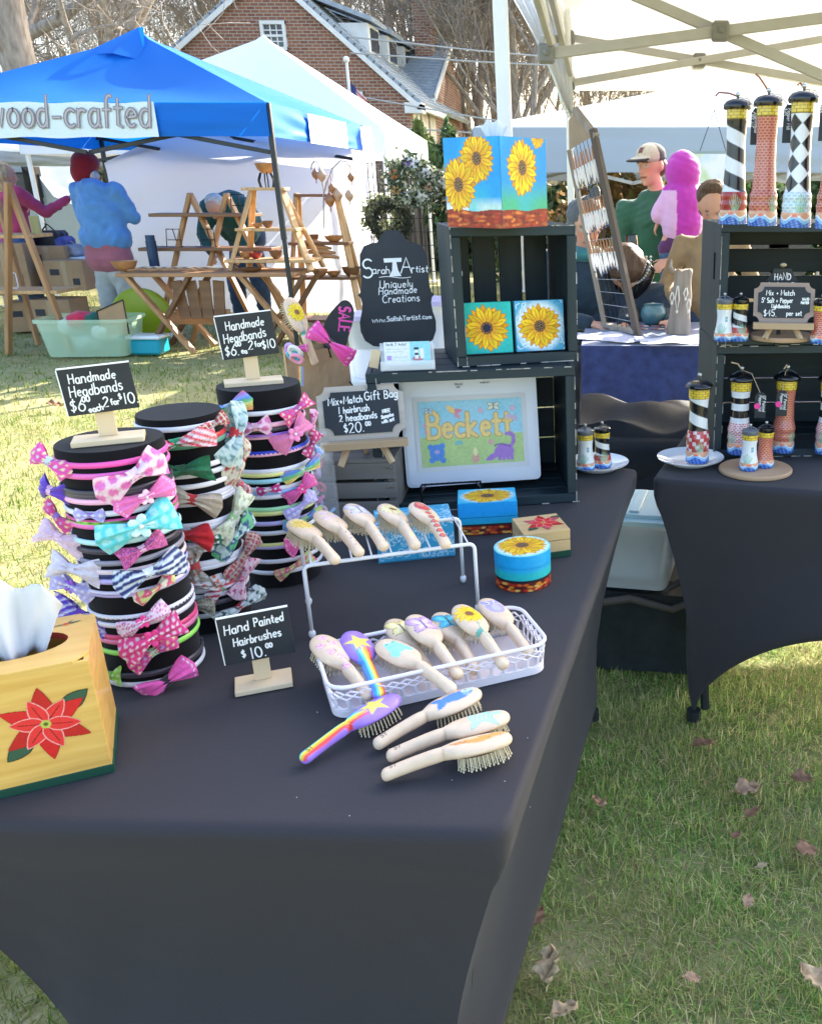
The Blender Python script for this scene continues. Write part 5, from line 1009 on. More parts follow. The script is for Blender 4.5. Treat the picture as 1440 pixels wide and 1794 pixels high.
# ================================================================== headband drums, bands and bows
velvet = mat('black_velvet', (.006, .0055, .007), .9, spec=.15, sheen=.08, var=.1, scale=60); taupe = mat('taupe_band', (.16, .09, .08), .8, sheen=.3)
HP = (.86, .10, .42); LP = (.92, .48, .66); PP = (.90, .74, .84); WH = (.8, .78, .84); LAV = (.55, .48, .85); PUR = (.16, .06, .55); TQ = (.12, .72, .78); LIM = (.32, .8, .12); RED = (.62, .01, .02); GRN = (.01, .16, .07)
NAV = (.02, .035, .16); GOLD = (.5, .44, .3); CRM = (.78, .68, .5); MAG = (.6, .03, .25); YL = (.82, .8, .3); BLU = (.02, .06, .6); SKY = (.3, .5, .85); ORG2 = (.8, .15, .03)
def drum(st, r, label, hgt, band=False):
 t = thing('display_drum', label, 'display stand', (st.x, st.y, ZT)); mb = MB(); mb.lathe([(r * .97, .001), (r, .006), (r, hgt - .0325)], 56); mb.build('drum', velvet, t, smooth=True, ang=40)
 mb = MB(); mb.lathe([(r * 1.0, hgt - .032), (r * 1.018, hgt - .0315), (r * 1.02, hgt - .003), (r * 1.0, hgt), (0, hgt + .0005)], 56); mb.build('lid', velvet, t, smooth=True, ang=40)
 if band: mb = MB(); mb.lathe([(r * 1.03, hgt - .047), (r * 1.035, hgt - .046), (r * 1.035, hgt - .034), (r * 1.03, hgt - .033)], 56); mb.build('trim_band', taupe, t, smooth=True)
 return t
DR = {1: (st1, .07, Z1 - ZT), 2: (st2, .063, .376), 3: (st3, .071, .38)}
drum(st1, .07, 'nearest black round drum stacked with pink, purple and striped bow headbands', Z1 - ZT); drum(st2, .063, 'middle black round drum with a taupe trim, stacked with Christmas bow headbands', .376, True); drum(st3, .071, 'rear black round drum with a price sign on its lid, stacked with pastel bow headbands', .38)
def pat(kind, c1, c2, c3=None):
 c1, c2 = np.array(c1), np.array(c2); c3 = np.array(c3 if c3 is not None else c2)
 def dots(X, Yv, s_, q, r0, off=.5):
  i = np.floor(Yv / s_); xx = (X / s_ + (i % 2) * off) % 1 - .5; yy = (Yv / s_) % 1 - .5; return (np.hypot(xx, yy) < r0), (np.floor(X / s_ + (i % 2) * off) * 7 + i * 3) % 3
 def f(X, Yv, a):
  C = np.ones(X.shape + (3,)) * c1
  if kind == 'dots': m, k = dots(X, Yv, .9, .3, .27); C[m] = c2; C[m & (k == 1)] = c3
  elif kind == 'big': m, k = dots(X, Yv, 1.55, .3, .36); C[m] = c2; C[m & (k == 1)] = c3
  elif kind == 'rings': m, k = dots(X, Yv, .7, .3, .36); n_, _ = dots(X, Yv, .7, .3, .2); C[m & ~n_] = c2
  elif kind == 'stripe': C[((Yv + .35 * np.sin(X * .8)) / .95) % 1 < .5] = c2
  elif kind == 'diag': C[((X * .7 + Yv) / 1.1) % 1 < .42] = c2; C[((X * .7 + Yv) / 1.1) % 1 > .88] = c3
  elif kind == 'chev': q = ((np.abs(X - 2.2) * .8 + Yv) / 1.3) % 1; C[q < .3] = c2; C[(q > .3) & (q < .5)] = c3
  elif kind == 'plaid': C[(X / .8) % 1 < .3] = c2; m = (Yv / .7) % 1 < .25; C[m] = C[m] * .4 + c3 * .6
  elif kind == 'knit': m = ((np.abs((X / .8) % 1 - .5) + Yv / .8) % .5 < .2) & (np.abs(Yv) < 5); C[m] = c2; k = np.hypot(X - 2.6, Yv) < .9; C[k] = c3; C[k & (np.abs(np.sin(np.arctan2(Yv, X - 2.6) * 4)) < .35)] = c1
  elif kind == 'print':
   g = nz2(X * 1.0, Yv * 1.3, 3.3, 3); C[g > .35] = c2; h = nz2(X, Yv, 4.7, 8); C[h > .62] = c3
  elif kind == 'rainbow':
   R7 = np.array([(.8, .05, .1), (.9, .4, .02), (.85, .75, .1), (.1, .6, .2), (.05, .3, .8), (.4, .15, .6)]); C = R7[(np.floor((Yv + 2) / .66).astype(int)) % 6] * .8 + .12
  elif kind == 'tie': g = nz2(X, Yv, 1.6, 2); C[g > .2] = c2; C[g < -.3] = c3
  elif kind == 'glit': r = np.random.RandomState(4).uniform(.35, 1.5, X.shape); C = C * r[..., None]
  e = np.abs(a) > .955
  if kind == 'stitch': C[(np.abs(a) > .88) & (np.abs(a) < .93) & (np.sin(Yv * 14) > 0)] = c2
  return C
 return f
def bow_mesh(L, w_, pattern, seed, fat=.55, knotc=None, flower=None, tails=False, limp=0.0, sp=1.0):
 """two pinched ribbon loops; L half length, w_ full width at the ends (metres)"""
 r = random.Random(seed); nx, ny = 20, 15; Vs = []; Fs = []; Cs = []; k = 0; p1, p2 = r.uniform(0, 6), r.uniform(0, 6)
 for sgn in (-1, 1):
  q = r.uniform(.9, 1.12); ll = L * q; tw = r.uniform(-.45, .45); nt_ = r.choice([-.16, -.1, .0, .14]); cl_ = r.uniform(-.25, .35); A, B = np.meshgrid(np.linspace(.02, 1, nx), np.linspace(-1, 1, ny))
  hw = w_ / 2 * (.22 + .78 * np.sin(np.clip(A * 1.25, 0, PI / 2) * 1.0) ** 1.3) * r.uniform(.92, 1.08); pinch = (1 - A) ** 2
  for side in (1, -1):
   fold = .26 * np.sin(B * 6 + p1) * (1 - A * .5) + .14 * np.sin(B * 10 + p2 + A * 3)
   z = side * L * fat * .5 * np.sin(PI * A ** .8) ** .7 * (1 - .75 * B ** 2) + L * fold * .22 * (1 if side > 0 else .6) + L * .13 * pinch
   X = sgn * (A * ll * (1 - .06 * B ** 2) + 0); Yv = B * hw - limp * (A ** 2) * w_ * .35; Z = z + L * fat * .35
   c = pattern(X * 100 * sp, B * hw * 100 * sp + 40, A * sgn); c = c * (1 - .25 * np.clip(-np.sin(B * 6 + p1) * (1 - A), 0, 1))[..., None]  # shade in the gathers near the knot is painted into the ribbon colour
   X = X * (1 + nt_ * (np.abs(B) - .5) * A); Z = Z + B * hw * math.sin(tw) * A - L * cl_ * A ** 2; Yv = Yv * math.cos(tw); Vs.append(np.stack([X, Yv, Z], -1).reshape(-1, 3)); f = gridfaces(ny, nx) + k; Fs.append(f if side * sgn > 0 else f[:, ::-1]); Cs.append(c.reshape(-1, 3)); k += nx * ny
 kc = np.array(knotc if knotc is not None else (.6, .6, .6)); n = 12; A, B = np.meshgrid(np.linspace(0, 2 * PI, n, endpoint=False), np.linspace(-1, 1, 7)); kr = w_ * .17
 Vs.append(np.stack([B * L * .15 * (1 + .15 * np.cos(A * 2)), kr * np.cos(A) * (1 + .1 * B * B), L * fat * .35 + kr * .9 * np.sin(A) + L * .08], -1).reshape(-1, 3)); f = np.array([(i * n + j, i * n + (j + 1) % n, (i + 1) * n + (j + 1) % n, (i + 1) * n + j) for i in range(6) for j in range(n)]); Fs.append(f + k); Cs.append(np.ones((7 * n, 3)) * kc); k += 7 * n
 return np.concatenate(Vs), np.concatenate(Fs), np.concatenate(Cs)
def bow(parent, L, w_, pattern, seed, M, knotc=None, flower=None, fat=.55, limp=0.0, name='bow', sp=1.0):
 V, Fq, C = bow_mesh(L, w_, pattern, seed, fat, knotc, limp=limp, sp=sp); V = np.c_[V, np.ones(len(V))] @ np.array(M).T
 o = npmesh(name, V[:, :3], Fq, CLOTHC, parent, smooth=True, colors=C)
 if flower:
  mb = MB(); mb.T = M; z = L * fat * .35 + w_ * .2
  for k in range(5): a = k * 1.257 + seed; mb.ell((math.cos(a) * w_ * .17, math.sin(a) * w_ * .17, z), (w_ * .15, w_ * .12, w_ * .04), 8, 5, Euler((0, -.3, a)))
  f = mb.build('flower', mat('flower_%d' % int(sum(flower) * 1000), flower, .5, sheen=.2), o, smooth=True); mb = MB(); mb.T = M; mb.ell((0, 0, z + w_ * .04), (w_ * .06,) * 3, 8, 6); mb.build('bead', mat('pearl_bead', (.8, .78, .76), .25), f, smooth=True)
 return o
BANDM = {}
def headband(di, zpx, u, v, L, w_, pattern, roll, band, label, knotc=None, flower=None, fat=.5, limp=0.0, push=.004, droop=0.0, half=None, sp=1.0):
 """di drum number; (u, v) where the bow shows in the photo; L half length in m; band colour or None"""
 st, rad, hg = DR[di]
 d = ray(u, v); # nearest hit of the sight line with the drum's side
 R_ = rad + .004; a = d.x ** 2 + d.y ** 2; b = -(d.x * st.x + d.y * st.y); c = st.x ** 2 + st.y ** 2 - R_ ** 2; disc = b * b - a * c
 t_ = (-b - math.sqrt(disc)) / a if disc > 0 else -b / a
 p = Vector((d.x * t_, d.y * t_, CH + d.z * t_)); nrm = Vector((p.x - st.x, p.y - st.y, 0)); nrm.normalize()
 ps = Vector((st.x, st.y, 0)) + nrm * (rad + .003); z = p.z; th = math.atan2(nrm.y, nrm.x)
 t = thing('headband', label, 'headband', (st.x, st.y, z), 0, 'bow headbands on the drums'); zb = 0
 if band is not None:
  key = (di, band)
  if key not in BANDM:
   mb = MB(); P = []; n = 44
   for i in range(n + 1): a_ = -PI / 2 - R(128) + R(256) * i / n; q = 1 + .03 * max(0, abs(i / n - .5) * 2 - .8); P.append((rad * 1.03 * q * math.cos(a_), rad * 1.03 * q * math.sin(a_), 0))
   mb.tube(P, .0047, 8, flat=(.95, .5)); me_o = mb.build('band', mat('band_%d_%d_%d' % tuple(int(x * 255) for x in band), band, .35, spec=.5, sheen=.1), t, smooth=True); BANDM[key] = me_o.data
  else: me_o = newobj('band', BANDM[key], t)
  me_o.location = (0, 0, zpx); me_o.rotation_euler = (R(droop), R(droop * .6), 0)
 vw = Vector((d.x, d.y, d.z)).normalized() * -1; n2 = (nrm * .62 + vw * .55).normalized(); q = nrm * (rad + push); nrm = n2; L = L * (1.12, 1.25, 1.12)[di - 1]; w_ = w_ * 1.42; tx = Vector((-nrm.y, nrm.x, 0)).normalized(); upz = Vector((0, 0, 1)); upz = nrm.cross(tx); x = (tx * math.cos(R(roll)) + upz * math.sin(R(roll))).normalized(); y = nrm.cross(x)
 M = Matrix(((x.x, y.x, nrm.x, q.x), (x.y, y.y, nrm.y, q.y), (x.z, y.z, nrm.z, 0), (0, 0, 0, 1)))
 bow(t, L, w_, pattern, int(u + v), M, knotc, flower, fat, limp, sp=sp); return t
D = lambda c1, c2, c3=None: pat('dots', c1, c2, c3)
hb = headband; S1 = ', nearest drum'; S2 = ', middle drum'; S3 = ', rear drum'
hb(1, -.004, 98, 806, .026, .026, D(HP, (.95, .8, .5), (.75, .8, .9)), -28, HP, 'hot pink headband bow with pastel dots, highest on the left' + S1, knotc=(.6, .75, .8), push=.008)
hb(1, .002, 232, 830, .044, .036, pat('big', (.93, .72, .82), (.85, .2, .55)), 24, (.85, .16, .5), 'large pale pink bow with big magenta spots, right below the drum lid' + S1, knotc=(.93, .7, .8), sp=.9)
hb(1, .0, 97, 859, .028, .03, pat('plain', PUR, PUR), -8, (.06, .05, .07), 'plain violet bow with a pink knot' + S1, knotc=(.85, .5, .7), push=.008)
hb(1, .0, 252, 869, .036, .027, pat('stitch', (.9, .2, .52), (.9, .6, .75)), 14, LP, 'pink bow with a pale flower and stitched edge under the spotted bow' + S1, knotc=(.9, .6, .75), flower=(.9, .6, .72))
hb(1, .0, 102, 905, .024, .022, D((.75, .08, .3), (.95, .7, .4), (.6, .5, .85)), -42, (.75, .08, .3), 'small crimson bow with pastel dots between the violet and blush bows' + S1, knotc=(.3, .2, .6), push=.01)
hb(1, .008, 243, 918, .05, .042, pat('big', TQ, (.4, .85, .88)), 14, LIM, 'big turquoise bow with pale dots and a daisy, on a lime band' + S1, knotc=(.5, .8, .8), flower=(.6, .85, .88))
hb(1, .0, 112, 940, .037, .032, pat('plain', (.92, .66, .74), LP), -18, (.5, .78, .8), 'wide blush pink felt bow sticking out at the left' + S1, knotc=(.9, .62, .7), push=.01, limp=.3)
hb(1, .0, 248, 960, .028, .024, pat('glit', (.66, .12, .38), MAG), 18, (.04, .03, .05), 'magenta glitter bow below the turquoise one' + S1, knotc=(.85, .5, .65))
hb(1, -.004, 142, 993, .034, .032, pat('big', (.84, .74, .8), (.88, .8, .86)), -10, (.86, .68, .66), 'sheer off-white puffy bow with faint dots' + S1, knotc=(.8, .72, .78), push=.008)
hb(1, .0, 259, 1001, .042, .034, pat('stripe', NAV, (.75, .82, .88)), 10, NAV, 'navy and white striped bow' + S1, knotc=(.75, .8, .88))
hb(1, -.004, 123, 1027, .033, .026, D((.6, .52, .85), (.85, .82, .92)), -14, LAV, 'lavender bow with white dots and a violet flower' + S1, knotc=(.3, .12, .6), flower=(.3, .1, .6), push=.008)
hb(1, .0, 271, 1031, .027, .018, pat('tie', (.85, .12, .25), (.75, .8, .3), (.85, .8, .6)), 24, (.7, .62, .75), 'small coral and lime printed bow on the right' + S1, knotc=(.9, .4, .3))
hb(1, -.004, 152, 1076, .042, .034, pat('chev', PUR, (.8, .78, .9), (.42, .36, .8)), -14, (.8, .76, .86), 'violet and white chevron bow behind the tissue box' + S1, knotc=(.2, .05, .5))
hb(1, .006, 251, 1086, .033, .024, pat('rings', (.9, .74, .84), (.75, .1, .4)), 20, WH, 'white bow with magenta rings and a hot pink flower' + S1, knotc=(.85, .06, .3), flower=(.85, .06, .3))
hb(1, .0, 266, 1112, .042, .032, D((.82, .05, .26), (.9, .78, .82)), 20, (.75, .06, .2), 'large hot pink bow with white dots and a pink flower' + S1, knotc=(.8, .04, .22), flower=(.82, .05, .26), push=.008)
hb(1, .0, 268, 1140, .034, .026, D((.7, .05, .28), (.85, .7, .4), (.5, .4, .7)), 22, LIM, 'pink bow with coloured dots and a mint knot on a lime band' + S1, knotc=(.4, .75, .5))
hb(1, .0, 196, 1182, .016, .026, D((.4, .75, .1), (.7, .85, .5)), -4, (.05, .04, .06), 'lime green bow end showing beside the tissue box' + S1, knotc=(.3, .6, .1))
hb(1, -.004, 289, 1188, .036, .034, pat('stitch', (.88, .12, .48), (.9, .8, .85)), 24, WH, 'lowest hot pink bow with white stitching and a black knot' + S1, knotc=(.02, .02, .03), push=.01)
hb(2, -.002, 309, 774, .042, .03, pat('diag', (.78, .7, .74), (.7, .03, .06), (.8, .5, .55)), 8, (.6, .02, .03), 'candy cane striped bow with a green knot' + S2, knotc=(.02, .4, .18))
hb(2, .004, 402, 762, .042, .044, pat('print', (.62, .76, .74), (.15, .3, .3), (.35, .55, .55)), 52, (.1, .3, .22), 'large pale mint bow with pine sprigs and a red knot' + S2, knotc=(.5, .02, .03), fat=.7)
hb(2, .0, 319, 822, .034, .036, pat('plain', GRN, GRN), 4, WH, 'plain dark green felt bow' + S2, knotc=(.02, .12, .05), limp=.3)
hb(2, .0, 410, 806, .044, .046, pat('print', (.76, .68, .52), (.45, .05, .05), (.5, .42, .3)), 40, (.7, .7, .76), 'large cream bow printed with small red figures' + S2, knotc=(.5, .03, .03), fat=.6)
hb(2, .0, 412, 848, .03, .03, pat('diag', (.78, .6, .66), (.6, .02, .05), (.8, .8, .8)), -58, (.72, .7, .78), 'red and white striped bow hanging steeply' + S2, knotc=(.6, .1, .15))
hb(2, .0, 336, 873, .034, .036, pat('knit', (.5, .42, .34), (.35, .05, .04), (.5, .02, .03)), -20, (.6, .58, .66), 'knitted reindeer pattern bow in beige and red' + S2, knotc=(.5, .02, .03), limp=.3)
hb(2, .0, 402, 905, .036, .03, pat('print', (.72, .74, .58), (.4, .42, .28), (.6, .7, .4)), 46, (.76, .74, .82), 'cream bow with green veined leaves' + S2, knotc=(.3, .6, .25), fat=.6)
hb(2, .002, 327, 936, .03, .034, pat('plain', RED, RED), -4, (.72, .7, .8), 'plain red felt bow' + S2, knotc=(.5, .01, .01), limp=.3)
hb(2, .0, 408, 938, .036, .03, pat('tie', (.05, .12, .25), (.15, .55, .25), (.6, .75, .7)), 34, (.76, .76, .84), 'navy and green printed bow with white dots' + S2, knotc=(.6, .7, .7))
hb(2, .0, 339, 990, .03, .045, pat('dots', (.46, .4, .33), (.75, .72, .7), (.4, .05, .05)), -84, WH, 'taupe bow printed with a snowman' + S2, knotc=(.5, .05, .05), fat=.4)
hb(2, .0, 420, 975, .036, .027, pat('plaid', (.42, .04, .06), (.55, .45, .3), (.6, .6, .62)), 38, WH, 'red plaid bow with gold threads' + S2, knotc=(.5, .4, .3))
hb(2, .0, 340, 1021, .034, .024, pat('print', (.7, .66, .66), (.6, .12, .05), (.35, .4, .5)), -6, (.6, .62, .7), 'silver bow with red poinsettia print and orange end' + S2, knotc=(.75, .12, .02))
hb(2, .0, 420, 1012, .032, .026, pat('print', (.85, .6, .68), (.5, .05, .15), (.75, .4, .55)), 54, WH, 'pink and white floral bow low on the right' + S2, knotc=(.7, .2, .3))
hb(2, -.004, 340, 1058, .03, .03, pat('glit', (.42, .38, .28), GOLD), 0, (.07, .06, .08), 'gold glitter bow, lowest in front' + S2, knotc=(.1, .3, .2), limp=.2)
hb(2, -.004, 415, 1062, .036, .026, pat('print', (.72, .78, .76), (.06, .08, .08), (.3, .5, .45)), 22, WH, 'white bow with black sketchy print touching the hairbrush sign' + S2, knotc=(.55, .02, .04))
hb(3, .002, 404, 712, .034, .026, pat('rainbow', WH, WH), 20, None, 'rainbow striped bow with a pale blue lining, behind the mint pine bow' + S3, knotc=(.5, .6, .7))
hb(3, .0, 512, 716, .03, .024, D((.8, .08, .3), (.9, .75, .6), (.5, .2, .6)), 28, WH, 'pink polka dot bow just under the lid' + S3, knotc=(.5, .1, .4), push=.01)
hb(3, .0, 448, 747, .026, .03, pat('big', (.88, .6, .75), (.75, .2, .5)), 2, LP, 'pale pink bow with paw print spots' + S3, knotc=(.85, .5, .65))
hb(3, .0, 508, 758, .034, .034, pat('plain', (.86, .25, .5), LP), 34, (.42, .18, .75), 'large pink bow with a magenta flower, on a violet band' + S3, knotc=(.8, .2, .45), flower=(.8, .25, .5), push=.01)
hb(3, .0, 535, 778, .024, .02, D((.6, .05, .2), (.9, .6, .7)), 50, (.02, .05, .55), 'small dark pink bow on a bright blue band' + S3, knotc=(.3, .02, .1), push=.012)
hb(3, .0, 524, 822, .033, .022, pat('rainbow', (.8, .8, .5), WH), 16, YL, 'pastel rainbow bow on a yellow band' + S3, knotc=(.8, .75, .6), push=.008)
hb(3, .0, 522, 855, .032, .024, pat('stitch', (.84, .12, .4), (.9, .6, .7)), 32, SKY, 'hot pink stitched bow with a bead flower on a pale blue band' + S3, knotc=(.8, .1, .35), flower=(.75, .08, .3), push=.008)
hb(3, .0, 524, 884, .033, .024, D((.58, .5, .85), (.8, .76, .9)), 32, (.4, .8, .42), 'lilac dotted bow on a mint green band' + S3, knotc=(.6, .5, .85), push=.008)
hb(3, .0, 528, 908, .034, .022, pat('tie', (.1, .5, .6), (.6, .7, .2), (.2, .3, .6)), 14, LAV, 'blue and lime tie-dye bow' + S3, knotc=(.4, .6, .3), push=.008)
hb(3, .0, 524, 948, .026, .034, pat('stitch', (.85, .12, .42), (.9, .6, .7)), 16, YL, 'hot pink bow with dashed stitching, left of the first brush' + S3, knotc=(.8, .1, .4))
hb(3, -.012, 512, 990, .034, .018, pat('tie', (.85, .15, .25), (.7, .75, .3), (.85, .5, .3)), 24, WH, 'coral and lime printed bow behind the white rack leg' + S3, knotc=(.8, .5, .3), push=.008)
hb(2, .0, 372, 742, .02, .018, pat('plaid', (.42, .04, .06), (.7, .6, .4), (.6, .6, .62)), 20, WH, 'small red plaid bow under the taupe trim' + S2, knotc=(.5, .4, .3))
hb(2, .0, 362, 938, .022, .02, pat('dots', GRN, WH), -16, WH, 'small green bow with white dots' + S2, knotc=(.6, .1, .1))
hb(2, .0, 300, 966, .022, .022, pat('print', CRM, RED, GRN), 10, WH, 'small cream printed bow between the red and taupe bows' + S2, knotc=(.5, .05, .05))
hb(2, .0, 388, 1030, .022, .02, pat('diag', (.8, .78, .8), RED, LP), 30, WH, 'small striped bow low in the middle' + S2, knotc=(.1, .4, .2))
hb(3, .0, 545, 742, .022, .02, pat('print', LP, MAG, WH), 60, LP, 'small pink printed bow at the right rim' + S3, knotc=(.8, .3, .5), push=.01)
hb(3, .0, 545, 800, .022, .02, pat('dots', SKY, WH), 30, WH, 'small sky blue dotted bow at the right rim' + S3, knotc=(.8, .3, .5), push=.01)
hb(3, .0, 470, 858, .018, .016, pat('dots', MAG, WH), 6, WH, 'tiny magenta dotted bow in the middle' + S3, knotc=(.8, .6, .7))
hb(1, .0, 160, 902, .018, .016, pat('dots', LAV, WH), -6, WH, 'tiny lavender dotted bow in the middle' + S1, knotc=(.4, .2, .6))
for di, z, c, lb in [(1, 1.035, (.05, .045, .06), 'black satin'), (1, .985, (.85, .16, .5), 'hot pink'), (1, .93, (.3, .28, .34), 'dark grey'), (1, .9, LAV, 'lilac'), (1, .84, (.05, .045, .06), 'lower black satin'), (1, .8, (.75, .2, .4), 'rose'), (2, .985, WH, 'upper white'), (2, .955, (.7, .68, .78), 'pale grey'), (2, .915, WH, 'second white'), (2, .885, LAV, 'lavender'), (2, .85, WH, 'third white'), (2, .82, (.5, .52, .58), 'silver'), (2, .79, WH, 'lowest white'), (3, 1.03, (.05, .045, .06), 'black satin'), (3, .985, LP, 'light pink'), (3, .935, (.35, .7, .8), 'sky blue'), (3, .905, WH, 'upper white'), (3, .87, YL, 'lemon'), (3, .835, (.78, .8, .86), 'ice white'), (3, .805, LAV, 'lilac'), (3, .775, WH, 'lowest white')]:
 st, rad, hg = DR[di]; key = (di, LP)
 t = thing('headband', lb + ' bare band without a visible bow' + (S1, S2, S3)[di - 1], 'headband', (st.x, st.y, z), R(3 * math.sin(z * 90)), 'bow headbands on the drums'); o = newobj('band', bpy.data.meshes[[k for k in BANDM if k[0] == di and k[1] is not None][0] and BANDM[[k for k in BANDM if k[0] == di][0]].name].copy(), t); o.data.materials[0] = mat('plain_band_' + lb.replace(' ', '_'), c, .35, spec=.5); o.rotation_euler = (R(1.5 * math.sin(z * 70)), 0, 0)
def loose_bow(u, v, y, L, w_, pattern, roll, label, knotc, yaw=0, tilt=60, fat=.6, cat='hair bow', nm='hair_bow'):
 p = Y(u, v, y); t = thing(nm, label, cat, p, rot=(0, 0, 0)); M = Matrix.Rotation(R(yaw), 4, 'Z') @ Matrix.Rotation(R(90 - (90 - tilt) * .6), 4, 'X') @ Matrix.Rotation(R(roll), 4, 'Z'); bow(t, L, w_, pattern, int(u), M, knotc, None, fat); return t
yb = bagM[0].y - .035
loose_bow(583, 603, yb - .02, .052, .05, pat('stitch', (.88, .08, .42), (.95, .6, .75)), -38, 'big hot pink stitched bow with a black knot hanging from the gift bag', (.02, .02, .03), fat=.7)
loose_bow(519, 612, yb - .02, .026, .024, pat('stitch', (.85, .12, .45), (.95, .7, .8)), 10, 'small pink felt bow behind the hair ties in the gift bag', (.8, .1, .4))
for k, (u, v, c, lb) in enumerate([(508, 612, (.6, .35, .75), 'lilac'), (514, 622, (.1, .55, .68), 'teal'), (518, 618, (.45, .75, .8), 'pale blue'), (520, 628, (.9, .35, .5), 'coral pink'), (516, 615, (.85, .8, .75), 'cream')]):
 p = Y(u, v, yb - .03 - .004 * k); mb = MB(); q = .013; mb.tube([(q * math.cos(2 * PI * i / 20), 0, q * .9 * math.sin(2 * PI * i / 20)) for i in range(20)], .0042, 8, closed=True); o = mb.build('hair_tie', mat('hair_tie_' + lb.replace(' ', '_'), c, .7, sheen=.4), smooth=True); o.location = p; o.rotation_euler = (R(20 * k), R(15 * k), R(-30 + 25 * k)); tag(o, lb + ' hair tie looped in front of the gift bag brush', 'hair tie')
p = Y(525, 652, yb - .03); mb = MB(); mb.box((0, 0, -.006), (.009, .002, .05), Euler((0, R(-12), 0))); o = canvas_sheet('rainbow_ribbon', None, .012, .045, .0011, lambda c: [c.rect(k * .002, 0, k * .002 + .002, .05, q_) for k, q_ in enumerate([(.8, .05, .05), (.9, .35, .02), (.85, .75, .1), (.1, .5, .25), (.1, .25, .7), (.4, .15, .6)])], frameM((0, 0, 0), (1, 0, -.1), (.1, 0, 1)), CLOTHC); o.location = p + Vector((-.006, -.002, -.03)); tag(o, 'short rainbow ribbon end hanging on the kraft gift bag', 'ribbon')
jp = W(560, 808, ZG); t = thing('jar', 'clear jar packed with pastel hair ties beside the gift bag', 'jar', (jp.x - .005, jp.y - .03, ZT + GH * .0 + .004)); jh = .215
mb = MB(); mb.lathe([(.0, .002), (.042, .002), (.045, .01), (.045, jh * .86), (.036, jh * .95), (.038, jh)], 28); mb.build('glass', mat('clear_jar_plastic', (.9, .93, .95), .05, alpha=.22, spec=.9), t, smooth=True)
r = random.Random(3)
for k in range(26):
 a = r.uniform(0, 6.3); q = r.uniform(.01, .03); mb = MB(); rr2 = r.uniform(.009, .013); mb.tube([(rr2 * math.cos(2 * PI * i / 12), rr2 * math.sin(2 * PI * i / 12), 0) for i in range(12)], .0038, 6, closed=True); o = mb.build('hair_tie', mat('jar_tie_%d' % (k % 6), [(.85, .2, .45), (.3, .55, .8), (.85, .5, .6), (.8, .75, .7), (.6, .4, .75), (.6, .1, .15)][k % 6], .7, sheen=.3), smooth=True)
 o.location = (t.location.x + q * math.cos(a), t.location.y + q * math.sin(a) * .8, t.location.z + .02 + (k / 26) * jh * .8); o.rotation_euler = (r.uniform(0, 3), r.uniform(0, 3), r.uniform(0, 3)); tag(o, 'pastel hair tie packed inside the clear jar', 'hair tie', 'hair ties in the clear jar')
# ================================================================== painted hairbrushes, rack and basket
beech = (.74, .55, .38)
def bw(s):                                                   # half width and half thickness along the brush, s 0 (handle end) .. 1 (tip)
 s = np.asarray(s, float); h = .0108 * np.sqrt(np.clip(1 - ((.06 - s) / .06).clip(0, 1) ** 2, 0, 1)); h = h * (1 - .22 * np.sin(PI * np.clip(s / .5, 0, 1))) + .0
 e = np.clip((s - .47) / .53, 0, 1); head = .0245 * np.sqrt(np.clip(1 - np.abs(2 * e - 1) ** 2.3, 0, 1)) * (e > 0)
 k = np.clip((s - .38) / .2, 0, 1); k = k * k * (3 - 2 * k); w_ = h * (1 - k) + np.maximum(head, 0) * k; w_ = np.where(s > .62, np.maximum(head, .0003), np.maximum(w_, .0003))
 th = .0075 * np.sqrt(np.clip(1 - ((.04 - s) / .04).clip(0, 1) ** 2, 0, 1)) * np.sqrt(np.clip(1 - ((s - .93) / .07).clip(0, 1) ** 2, 0, 1)) + .0004; return w_, th * (1 + .15 * np.sin(PI * s))
BL = .168
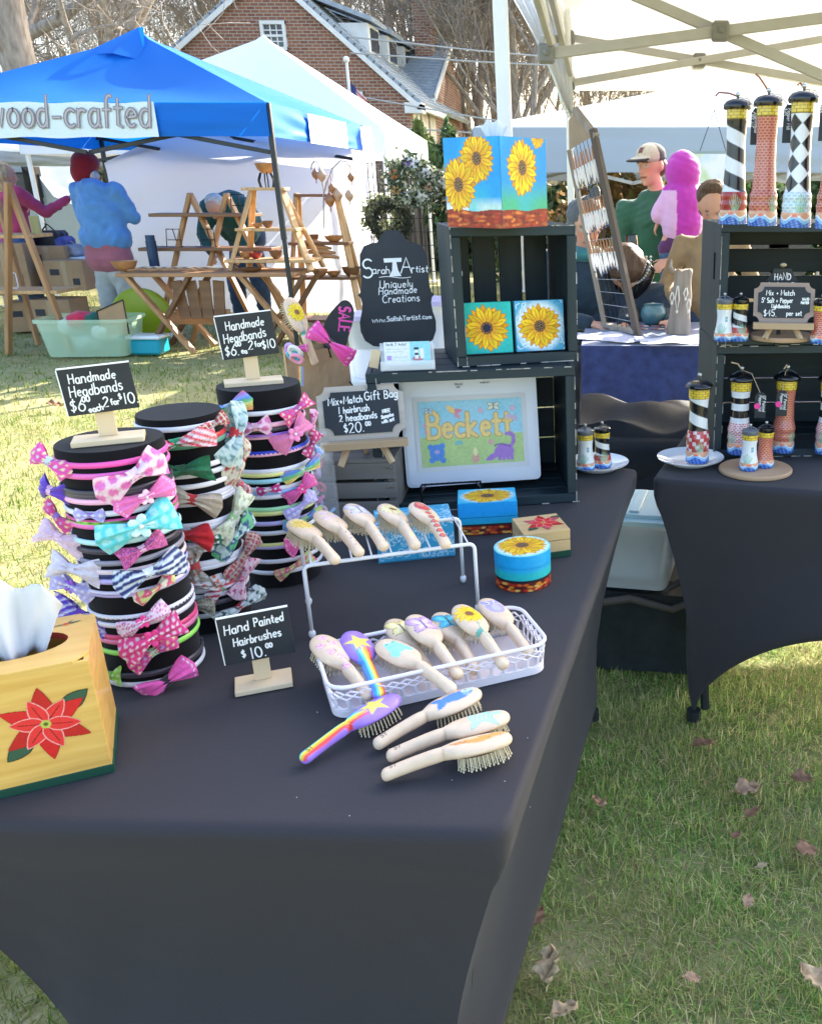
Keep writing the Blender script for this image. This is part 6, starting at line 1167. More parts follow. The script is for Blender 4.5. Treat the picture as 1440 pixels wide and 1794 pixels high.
def brush(label, art, M, body=beech, bristly=True, scale=1.0, nm='hairbrush', group='hand painted hairbrushes', res=1.0, initials=None):
 """the back of the brush faces +z, handle end at the origin, tip along +x"""
 t = thing(nm, label, 'hairbrush', group=group); t.matrix_world = M @ Matrix.Diagonal((scale, scale, scale, 1)); ns, nc = int(150 * res), 60; s_ = (1 - np.cos(np.linspace(0, PI, ns))) / 2 * .5 + np.linspace(0, 1, ns) * .5; w_, th = bw(s_)
 a = np.linspace(0, 2 * PI, nc, endpoint=False); ca, sa = np.cos(a), np.sin(a); X = (s_ * BL)[:, None] + 0 * a; Yv = w_[:, None] * np.sign(ca) * np.abs(ca) ** .95; Z = th[:, None] * np.sign(sa) * np.abs(sa) ** .8
 Z = Z + (.0045 * np.sin(PI * s_ * 1.1))[:, None] - np.where(Z > 0, (Yv / .028) ** 2 * .002, 0)
 c = Canvas(X, Yv, body, .0007); c.mix(np.clip(.25 + .2 * nz2(X * .3, Yv * 6, 400, 2), 0, .5), tuple(x * 1.12 for x in body))
 if art: art(c)
 if initials: [c.line([(p_[0], p_[1]) for p_ in q], .0011, (.02, .02, .02)) for q in strokes('ST', .012, -.004, .007)]
 top = (Z > .0009)[..., None] | (np.zeros(3) > 1); wood_ = np.ones_like(c.C) * np.array(body); C = np.where(top, c.C, wood_)
 fs = gridfaces(ns, nc, True); npmesh('body', np.stack([X, Yv, Z], -1), fs, mat('satin_painted_wood', attr=True, rough=.38, coat=.15, var=.05, scale=90), t, smooth=True, colors=C)
 mb = MB(); mb.ell((BL * .76, 0, -.003), (.036, .021, .0065), 20, 8); mb.build('cushion', mat('dark_rubber_cushion', (.12, .08, .07), .6), t, smooth=True)
 if bristly:
  mb = MB(); r = random.Random(7)
  for i in range(-6, 7):
   for j in range(-3, 4):
    x = BL * .76 + i * .0052 + (j % 2) * .0026; y = j * .0052
    if ((x - BL * .76) / .034) ** 2 + (y / .019) ** 2 > 1: continue
    dx, dy = (x - BL * .76) * .12 + r.uniform(-.0008, .0008), y * .18 + r.uniform(-.0008, .0008); mb.cyl((x, y, -.004), (x + dx, y + dy, -.022), .0009, .0007, 5, caps=False); mb.ell((x + dx, y + dy, -.0225), (.0014, .0014, .0015), 6, 4)
  b = mb.build('bristles', mat('pale_wooden_bristles', (.7, .6, .4), .5), t); b['kind'] = 'stuff'
 return t
K = (.03, .03, .04)
def fly_art(c1, c2):
 def f(c):
  x, y = .128, 0
  for sg in (1, -1):
   c.petal(x + .002, y, sg * .75, .03, .022, c1, K, .0009); c.petal(x, y, sg * 2.3, .025, .019, c1, K, .0009); c.petal(x + .001, y, sg * .72, .022, .01, c2); c.petal(x, y, sg * 2.35, .016, .008, c2)
  c.line([(x - .012, 0), (x + .012, 0)], .0022, K); c.line([(x + .012, 0), (x + .02, .005)], .0007, K); c.line([(x + .012, 0), (x + .02, -.005)], .0007, K)
 return f
def flower_art(cx=.13, r=.024, stem=True, light=YEL):
 def f(c):
  if stem: c.line([(cx - r, 0), (cx - .045, .002), (cx - .075, -.002)], .0018, (.1, .4, .3)); c.petal(cx - .045, .001, 2.3, .016, .008, (.15, .45, .35), (.03, .2, .15), .0007)
  for k in range(12): c.petal(cx, 0, k * PI / 6, r, r * .5, light, (.35, .2, .02), .0008, blunt=.9)
  c.ell(cx, 0, r * .28, r * .28, (.25, .1, .04))
 return f
def rainbow_art(c):
 c.mix(np.ones_like(c.X), (.36, .2, .72)); cols = [(.85, .08, .08), (.95, .45, .03), (.95, .85, .1), (.15, .75, .55), (.1, .35, .9)]
 for k, q in enumerate(cols): c.line([(.0, -.0068 + .0034 * k), (.07, -.0055 + .0032 * k), (.118, -.011 + .0055 * k)], .0042, q)
 st_ = [(.125 + (.023 if k % 2 == 0 else .0095) * math.cos(k * PI / 5 + .2), (.023 if k % 2 == 0 else .0095) * math.sin(k * PI / 5 + .2)) for k in range(10)]; c.poly([(.125 + (x - .125) * 1.22, y * 1.22) for x, y in st_], (.36, .18, .62)); c.poly(st_, (.95, .82, .12), (.7, .5, .05), .0008)
def blossoms(c):
 for x, y in ((.15, 0), (.13, -.008), (.132, .012), (.11, .006), (.092, -.002), (.07, .002)):
  for k in range(5): c.petal(x, y, k * 1.257 + x * 60, .0075, .0065, (.88, .58, .72), (.6, .1, .3), .0007, blunt=.9)
  c.ell(x, y, .0015, .0015, (.7, .2, .4))
 c.line([(.04, .003), (.08, -.005), (.11, .0), (.15, -.004)], .0007, (.3, .3, .2))
def frog(c):
 g = (.28, .72, .58); c.ell(.128, 0, .016, .014, g); c.ell(.142, .006, .006, .005, g); c.ell(.142, -.006, .006, .005, g); c.ell(.115, .012, .009, .006, g); c.ell(.115, -.012, .009, .006, g); c.line([(.136, -.008), (.133, 0), (.136, .008)], .0008, (.05, .3, .2)); c.ell(.144, .006, .0015, .0015, K); c.ell(.144, -.006, .0015, .0015, K)
def owl(c): p_ = (.42, .36, .78); c.ell(.13, 0, .021, .015, p_); c.ell(.143, .008, .005, .005, (.8, .8, .9)); c.ell(.143, -.008, .005, .005, (.8, .8, .9)); c.ell(.143, .008, .002, .002, K); c.ell(.143, -.008, .002, .002, K); c.petal(.14, .01, .3, .016, .008, p_); c.petal(.14, -.01, -.3, .016, .008, p_); c.ell(.125, 0, .011, .008, (.55, .5, .85)); c.petal(.138, 0, PI, .005, .003, (.9, .6, .1))
def whale(c): c.ell(.13, .0, .026, .011, (.05, .22, .62)); c.petal(.112, .0, 2.6, .022, .012, (.05, .22, .62)); c.petal(.112, 0, 3.8, .022, .012, (.05, .22, .62)); c.ell(.15, .004, .01, .006, (.55, .68, .78)); c.ell(.148, .006, .0015, .0015, K); c.ell(.145, -.004, .006, .004, (.2, .4, .75))
def turtle(c): c.ell(.13, 0, .017, .013, (.35, .68, .62)); [c.petal(.13, 0, a, .028, .01, (.45, .75, .68), (.1, .35, .3), .0007) for a in (.9, -.9, 2.3, -2.3)]; c.ell(.13, 0, .014, .0105, (.55, .72, .62)); c.ell(.152, .002, .007, .005, (.42, .75, .68)); [c.line([(.12 + k * .006, -.009), (.124 + k * .006, .009)], .0008, (.15, .38, .32)) for k in range(4)]
def fox(c): c.ell(.125, -.002, .02, .009, (.8, .36, .08)); c.petal(.135, .0, .15, .03, .012, (.82, .38, .08), (.35, .12, .02), .0008); c.petal(.11, -.004, 3.0, .022, .006, (.75, .32, .08), (.35, .12, .02), .0007); c.ell(.118, .004, .008, .004, (.85, .6, .35))
def pinkbl(c): [c.petal(x, y, k * 1.257, .009, .008, (.8, .6, .66), (.3, .2, .25), .0005) for x, y in ((.145, .006), (.13, -.008), (.12, .01)) for k in range(5)]; [c.ell(.06 - .01 * k, .002 * (-1) ** k, .002, .002, (.4, .3, .35)) for k in range(5)]; c.line([(.04, .0), (.08, .004), (.11, -.002)], .0006, (.3, .25, .25))
def cardinal(c): c.petal(.115, 0, .1, .045, .026, (.66, .08, .08), K, .001); c.petal(.135, 0, .3, .022, .012, (.8, .25, .22)); [c.petal(.11 - .016 * k, 0, 2.9, .014, .011, (.66, .12, .1), K, .001) for k in range(6)]
def yflower(c): c.ell(.132, 0, .024, .02, (.85, .72, .3)); [c.petal(.13, 0, k * .52, .022, .008, (.85, .6, .12), (.4, .25, .05), .0006) for k in range(12)]
def daisy2(c): flower_art(.13, .023, False, (.9, .8, .4))(c); c.line([(.105, 0), (.06, .004)], .0012, (.4, .5, .42)); c.ell(.03, 0, .007, .005, (.85, .72, .35)); c.line([(.07, .004), (.08, .012)], .001, (.45, .55, .45))
def bulge(c): fly_art((.6, .56, .78), (.75, .72, .86))(c)
def bmat(p0, p1, upv=(0, 0, 1), roll=0):
 """matrix that lays a brush from handle end p0 towards p1, its back facing upv"""
 x = (Vector(p1) - Vector(p0)).normalized(); z = Vector(upv); z = (z - x * z.dot(x)).normalized(); y = z.cross(x); M = Matrix(((x.x, y.x, z.x, p0[0]), (x.y, y.y, z.y, p0[1]), (x.z, y.z, z.z, p0[2]), (0, 0, 0, 1))); return M @ Matrix.Rotation(R(roll), 4, 'X')
zt = ZT + .009
def flat_brush(u0, v0, u1, v1, art, label, zend=.024, side=(0, -.55, .85), **k):
 a = W(u0, v0, zt + .002); b = W(u1, v1, ZT + .024 + .008); sc = (b - a).length / (BL * .97); return brush(label, art, bmat(a, b, side), scale=max(.85, min(1.12, sc)), initials=True, **k)
flat_brush(527, 1334, 694, 1222, rainbow_art, 'purple hairbrush with a rainbow and yellow star, leftmost of the four lying loose', side=(-.12, .0, .99), body=(.36, .2, .72))
flat_brush(655, 1308, 836, 1212, whale, 'beech hairbrush with a blue whale, upper one of the fan of three on the table', side=(-.1, .02, .97))
flat_brush(677, 1328, 886, 1254, turtle, 'beech hairbrush with a green turtle, middle one of the fan of three on the table', side=(-.1, .1, .95))
flat_brush(668, 1361, 890, 1292, fox, 'beech hairbrush with an orange fox, nearest of the fan of three on the table', side=(-.1, .2, .93))
whitew = mat('white_coated_wire', (.78, .78, .82), .35, spec=.5); fl = W(548, 1118, ZT); fr_ = W(838, 1072, ZT)
e1 = (fr_ - fl).normalized(); rw = (fr_ - fl).length; f0 = Y(532, 992, fl.y); HR = f0.z - ZT; back = Vector((-e1.y, e1.x, 0)); RD = .135; t = thing('wire_rack', 'white wire step rack carrying a row of five painted hairbrushes', 'rack', fl)
c_, s_ = e1.x, e1.y; t.rotation_euler = (0, 0, math.atan2(s_, c_)); rk = math.atan2(s_, c_)
def rnd(P, r_=.012):
 out = [Vector(P[0])]
 for i in range(1, len(P) - 1):
  a, b, c = map(Vector, (P[i - 1], P[i], P[i + 1])); u_, v_ = (a - b).normalized(), (c - b).normalized(); q0, q1 = b + u_ * r_, b + v_ * r_; out += [q0.lerp(b, .0) * (1 - k) ** 2 + b * 2 * k * (1 - k) + q1 * k ** 2 for k in (0, .25, .5, .75, 1)]
 return out + [Vector(P[-1])]
for nm, y in (('front_frame', 0), ('back_frame', RD)): mb = MB(); mb.tube(rnd([(0, y, .003), (.0, y, HR), (rw, y, HR), (rw, y, .003)]), .0034, 8); mb.build(nm, whitew, t, smooth=True)
for k in range(9): mb = MB(); x = .012 + (rw - .024) * k / 8; mb.tube([(x, 0, HR + .0045), (x, RD, HR + .0045)], .0016, 6); mb.build('cross_wire', whitew, t, smooth=True)
for x in (0, rw):
 for y in (0, RD): mb = MB(); mb.ell((x, y, .008), (.006, .006, .0085)); mb.build('cap', whitew, t, smooth=True)
def rackpt(x, y, z): return fl + e1 * x + back * y + Vector((0, 0, z))
for (u0, v0, u1, v1, art, lb) in [(590, 985, 527, 925, yflower, 'hairbrush with a yellow lily, leftmost on the white wire rack'), (632, 972, 580, 917, pinkbl, 'hairbrush with faint pink blossom, second from left on the rack'), (674, 962, 632, 908, bulge, 'hairbrush with a lilac butterfly, middle one on the rack'), (730, 960, 685, 900, daisy2, 'hairbrush with a yellow daisy, second from right on the rack'), (783, 958, 740, 898, cardinal, 'hairbrush with a red feathered bird, rightmost on the rack')]:
 zz = ZT + HR; a = W(u0, v0, zz + .016); b = W(u1, v1, zz + .036); b = a + (b - a).normalized() * BL * .97; brush('beech ' + lb, art, bmat(a, b, (.42, -.12, .9)), scale=1.0, res=.8)
bl_ = W(590, 1262, ZT); br2 = W(950, 1178, ZT); e1b = (br2 - bl_).normalized(); bW = (br2 - bl_).length * 1.02; bD = .135; bH = .052; yawb = math.atan2(e1b.y, e1b.x)
pinkw = mat('pearly_white_plastic', (.8, .74, .79), .35, spec=.5); t = thing('basket', 'white pierced plastic basket full of painted hairbrushes', 'basket', bl_, yawb)
def rrect(w_, d, r_, n=7, off=0.0):
 out = []
 for cx, cy, a0 in ((w_ - r_, r_, 270), (w_ - r_, d - r_, 0), (r_, d - r_, 90), (r_, r_, 180)): out += [(cx + (r_ + off) * math.cos(R(a0 + 90 * k / n)), cy + (r_ + off) * math.sin(R(a0 + 90 * k / n))) for k in range(n + 1)]
 return out
mb = MB(); o0 = rrect(bW, bD, .022); o1 = rrect(bW, bD, .022, off=.003); o2 = rrect(bW, bD, .022, off=-.002)
mb.grid([[(x, y, z) for x, y in o] for o, z in ((o2, .0), (o1, .001), (o1, .011), (o0, .013), (o2, .012))], wrap=True); mb.prism(o2, .003, z0=.002); mb.build('base', pinkw, t, smooth=True, ang=40)
def perim(o, N):
 P = [Vector((x, y, 0)) for x, y in o]; P.append(P[0]); L = [0]
 for a, b in zip(P[:-1], P[1:]): L.append(L[-1] + (b - a).length)
 out = []; j = 0
 for k in range(N):
  q = L[-1] * k / N
  while L[j + 1] < q: j += 1
  out.append(P[j].lerp(P[j + 1], (q - L[j]) / max(1e-9, L[j + 1] - L[j])))
 return out
N = 92; lo, hi = perim(rrect(bW, bD, .022, off=.0), N), perim(rrect(bW, bD, .022, off=.006), N)
def wpt(k, z): f = z / bH; return tuple(lo[k % N].lerp(hi[k % N], f) + Vector((0, 0, z)))
mb = MB(); hx = [(.012, 0), (.017, .5), (.030, .5), (.035, 0), (.043, 0)]
for k in range(0, N, 2):
 for dirn in (1, -1):
  P = []
  for z, h in ((.012, 0), (.0165, 1), (.030, 1), (.0345, 0), (.0395, 1), (.044, 0)):
   kk = k + dirn * h * .9; i0 = int(math.floor(kk)); f = kk - i0; P.append(Vector(wpt(i0, z)).lerp(Vector(wpt(i0 + 1, z)), f))
  mb.tube(P, .0016, 5, flat=(1.3, 1))
lw = mb.build('pierced_wall', pinkw, t); lw['kind'] = 'stuff'
mb = MB(); mb.tube([wpt(k, bH) for k in range(N)], .0032, 8, closed=True); mb.build('rim', pinkw, t, smooth=True); mb = MB(); mb.tube([wpt(k, .013) for k in range(N)], .002, 6, closed=True); mb.build('lower_rim', pinkw, t, smooth=True)
zb = ZT + .02
for (u0, v0, u1, v1, art, lb, dz, bod) in [(650, 1224, 580, 1144, blossoms, 'hairbrush with pink blossoms, leftmost in the white basket', .008, beech), (666, 1222, 618, 1116, rainbow_art, 'purple hairbrush with rainbow and star, inside the white basket', .012, (.36, .2, .72)), (796, 1212, 664, 1124, frog, 'hairbrush with a green frog in the white basket', .016, beech), (760, 1190, 693, 1096, fly_art((.88, .74, .3), (.9, .82, .5)), 'hairbrush with a yellow butterfly behind the frog one', .004, beech),
                                       (805, 1188, 742, 1106, fly_art((.6, .35, .78), (.75, .6, .88)), 'hairbrush with a purple butterfly in the basket middle', .016, beech), (835, 1180, 776, 1086, fly_art((.05, .45, .65), (.15, .7, .85)), 'hairbrush with a blue butterfly behind the purple one', .004, beech), (885, 1170, 826, 1092, flower_art(.13, .026), 'hairbrush with a yellow sunflower and stem in the basket', .016, beech), (930, 1150, 862, 1068, owl, 'hairbrush with a purple owl, rightmost in the white basket', .008, beech)]:
 a = W(u0, v0, zb + dz); b = W(u1, v1, zb + dz + .026); b = a + (b - a).normalized() * BL * .97; brush(('beech ' if bod is beech else '') + lb, art, bmat(a, b, (.4, -.3, .9)), body=bod, scale=1.0, res=.9)
a = Y(553, 640, yb - .0); b = Y(508, 528, yb + .01); brush('beech hairbrush with a painted sunflower standing upright in the gift bag', flower_art(.13, .024, True, (.9, .66, .02)), bmat(a, b, (.85, -.55, .1)), scale=.95)
# ================================================================== painted lighthouse mills and shakers
WHT, BLK, BRK, YLW, SAND = (.72, .74, .76), (.012, .012, .016), (.33, .04, .025), (.7, .5, .05), (.68, .36, .22)
def bricks(c, y0, y1, bw_, bh_, col, mort, flip=False):
 row = np.floor((c.Y - y0) / bh_); fx = ((c.X / bw_ + .5 * (row % 2)) % 1); fy = ((c.Y - y0) / bh_) % 1
 m = (c.Y > y0) & (c.Y < y1); c.C[m] = mort; c.mix(np.clip((.5 - np.abs(fx - .5) - .1) * 8, 0, 1) * np.clip((.5 - np.abs(fy - .5) - .16) * 6, 0, 1) * m, col)
def sea(c, r, h0, h1):
 c.mix(c.Y < h1, SAND); wv = h0 + (h1 - h0) * .45 * np.cos(c.X / r * 4 + .6) ; c.mix(c.Y < wv + .003, (.8, .84, .88)); c.mix(c.Y < wv, (.25, .5, .78)); c.mix(c.Y < wv - .35 * h0, (.02, .1, .42)); c.mix((c.Y < wv) * np.clip(nz2(c.X, c.Y, 700, 3), 0, 1) * .5, (.5, .68, .85))
 c.ell(-.004, h1 * .78, .006, .0035, (.75, .16, .06))
def grassy(c, x, y0, y1, n=7, col=(.12, .34, .2)):
 for k in range(n): q = (k - (n - 1) / 2) / n; c.line([(x + q * .012, y0), (x + q * .03, y0 + (y1 - y0) * (1 - abs(q) * .9))], .0015, col); c.line([(x + q * .012 + .0007, y0), (x + q * .03 + .0008, y0 + (y1 - y0) * (.9 - abs(q) * .9))], .0006, (.45, .7, .5))
def mill(kind, size, loc, label, group=None, face=0.0, cord=None, tagtxt=None, tagdir=1):
 H_ = {'tall': .28, 'mid': .225, 'small': .112}[size]
 prof = {'tall': [(.0, .034), (.004, .0365), (.11, .0365), (.125, .034), (.135, .0355), (.175, .037), (.195, .0335), (.215, .0355), (.25, .0355), (.275, .031), (.36, .0295), (.5, .0265), (.66, .025), (.8, .0265), (.845, .028), (.915, .028)],
   'mid': [(.0, .030), (.01, .032), (.13, .0315), (.15, .029), (.2, .0325), (.25, .03), (.3, .0325), (.36, .029), (.42, .026), (.6, .024), (.75, .0255), (.8, .028), (.9, .028)],
   'small': [(.0, .023), (.03, .0255), (.14, .0255), (.2, .024), (.35, .0205), (.5, .0185), (.62, .0185), (.74, .0205), (.86, .021)]}[size]
 zt_ = prof[-1][0]; t = thing('pepper_mill' if size != 'small' else 'salt_shaker', label, 'pepper mill' if size != 'small' else 'salt shaker', loc, face, group)
 zs = np.linspace(0, zt_, int({'tall': 190, 'mid': 150, 'small': 90}[size])); rs = np.interp(zs, [p_[0] for p_ in prof], [p_[1] for p_ in prof]); ker = np.ones(7) / 7; rs[3:-3] = np.convolve(rs, ker, 'valid'); rs = rs * (.9 if size == 'tall' else 1); nth = 120
 A, Zz = np.meshgrid(np.linspace(-PI, PI, nth, endpoint=False), zs * H_); RR = np.repeat(rs[:, None], nth, 1); rm = .028 if size != 'small' else .02
 c = Canvas(A * rm, Zz, WHT, .001); n = Zz / H_; ybase = .12 if size == 'tall' else (.15 if size == 'mid' else .2); ytop = .845 if size == 'tall' else (.79 if size == 'mid' else .74)
 if kind == 'spiral':
  c.C[...] = WHT; q = (A / (2 * PI) * 1.0 + n * (1 if size == 'small' else 1) * {'tall': 4.3, 'mid': 3.8, 'small': 3.6}[size]) % 1; c.mix(np.clip((.25 - np.abs(q - .5)) * 30 + .5, 0, 1), BLK)
  if size == 'tall': m = (n < .27); c.C[m] = (.34, .035, .03); c.mix(m * (np.abs(np.sin(A * 3)) < .25), (.6, .12, .08))
  elif size == 'mid': m = (n < .4); c.C[m] = (.5, .06, .06); q = (np.sin(A * 6 + np.floor(n * 22) * 2) > .55) & m; c.C[q] = (.75, .6, .62)
  else: m = (n < .32); c.C[m] = (.45, .07, .06)
 elif kind == 'brick': bricks(c, 0, H_, .0115 if size == 'tall' else .0095, .0058 if size == 'tall' else .005, BRK, (.58, .22, .15))
 elif kind == 'diamond':
  c.C[...] = WHT; q = (n - .26) / .146; tri = np.abs((q % 1) - .5) * 2; aa = np.abs(((A + PI / 4) % (PI / 2)) - PI / 4) / (PI / 4); aa = np.abs((((A + PI / 2) / (PI / 2) * 1.0) % 1) - .5) * 2; c.mix(np.clip(((1 - tri) - aa * 1.0) * 9 + .0, 0, 1), BLK); m = n < .27
  bricks(c, 0, .27 * H_, .013, .0065, (.35, .5, .55), (.62, .72, .76))
 elif kind == 'bands':
  for a_, b_ in ((.46, .55), (.64, .71)): c.mix((n > a_) & (n < b_), BLK)
  bricks(c, 0, .4 * H_, .0095, .005, (.5, .06, .07), (.75, .6, .6))
 elif kind == 'white': c.C[...] = (.76, .78, .8); c.rect(.001, H_ * .46, .008, H_ * .58, (.05, .3, .42)); c.rect(.004, H_ * .46, .0047, H_ * .58, (.7, .75, .8)); c.rect(.001, H_ * .515, .008, H_ * .522, (.7, .75, .8))
 ym = (n > ytop); c.C[ym] = YLW; row = np.floor((n - ytop) * H_ / .0068); fx = (A * rm / .017 + .5 * (row % 2)) % 1; fy = ((n - ytop) * H_ / .0068) % 1; c.mix(ym * ((np.abs(fx - .5) > .44) | (fy < .13)) * .8, (.2, .13, .01)); c.mix((np.abs(n - ytop) < .004), (.2, .13, .01))
 if size != 'small' or kind != 'brick': grassy(c, {'spiral': .004, 'brick': .022, 'diamond': .006, 'bands': -.022, 'white': -.009}[kind], H_ * ybase, H_ * (ybase + (.14 if size != 'small' else .22)))
 sea(c, rm, H_ * ybase * .62, H_ * ybase)
 f = np.array(c.C); th = A - PI / 2; sq = 1 + .06 * np.cos(4 * th) * np.clip(1 - n / (ybase + .02), 0, 1) if size == 'tall' else 1.0
 npmesh('tower', np.stack([RR * sq * np.cos(th), RR * sq * np.sin(th), Zz], -1), gridfaces(len(zs), nth, True), GLAZE, t, smooth=True, colors=f)
 rc = rs[-1]; z0 = zt_ * H_; capc = mat('grey_glossy_cap', (.13, .14, .16), .25, coat=.3) if kind == 'white' else mat('black_glossy_cap', (.006, .007, .01), .18, coat=.5); mb = MB(); k = H_ * .085 if size != 'small' else H_ * .12
 mb.lathe([(rc * .97, z0 - .0005), (rc * 1.25, z0 + .001), (rc * 1.33, z0 + k * .25), (rc * 1.3, z0 + k * .5), (rc * 1.05, z0 + k * .82), (rc * .55, z0 + k), (0, z0 + k * 1.05)] if size != 'small' else [(rc, z0), (rc * 1.05, z0 + k * .1), (rc * 1.05, z0 + k * .75), (rc * .85, z0 + k), (0, z0 + k * 1.05)], 32)
 if size != 'tall':
  for a in range(4): mb.tube([(rc * .9 * math.cos(a * PI / 2), rc * .9 * math.sin(a * PI / 2), z0 + k * .9), (rc * .4 * math.cos(a * PI / 2), rc * .4 * math.sin(a * PI / 2), z0 + k * 1.35), (0, 0, z0 + k * 1.5)], .0014, 5)
 mb.build('cap', capc, t, smooth=True, ang=50); zk = z0 + k * (1.04 if size == 'tall' else 1.4); mb = MB(); s_ = 1 if size != 'small' else .65; mb.lathe([(.003 * s_, zk - .002), (.003 * s_, zk + .004 * s_), (.0055 * s_, zk + .006 * s_), (.006 * s_, zk + .011 * s_), (.003 * s_, zk + .014 * s_), (0, zk + .0145 * s_)], 14); mb.build('knob', mat('brushed_steel', (.55, .55, .53), .3, metal=.9), t, smooth=True)
 if cord:
  mb = MB(); mb.tube([(0, 0, zk + .004)] + [tuple(x) for x in cord], .0022, 6); mb.build('cord', mat('rust_leather_cord' if size == 'tall' else 'jute_cord', (.3, .1, .06) if size == 'tall' else (.42, .32, .2), .8), t)
 if tagtxt:
  tw_, tl = (.027, .078) if size == 'tall' else (.03, .07); ox = tagdir * (rc + .008 + tw_ / 2); top = z0 - (.0 if size == 'tall' else .02); mb = MB(); mb.prism([(-tw_ / 2, -tl), (tw_ / 2, -tl), (tw_ / 2, -.01), (tw_ * .25, 0), (-tw_ * .25, 0), (-tw_ / 2, -.01)], .002, frameM((ox, -.05, top), (1, 0, 0), (0, 0, 1)), z0=-.002); tg = mb.build('tag', slateb, t)
  M = frameM((ox + tw_ * .17, -.0304, top - .006), (0, 0, -1), (1, 0, 0)); M[1][3] = -.0504; mb = MB(); wsum = max(ttext_width(q, .0085, width=.9) for q in tagtxt); k_ = min(1, (tl - .014) / wsum) * .9
  for i, q in enumerate(tagtxt): ribbon(strokes(q, .002, -.0095 * i, .0078, .1, seed=i, width=k_), .0011, M, mb)
  mb.build('lettering', CHALK, tg)
  mb = MB(); mb.tube([(0, 0, zk + .003), (ox * .5, -.018, zk - .002), (ox, -.049, top - .006)], .0011, 5); mb.build('string', mat('jute_cord', (.42, .32, .2), .8), t)
  if size == 'mid': mb = MB(); mb.prism([(.008 * math.cos(2 * PI * k / 20), .008 * math.sin(2 * PI * k / 20)) for k in range(20)], .0006, frameM((ox - tw_ * .3, -.0526, top - tl * .52), (1, 0, 0), (0, 0, 1))); mb.build('price_dot', mat('hot_pink_sticker', (.85, .05, .3), .5), tg)
 return t
def on(u, v, z, dy=0.0): p = W(u, v, z); return (p.x, p.y + dy, z)
zz = ZL2 + .0008
mill('spiral', 'tall', on(1285, 393, zz, .02), 'tall pepper mill painted as a black and white spiral lighthouse, leftmost on the black crates', face=R(-8), cord=[(-.02, -.004, .292), (-.045, -.006, .294), (-.052, -.004, .286)], tagtxt=['Cape Hatteras', ' Lighthouse', 'OBX N.C'])
mill('brick', 'tall', on(1337, 396, zz, .02), 'tall red brick pattern pepper mill, between the spiral and the diamond one on the crates', face=R(-8), cord=[(-.01, 0, .3), (-.024, -.003, .317), (-.032, -.002, .323)], tagtxt=['15" Painted', 'Pepper Mill', '$65'])
mill('diamond', 'tall', on(1396, 399, zz, .02), 'tall pepper mill with black diamonds on white, third on the crates', face=R(-8), cord=[(-.01, 0, .296), (-.015, -.002, .291)], tagtxt=['15" Painted', 'Pepper Mill', '$65.'])
mill('brick', 'tall', on(1457, 401, zz, .02), 'tall red painted pepper mill cut by the right edge of the photo', face=R(20))
zz = ZL1 + .018
mill('white', 'small', on(1268, 598, zz, .015), 'white shaker with a window, on the shelf left of the easel sign'); mill('spiral', 'small', on(1296, 598, zz, .018), 'striped shaker beside the white one on the shelf left of the easel sign'); mill('brick', 'small', on(1437, 602, zz, .015), 'brick pattern shaker on the shelf at the right edge of the photo')
zz = ZT + .019
mill('bands', 'mid', on(1296, 800, zz, .04), 'medium mill with black and white bands over a brick base, inside the lower crate', face=R(-5), cord=[(-.012, -.005, .25), (-.03, -.006, .254)], tagtxt=['10" Painted', 'Pepper Mill'])
mill('brick', 'mid', on(1375, 797, zz, .04), 'medium all brick mill with a pink dotted tag, inside the lower crate', face=R(-5), cord=[(-.005, -.01, .245), (-.012, -.016, .235)], tagtxt=['10" Painted', 'Pepper Mill'], tagdir=-.3)
mill('bands', 'mid', on(1452, 800, zz, .04), 'medium mill inside the lower crate, cut by the right edge of the photo')
mill('spiral', 'mid', on(1221, 808, ZT + .013), 'medium spiral striped mill with a red base standing on the white plate', face=R(-4))
mill('white', 'small', on(1311, 822, ZT + .013), 'white shaker with grey cap in front, on the round wooden board', face=R(4)); mill('brick', 'small', on(1340, 819, ZT + .013, .012), 'brick pattern shaker behind the white one, on the round wooden board')
mill('white', 'small', on(1026, 822, ZT + .012), 'white shaker with a window, on the plate at the far corner of the near table', face=R(10)); mill('spiral', 'small', on(1055, 820, ZT + .012, .014), 'black and white striped shaker on the plate at the far corner of the near table')
def plate(u, v, r_, label):
 p = W(u, v, ZT); mb = MB(); mb.lathe([(0, .007), (r_ * .55, .007), (r_ * .66, .010), (r_ * .98, .019), (r_, .0205), (r_ * .985, .018), (r_ * .66, .005), (r_ * .62, .001), (r_ * .56, .001), (0, .003)], 64); o = mb.build('plate', mat('white_glazed_china', (.78, .8, .82), .12, coat=.5), smooth=True, ang=60); o.location = (p.x, p.y, ZT + .001); tag(o, label, 'plate'); return o
plate(1209, 812, .092, 'white china plate under the medium spiral mill'); plate(1046, 821, .086, 'white china plate with two shakers at the far corner of the near table')
slice_ = wood('end_grain_board', (.4, .24, .13), (.5, .33, .2), 0, 9, .6, .2)
def disc(u, v, z, r_, label):
 p = W(u, v, z); mb = MB(); mb.lathe([(0, 0), (r_ * .97, 0), (r_, .003), (r_, .009), (r_ * .97, .012), (0, .012)], 56, sc=(1, .92)); o = mb.build('wooden_board', slice_, smooth=True, ang=40); o.location = (p.x, p.y, z + .0005); tag(o, label, 'board')
disc(1323, 826, ZT, .098, 'round wooden board under the white and brick shakers'); disc(1368, 593, ZL1 + .018, .083, 'round wooden board under the small easel sign')
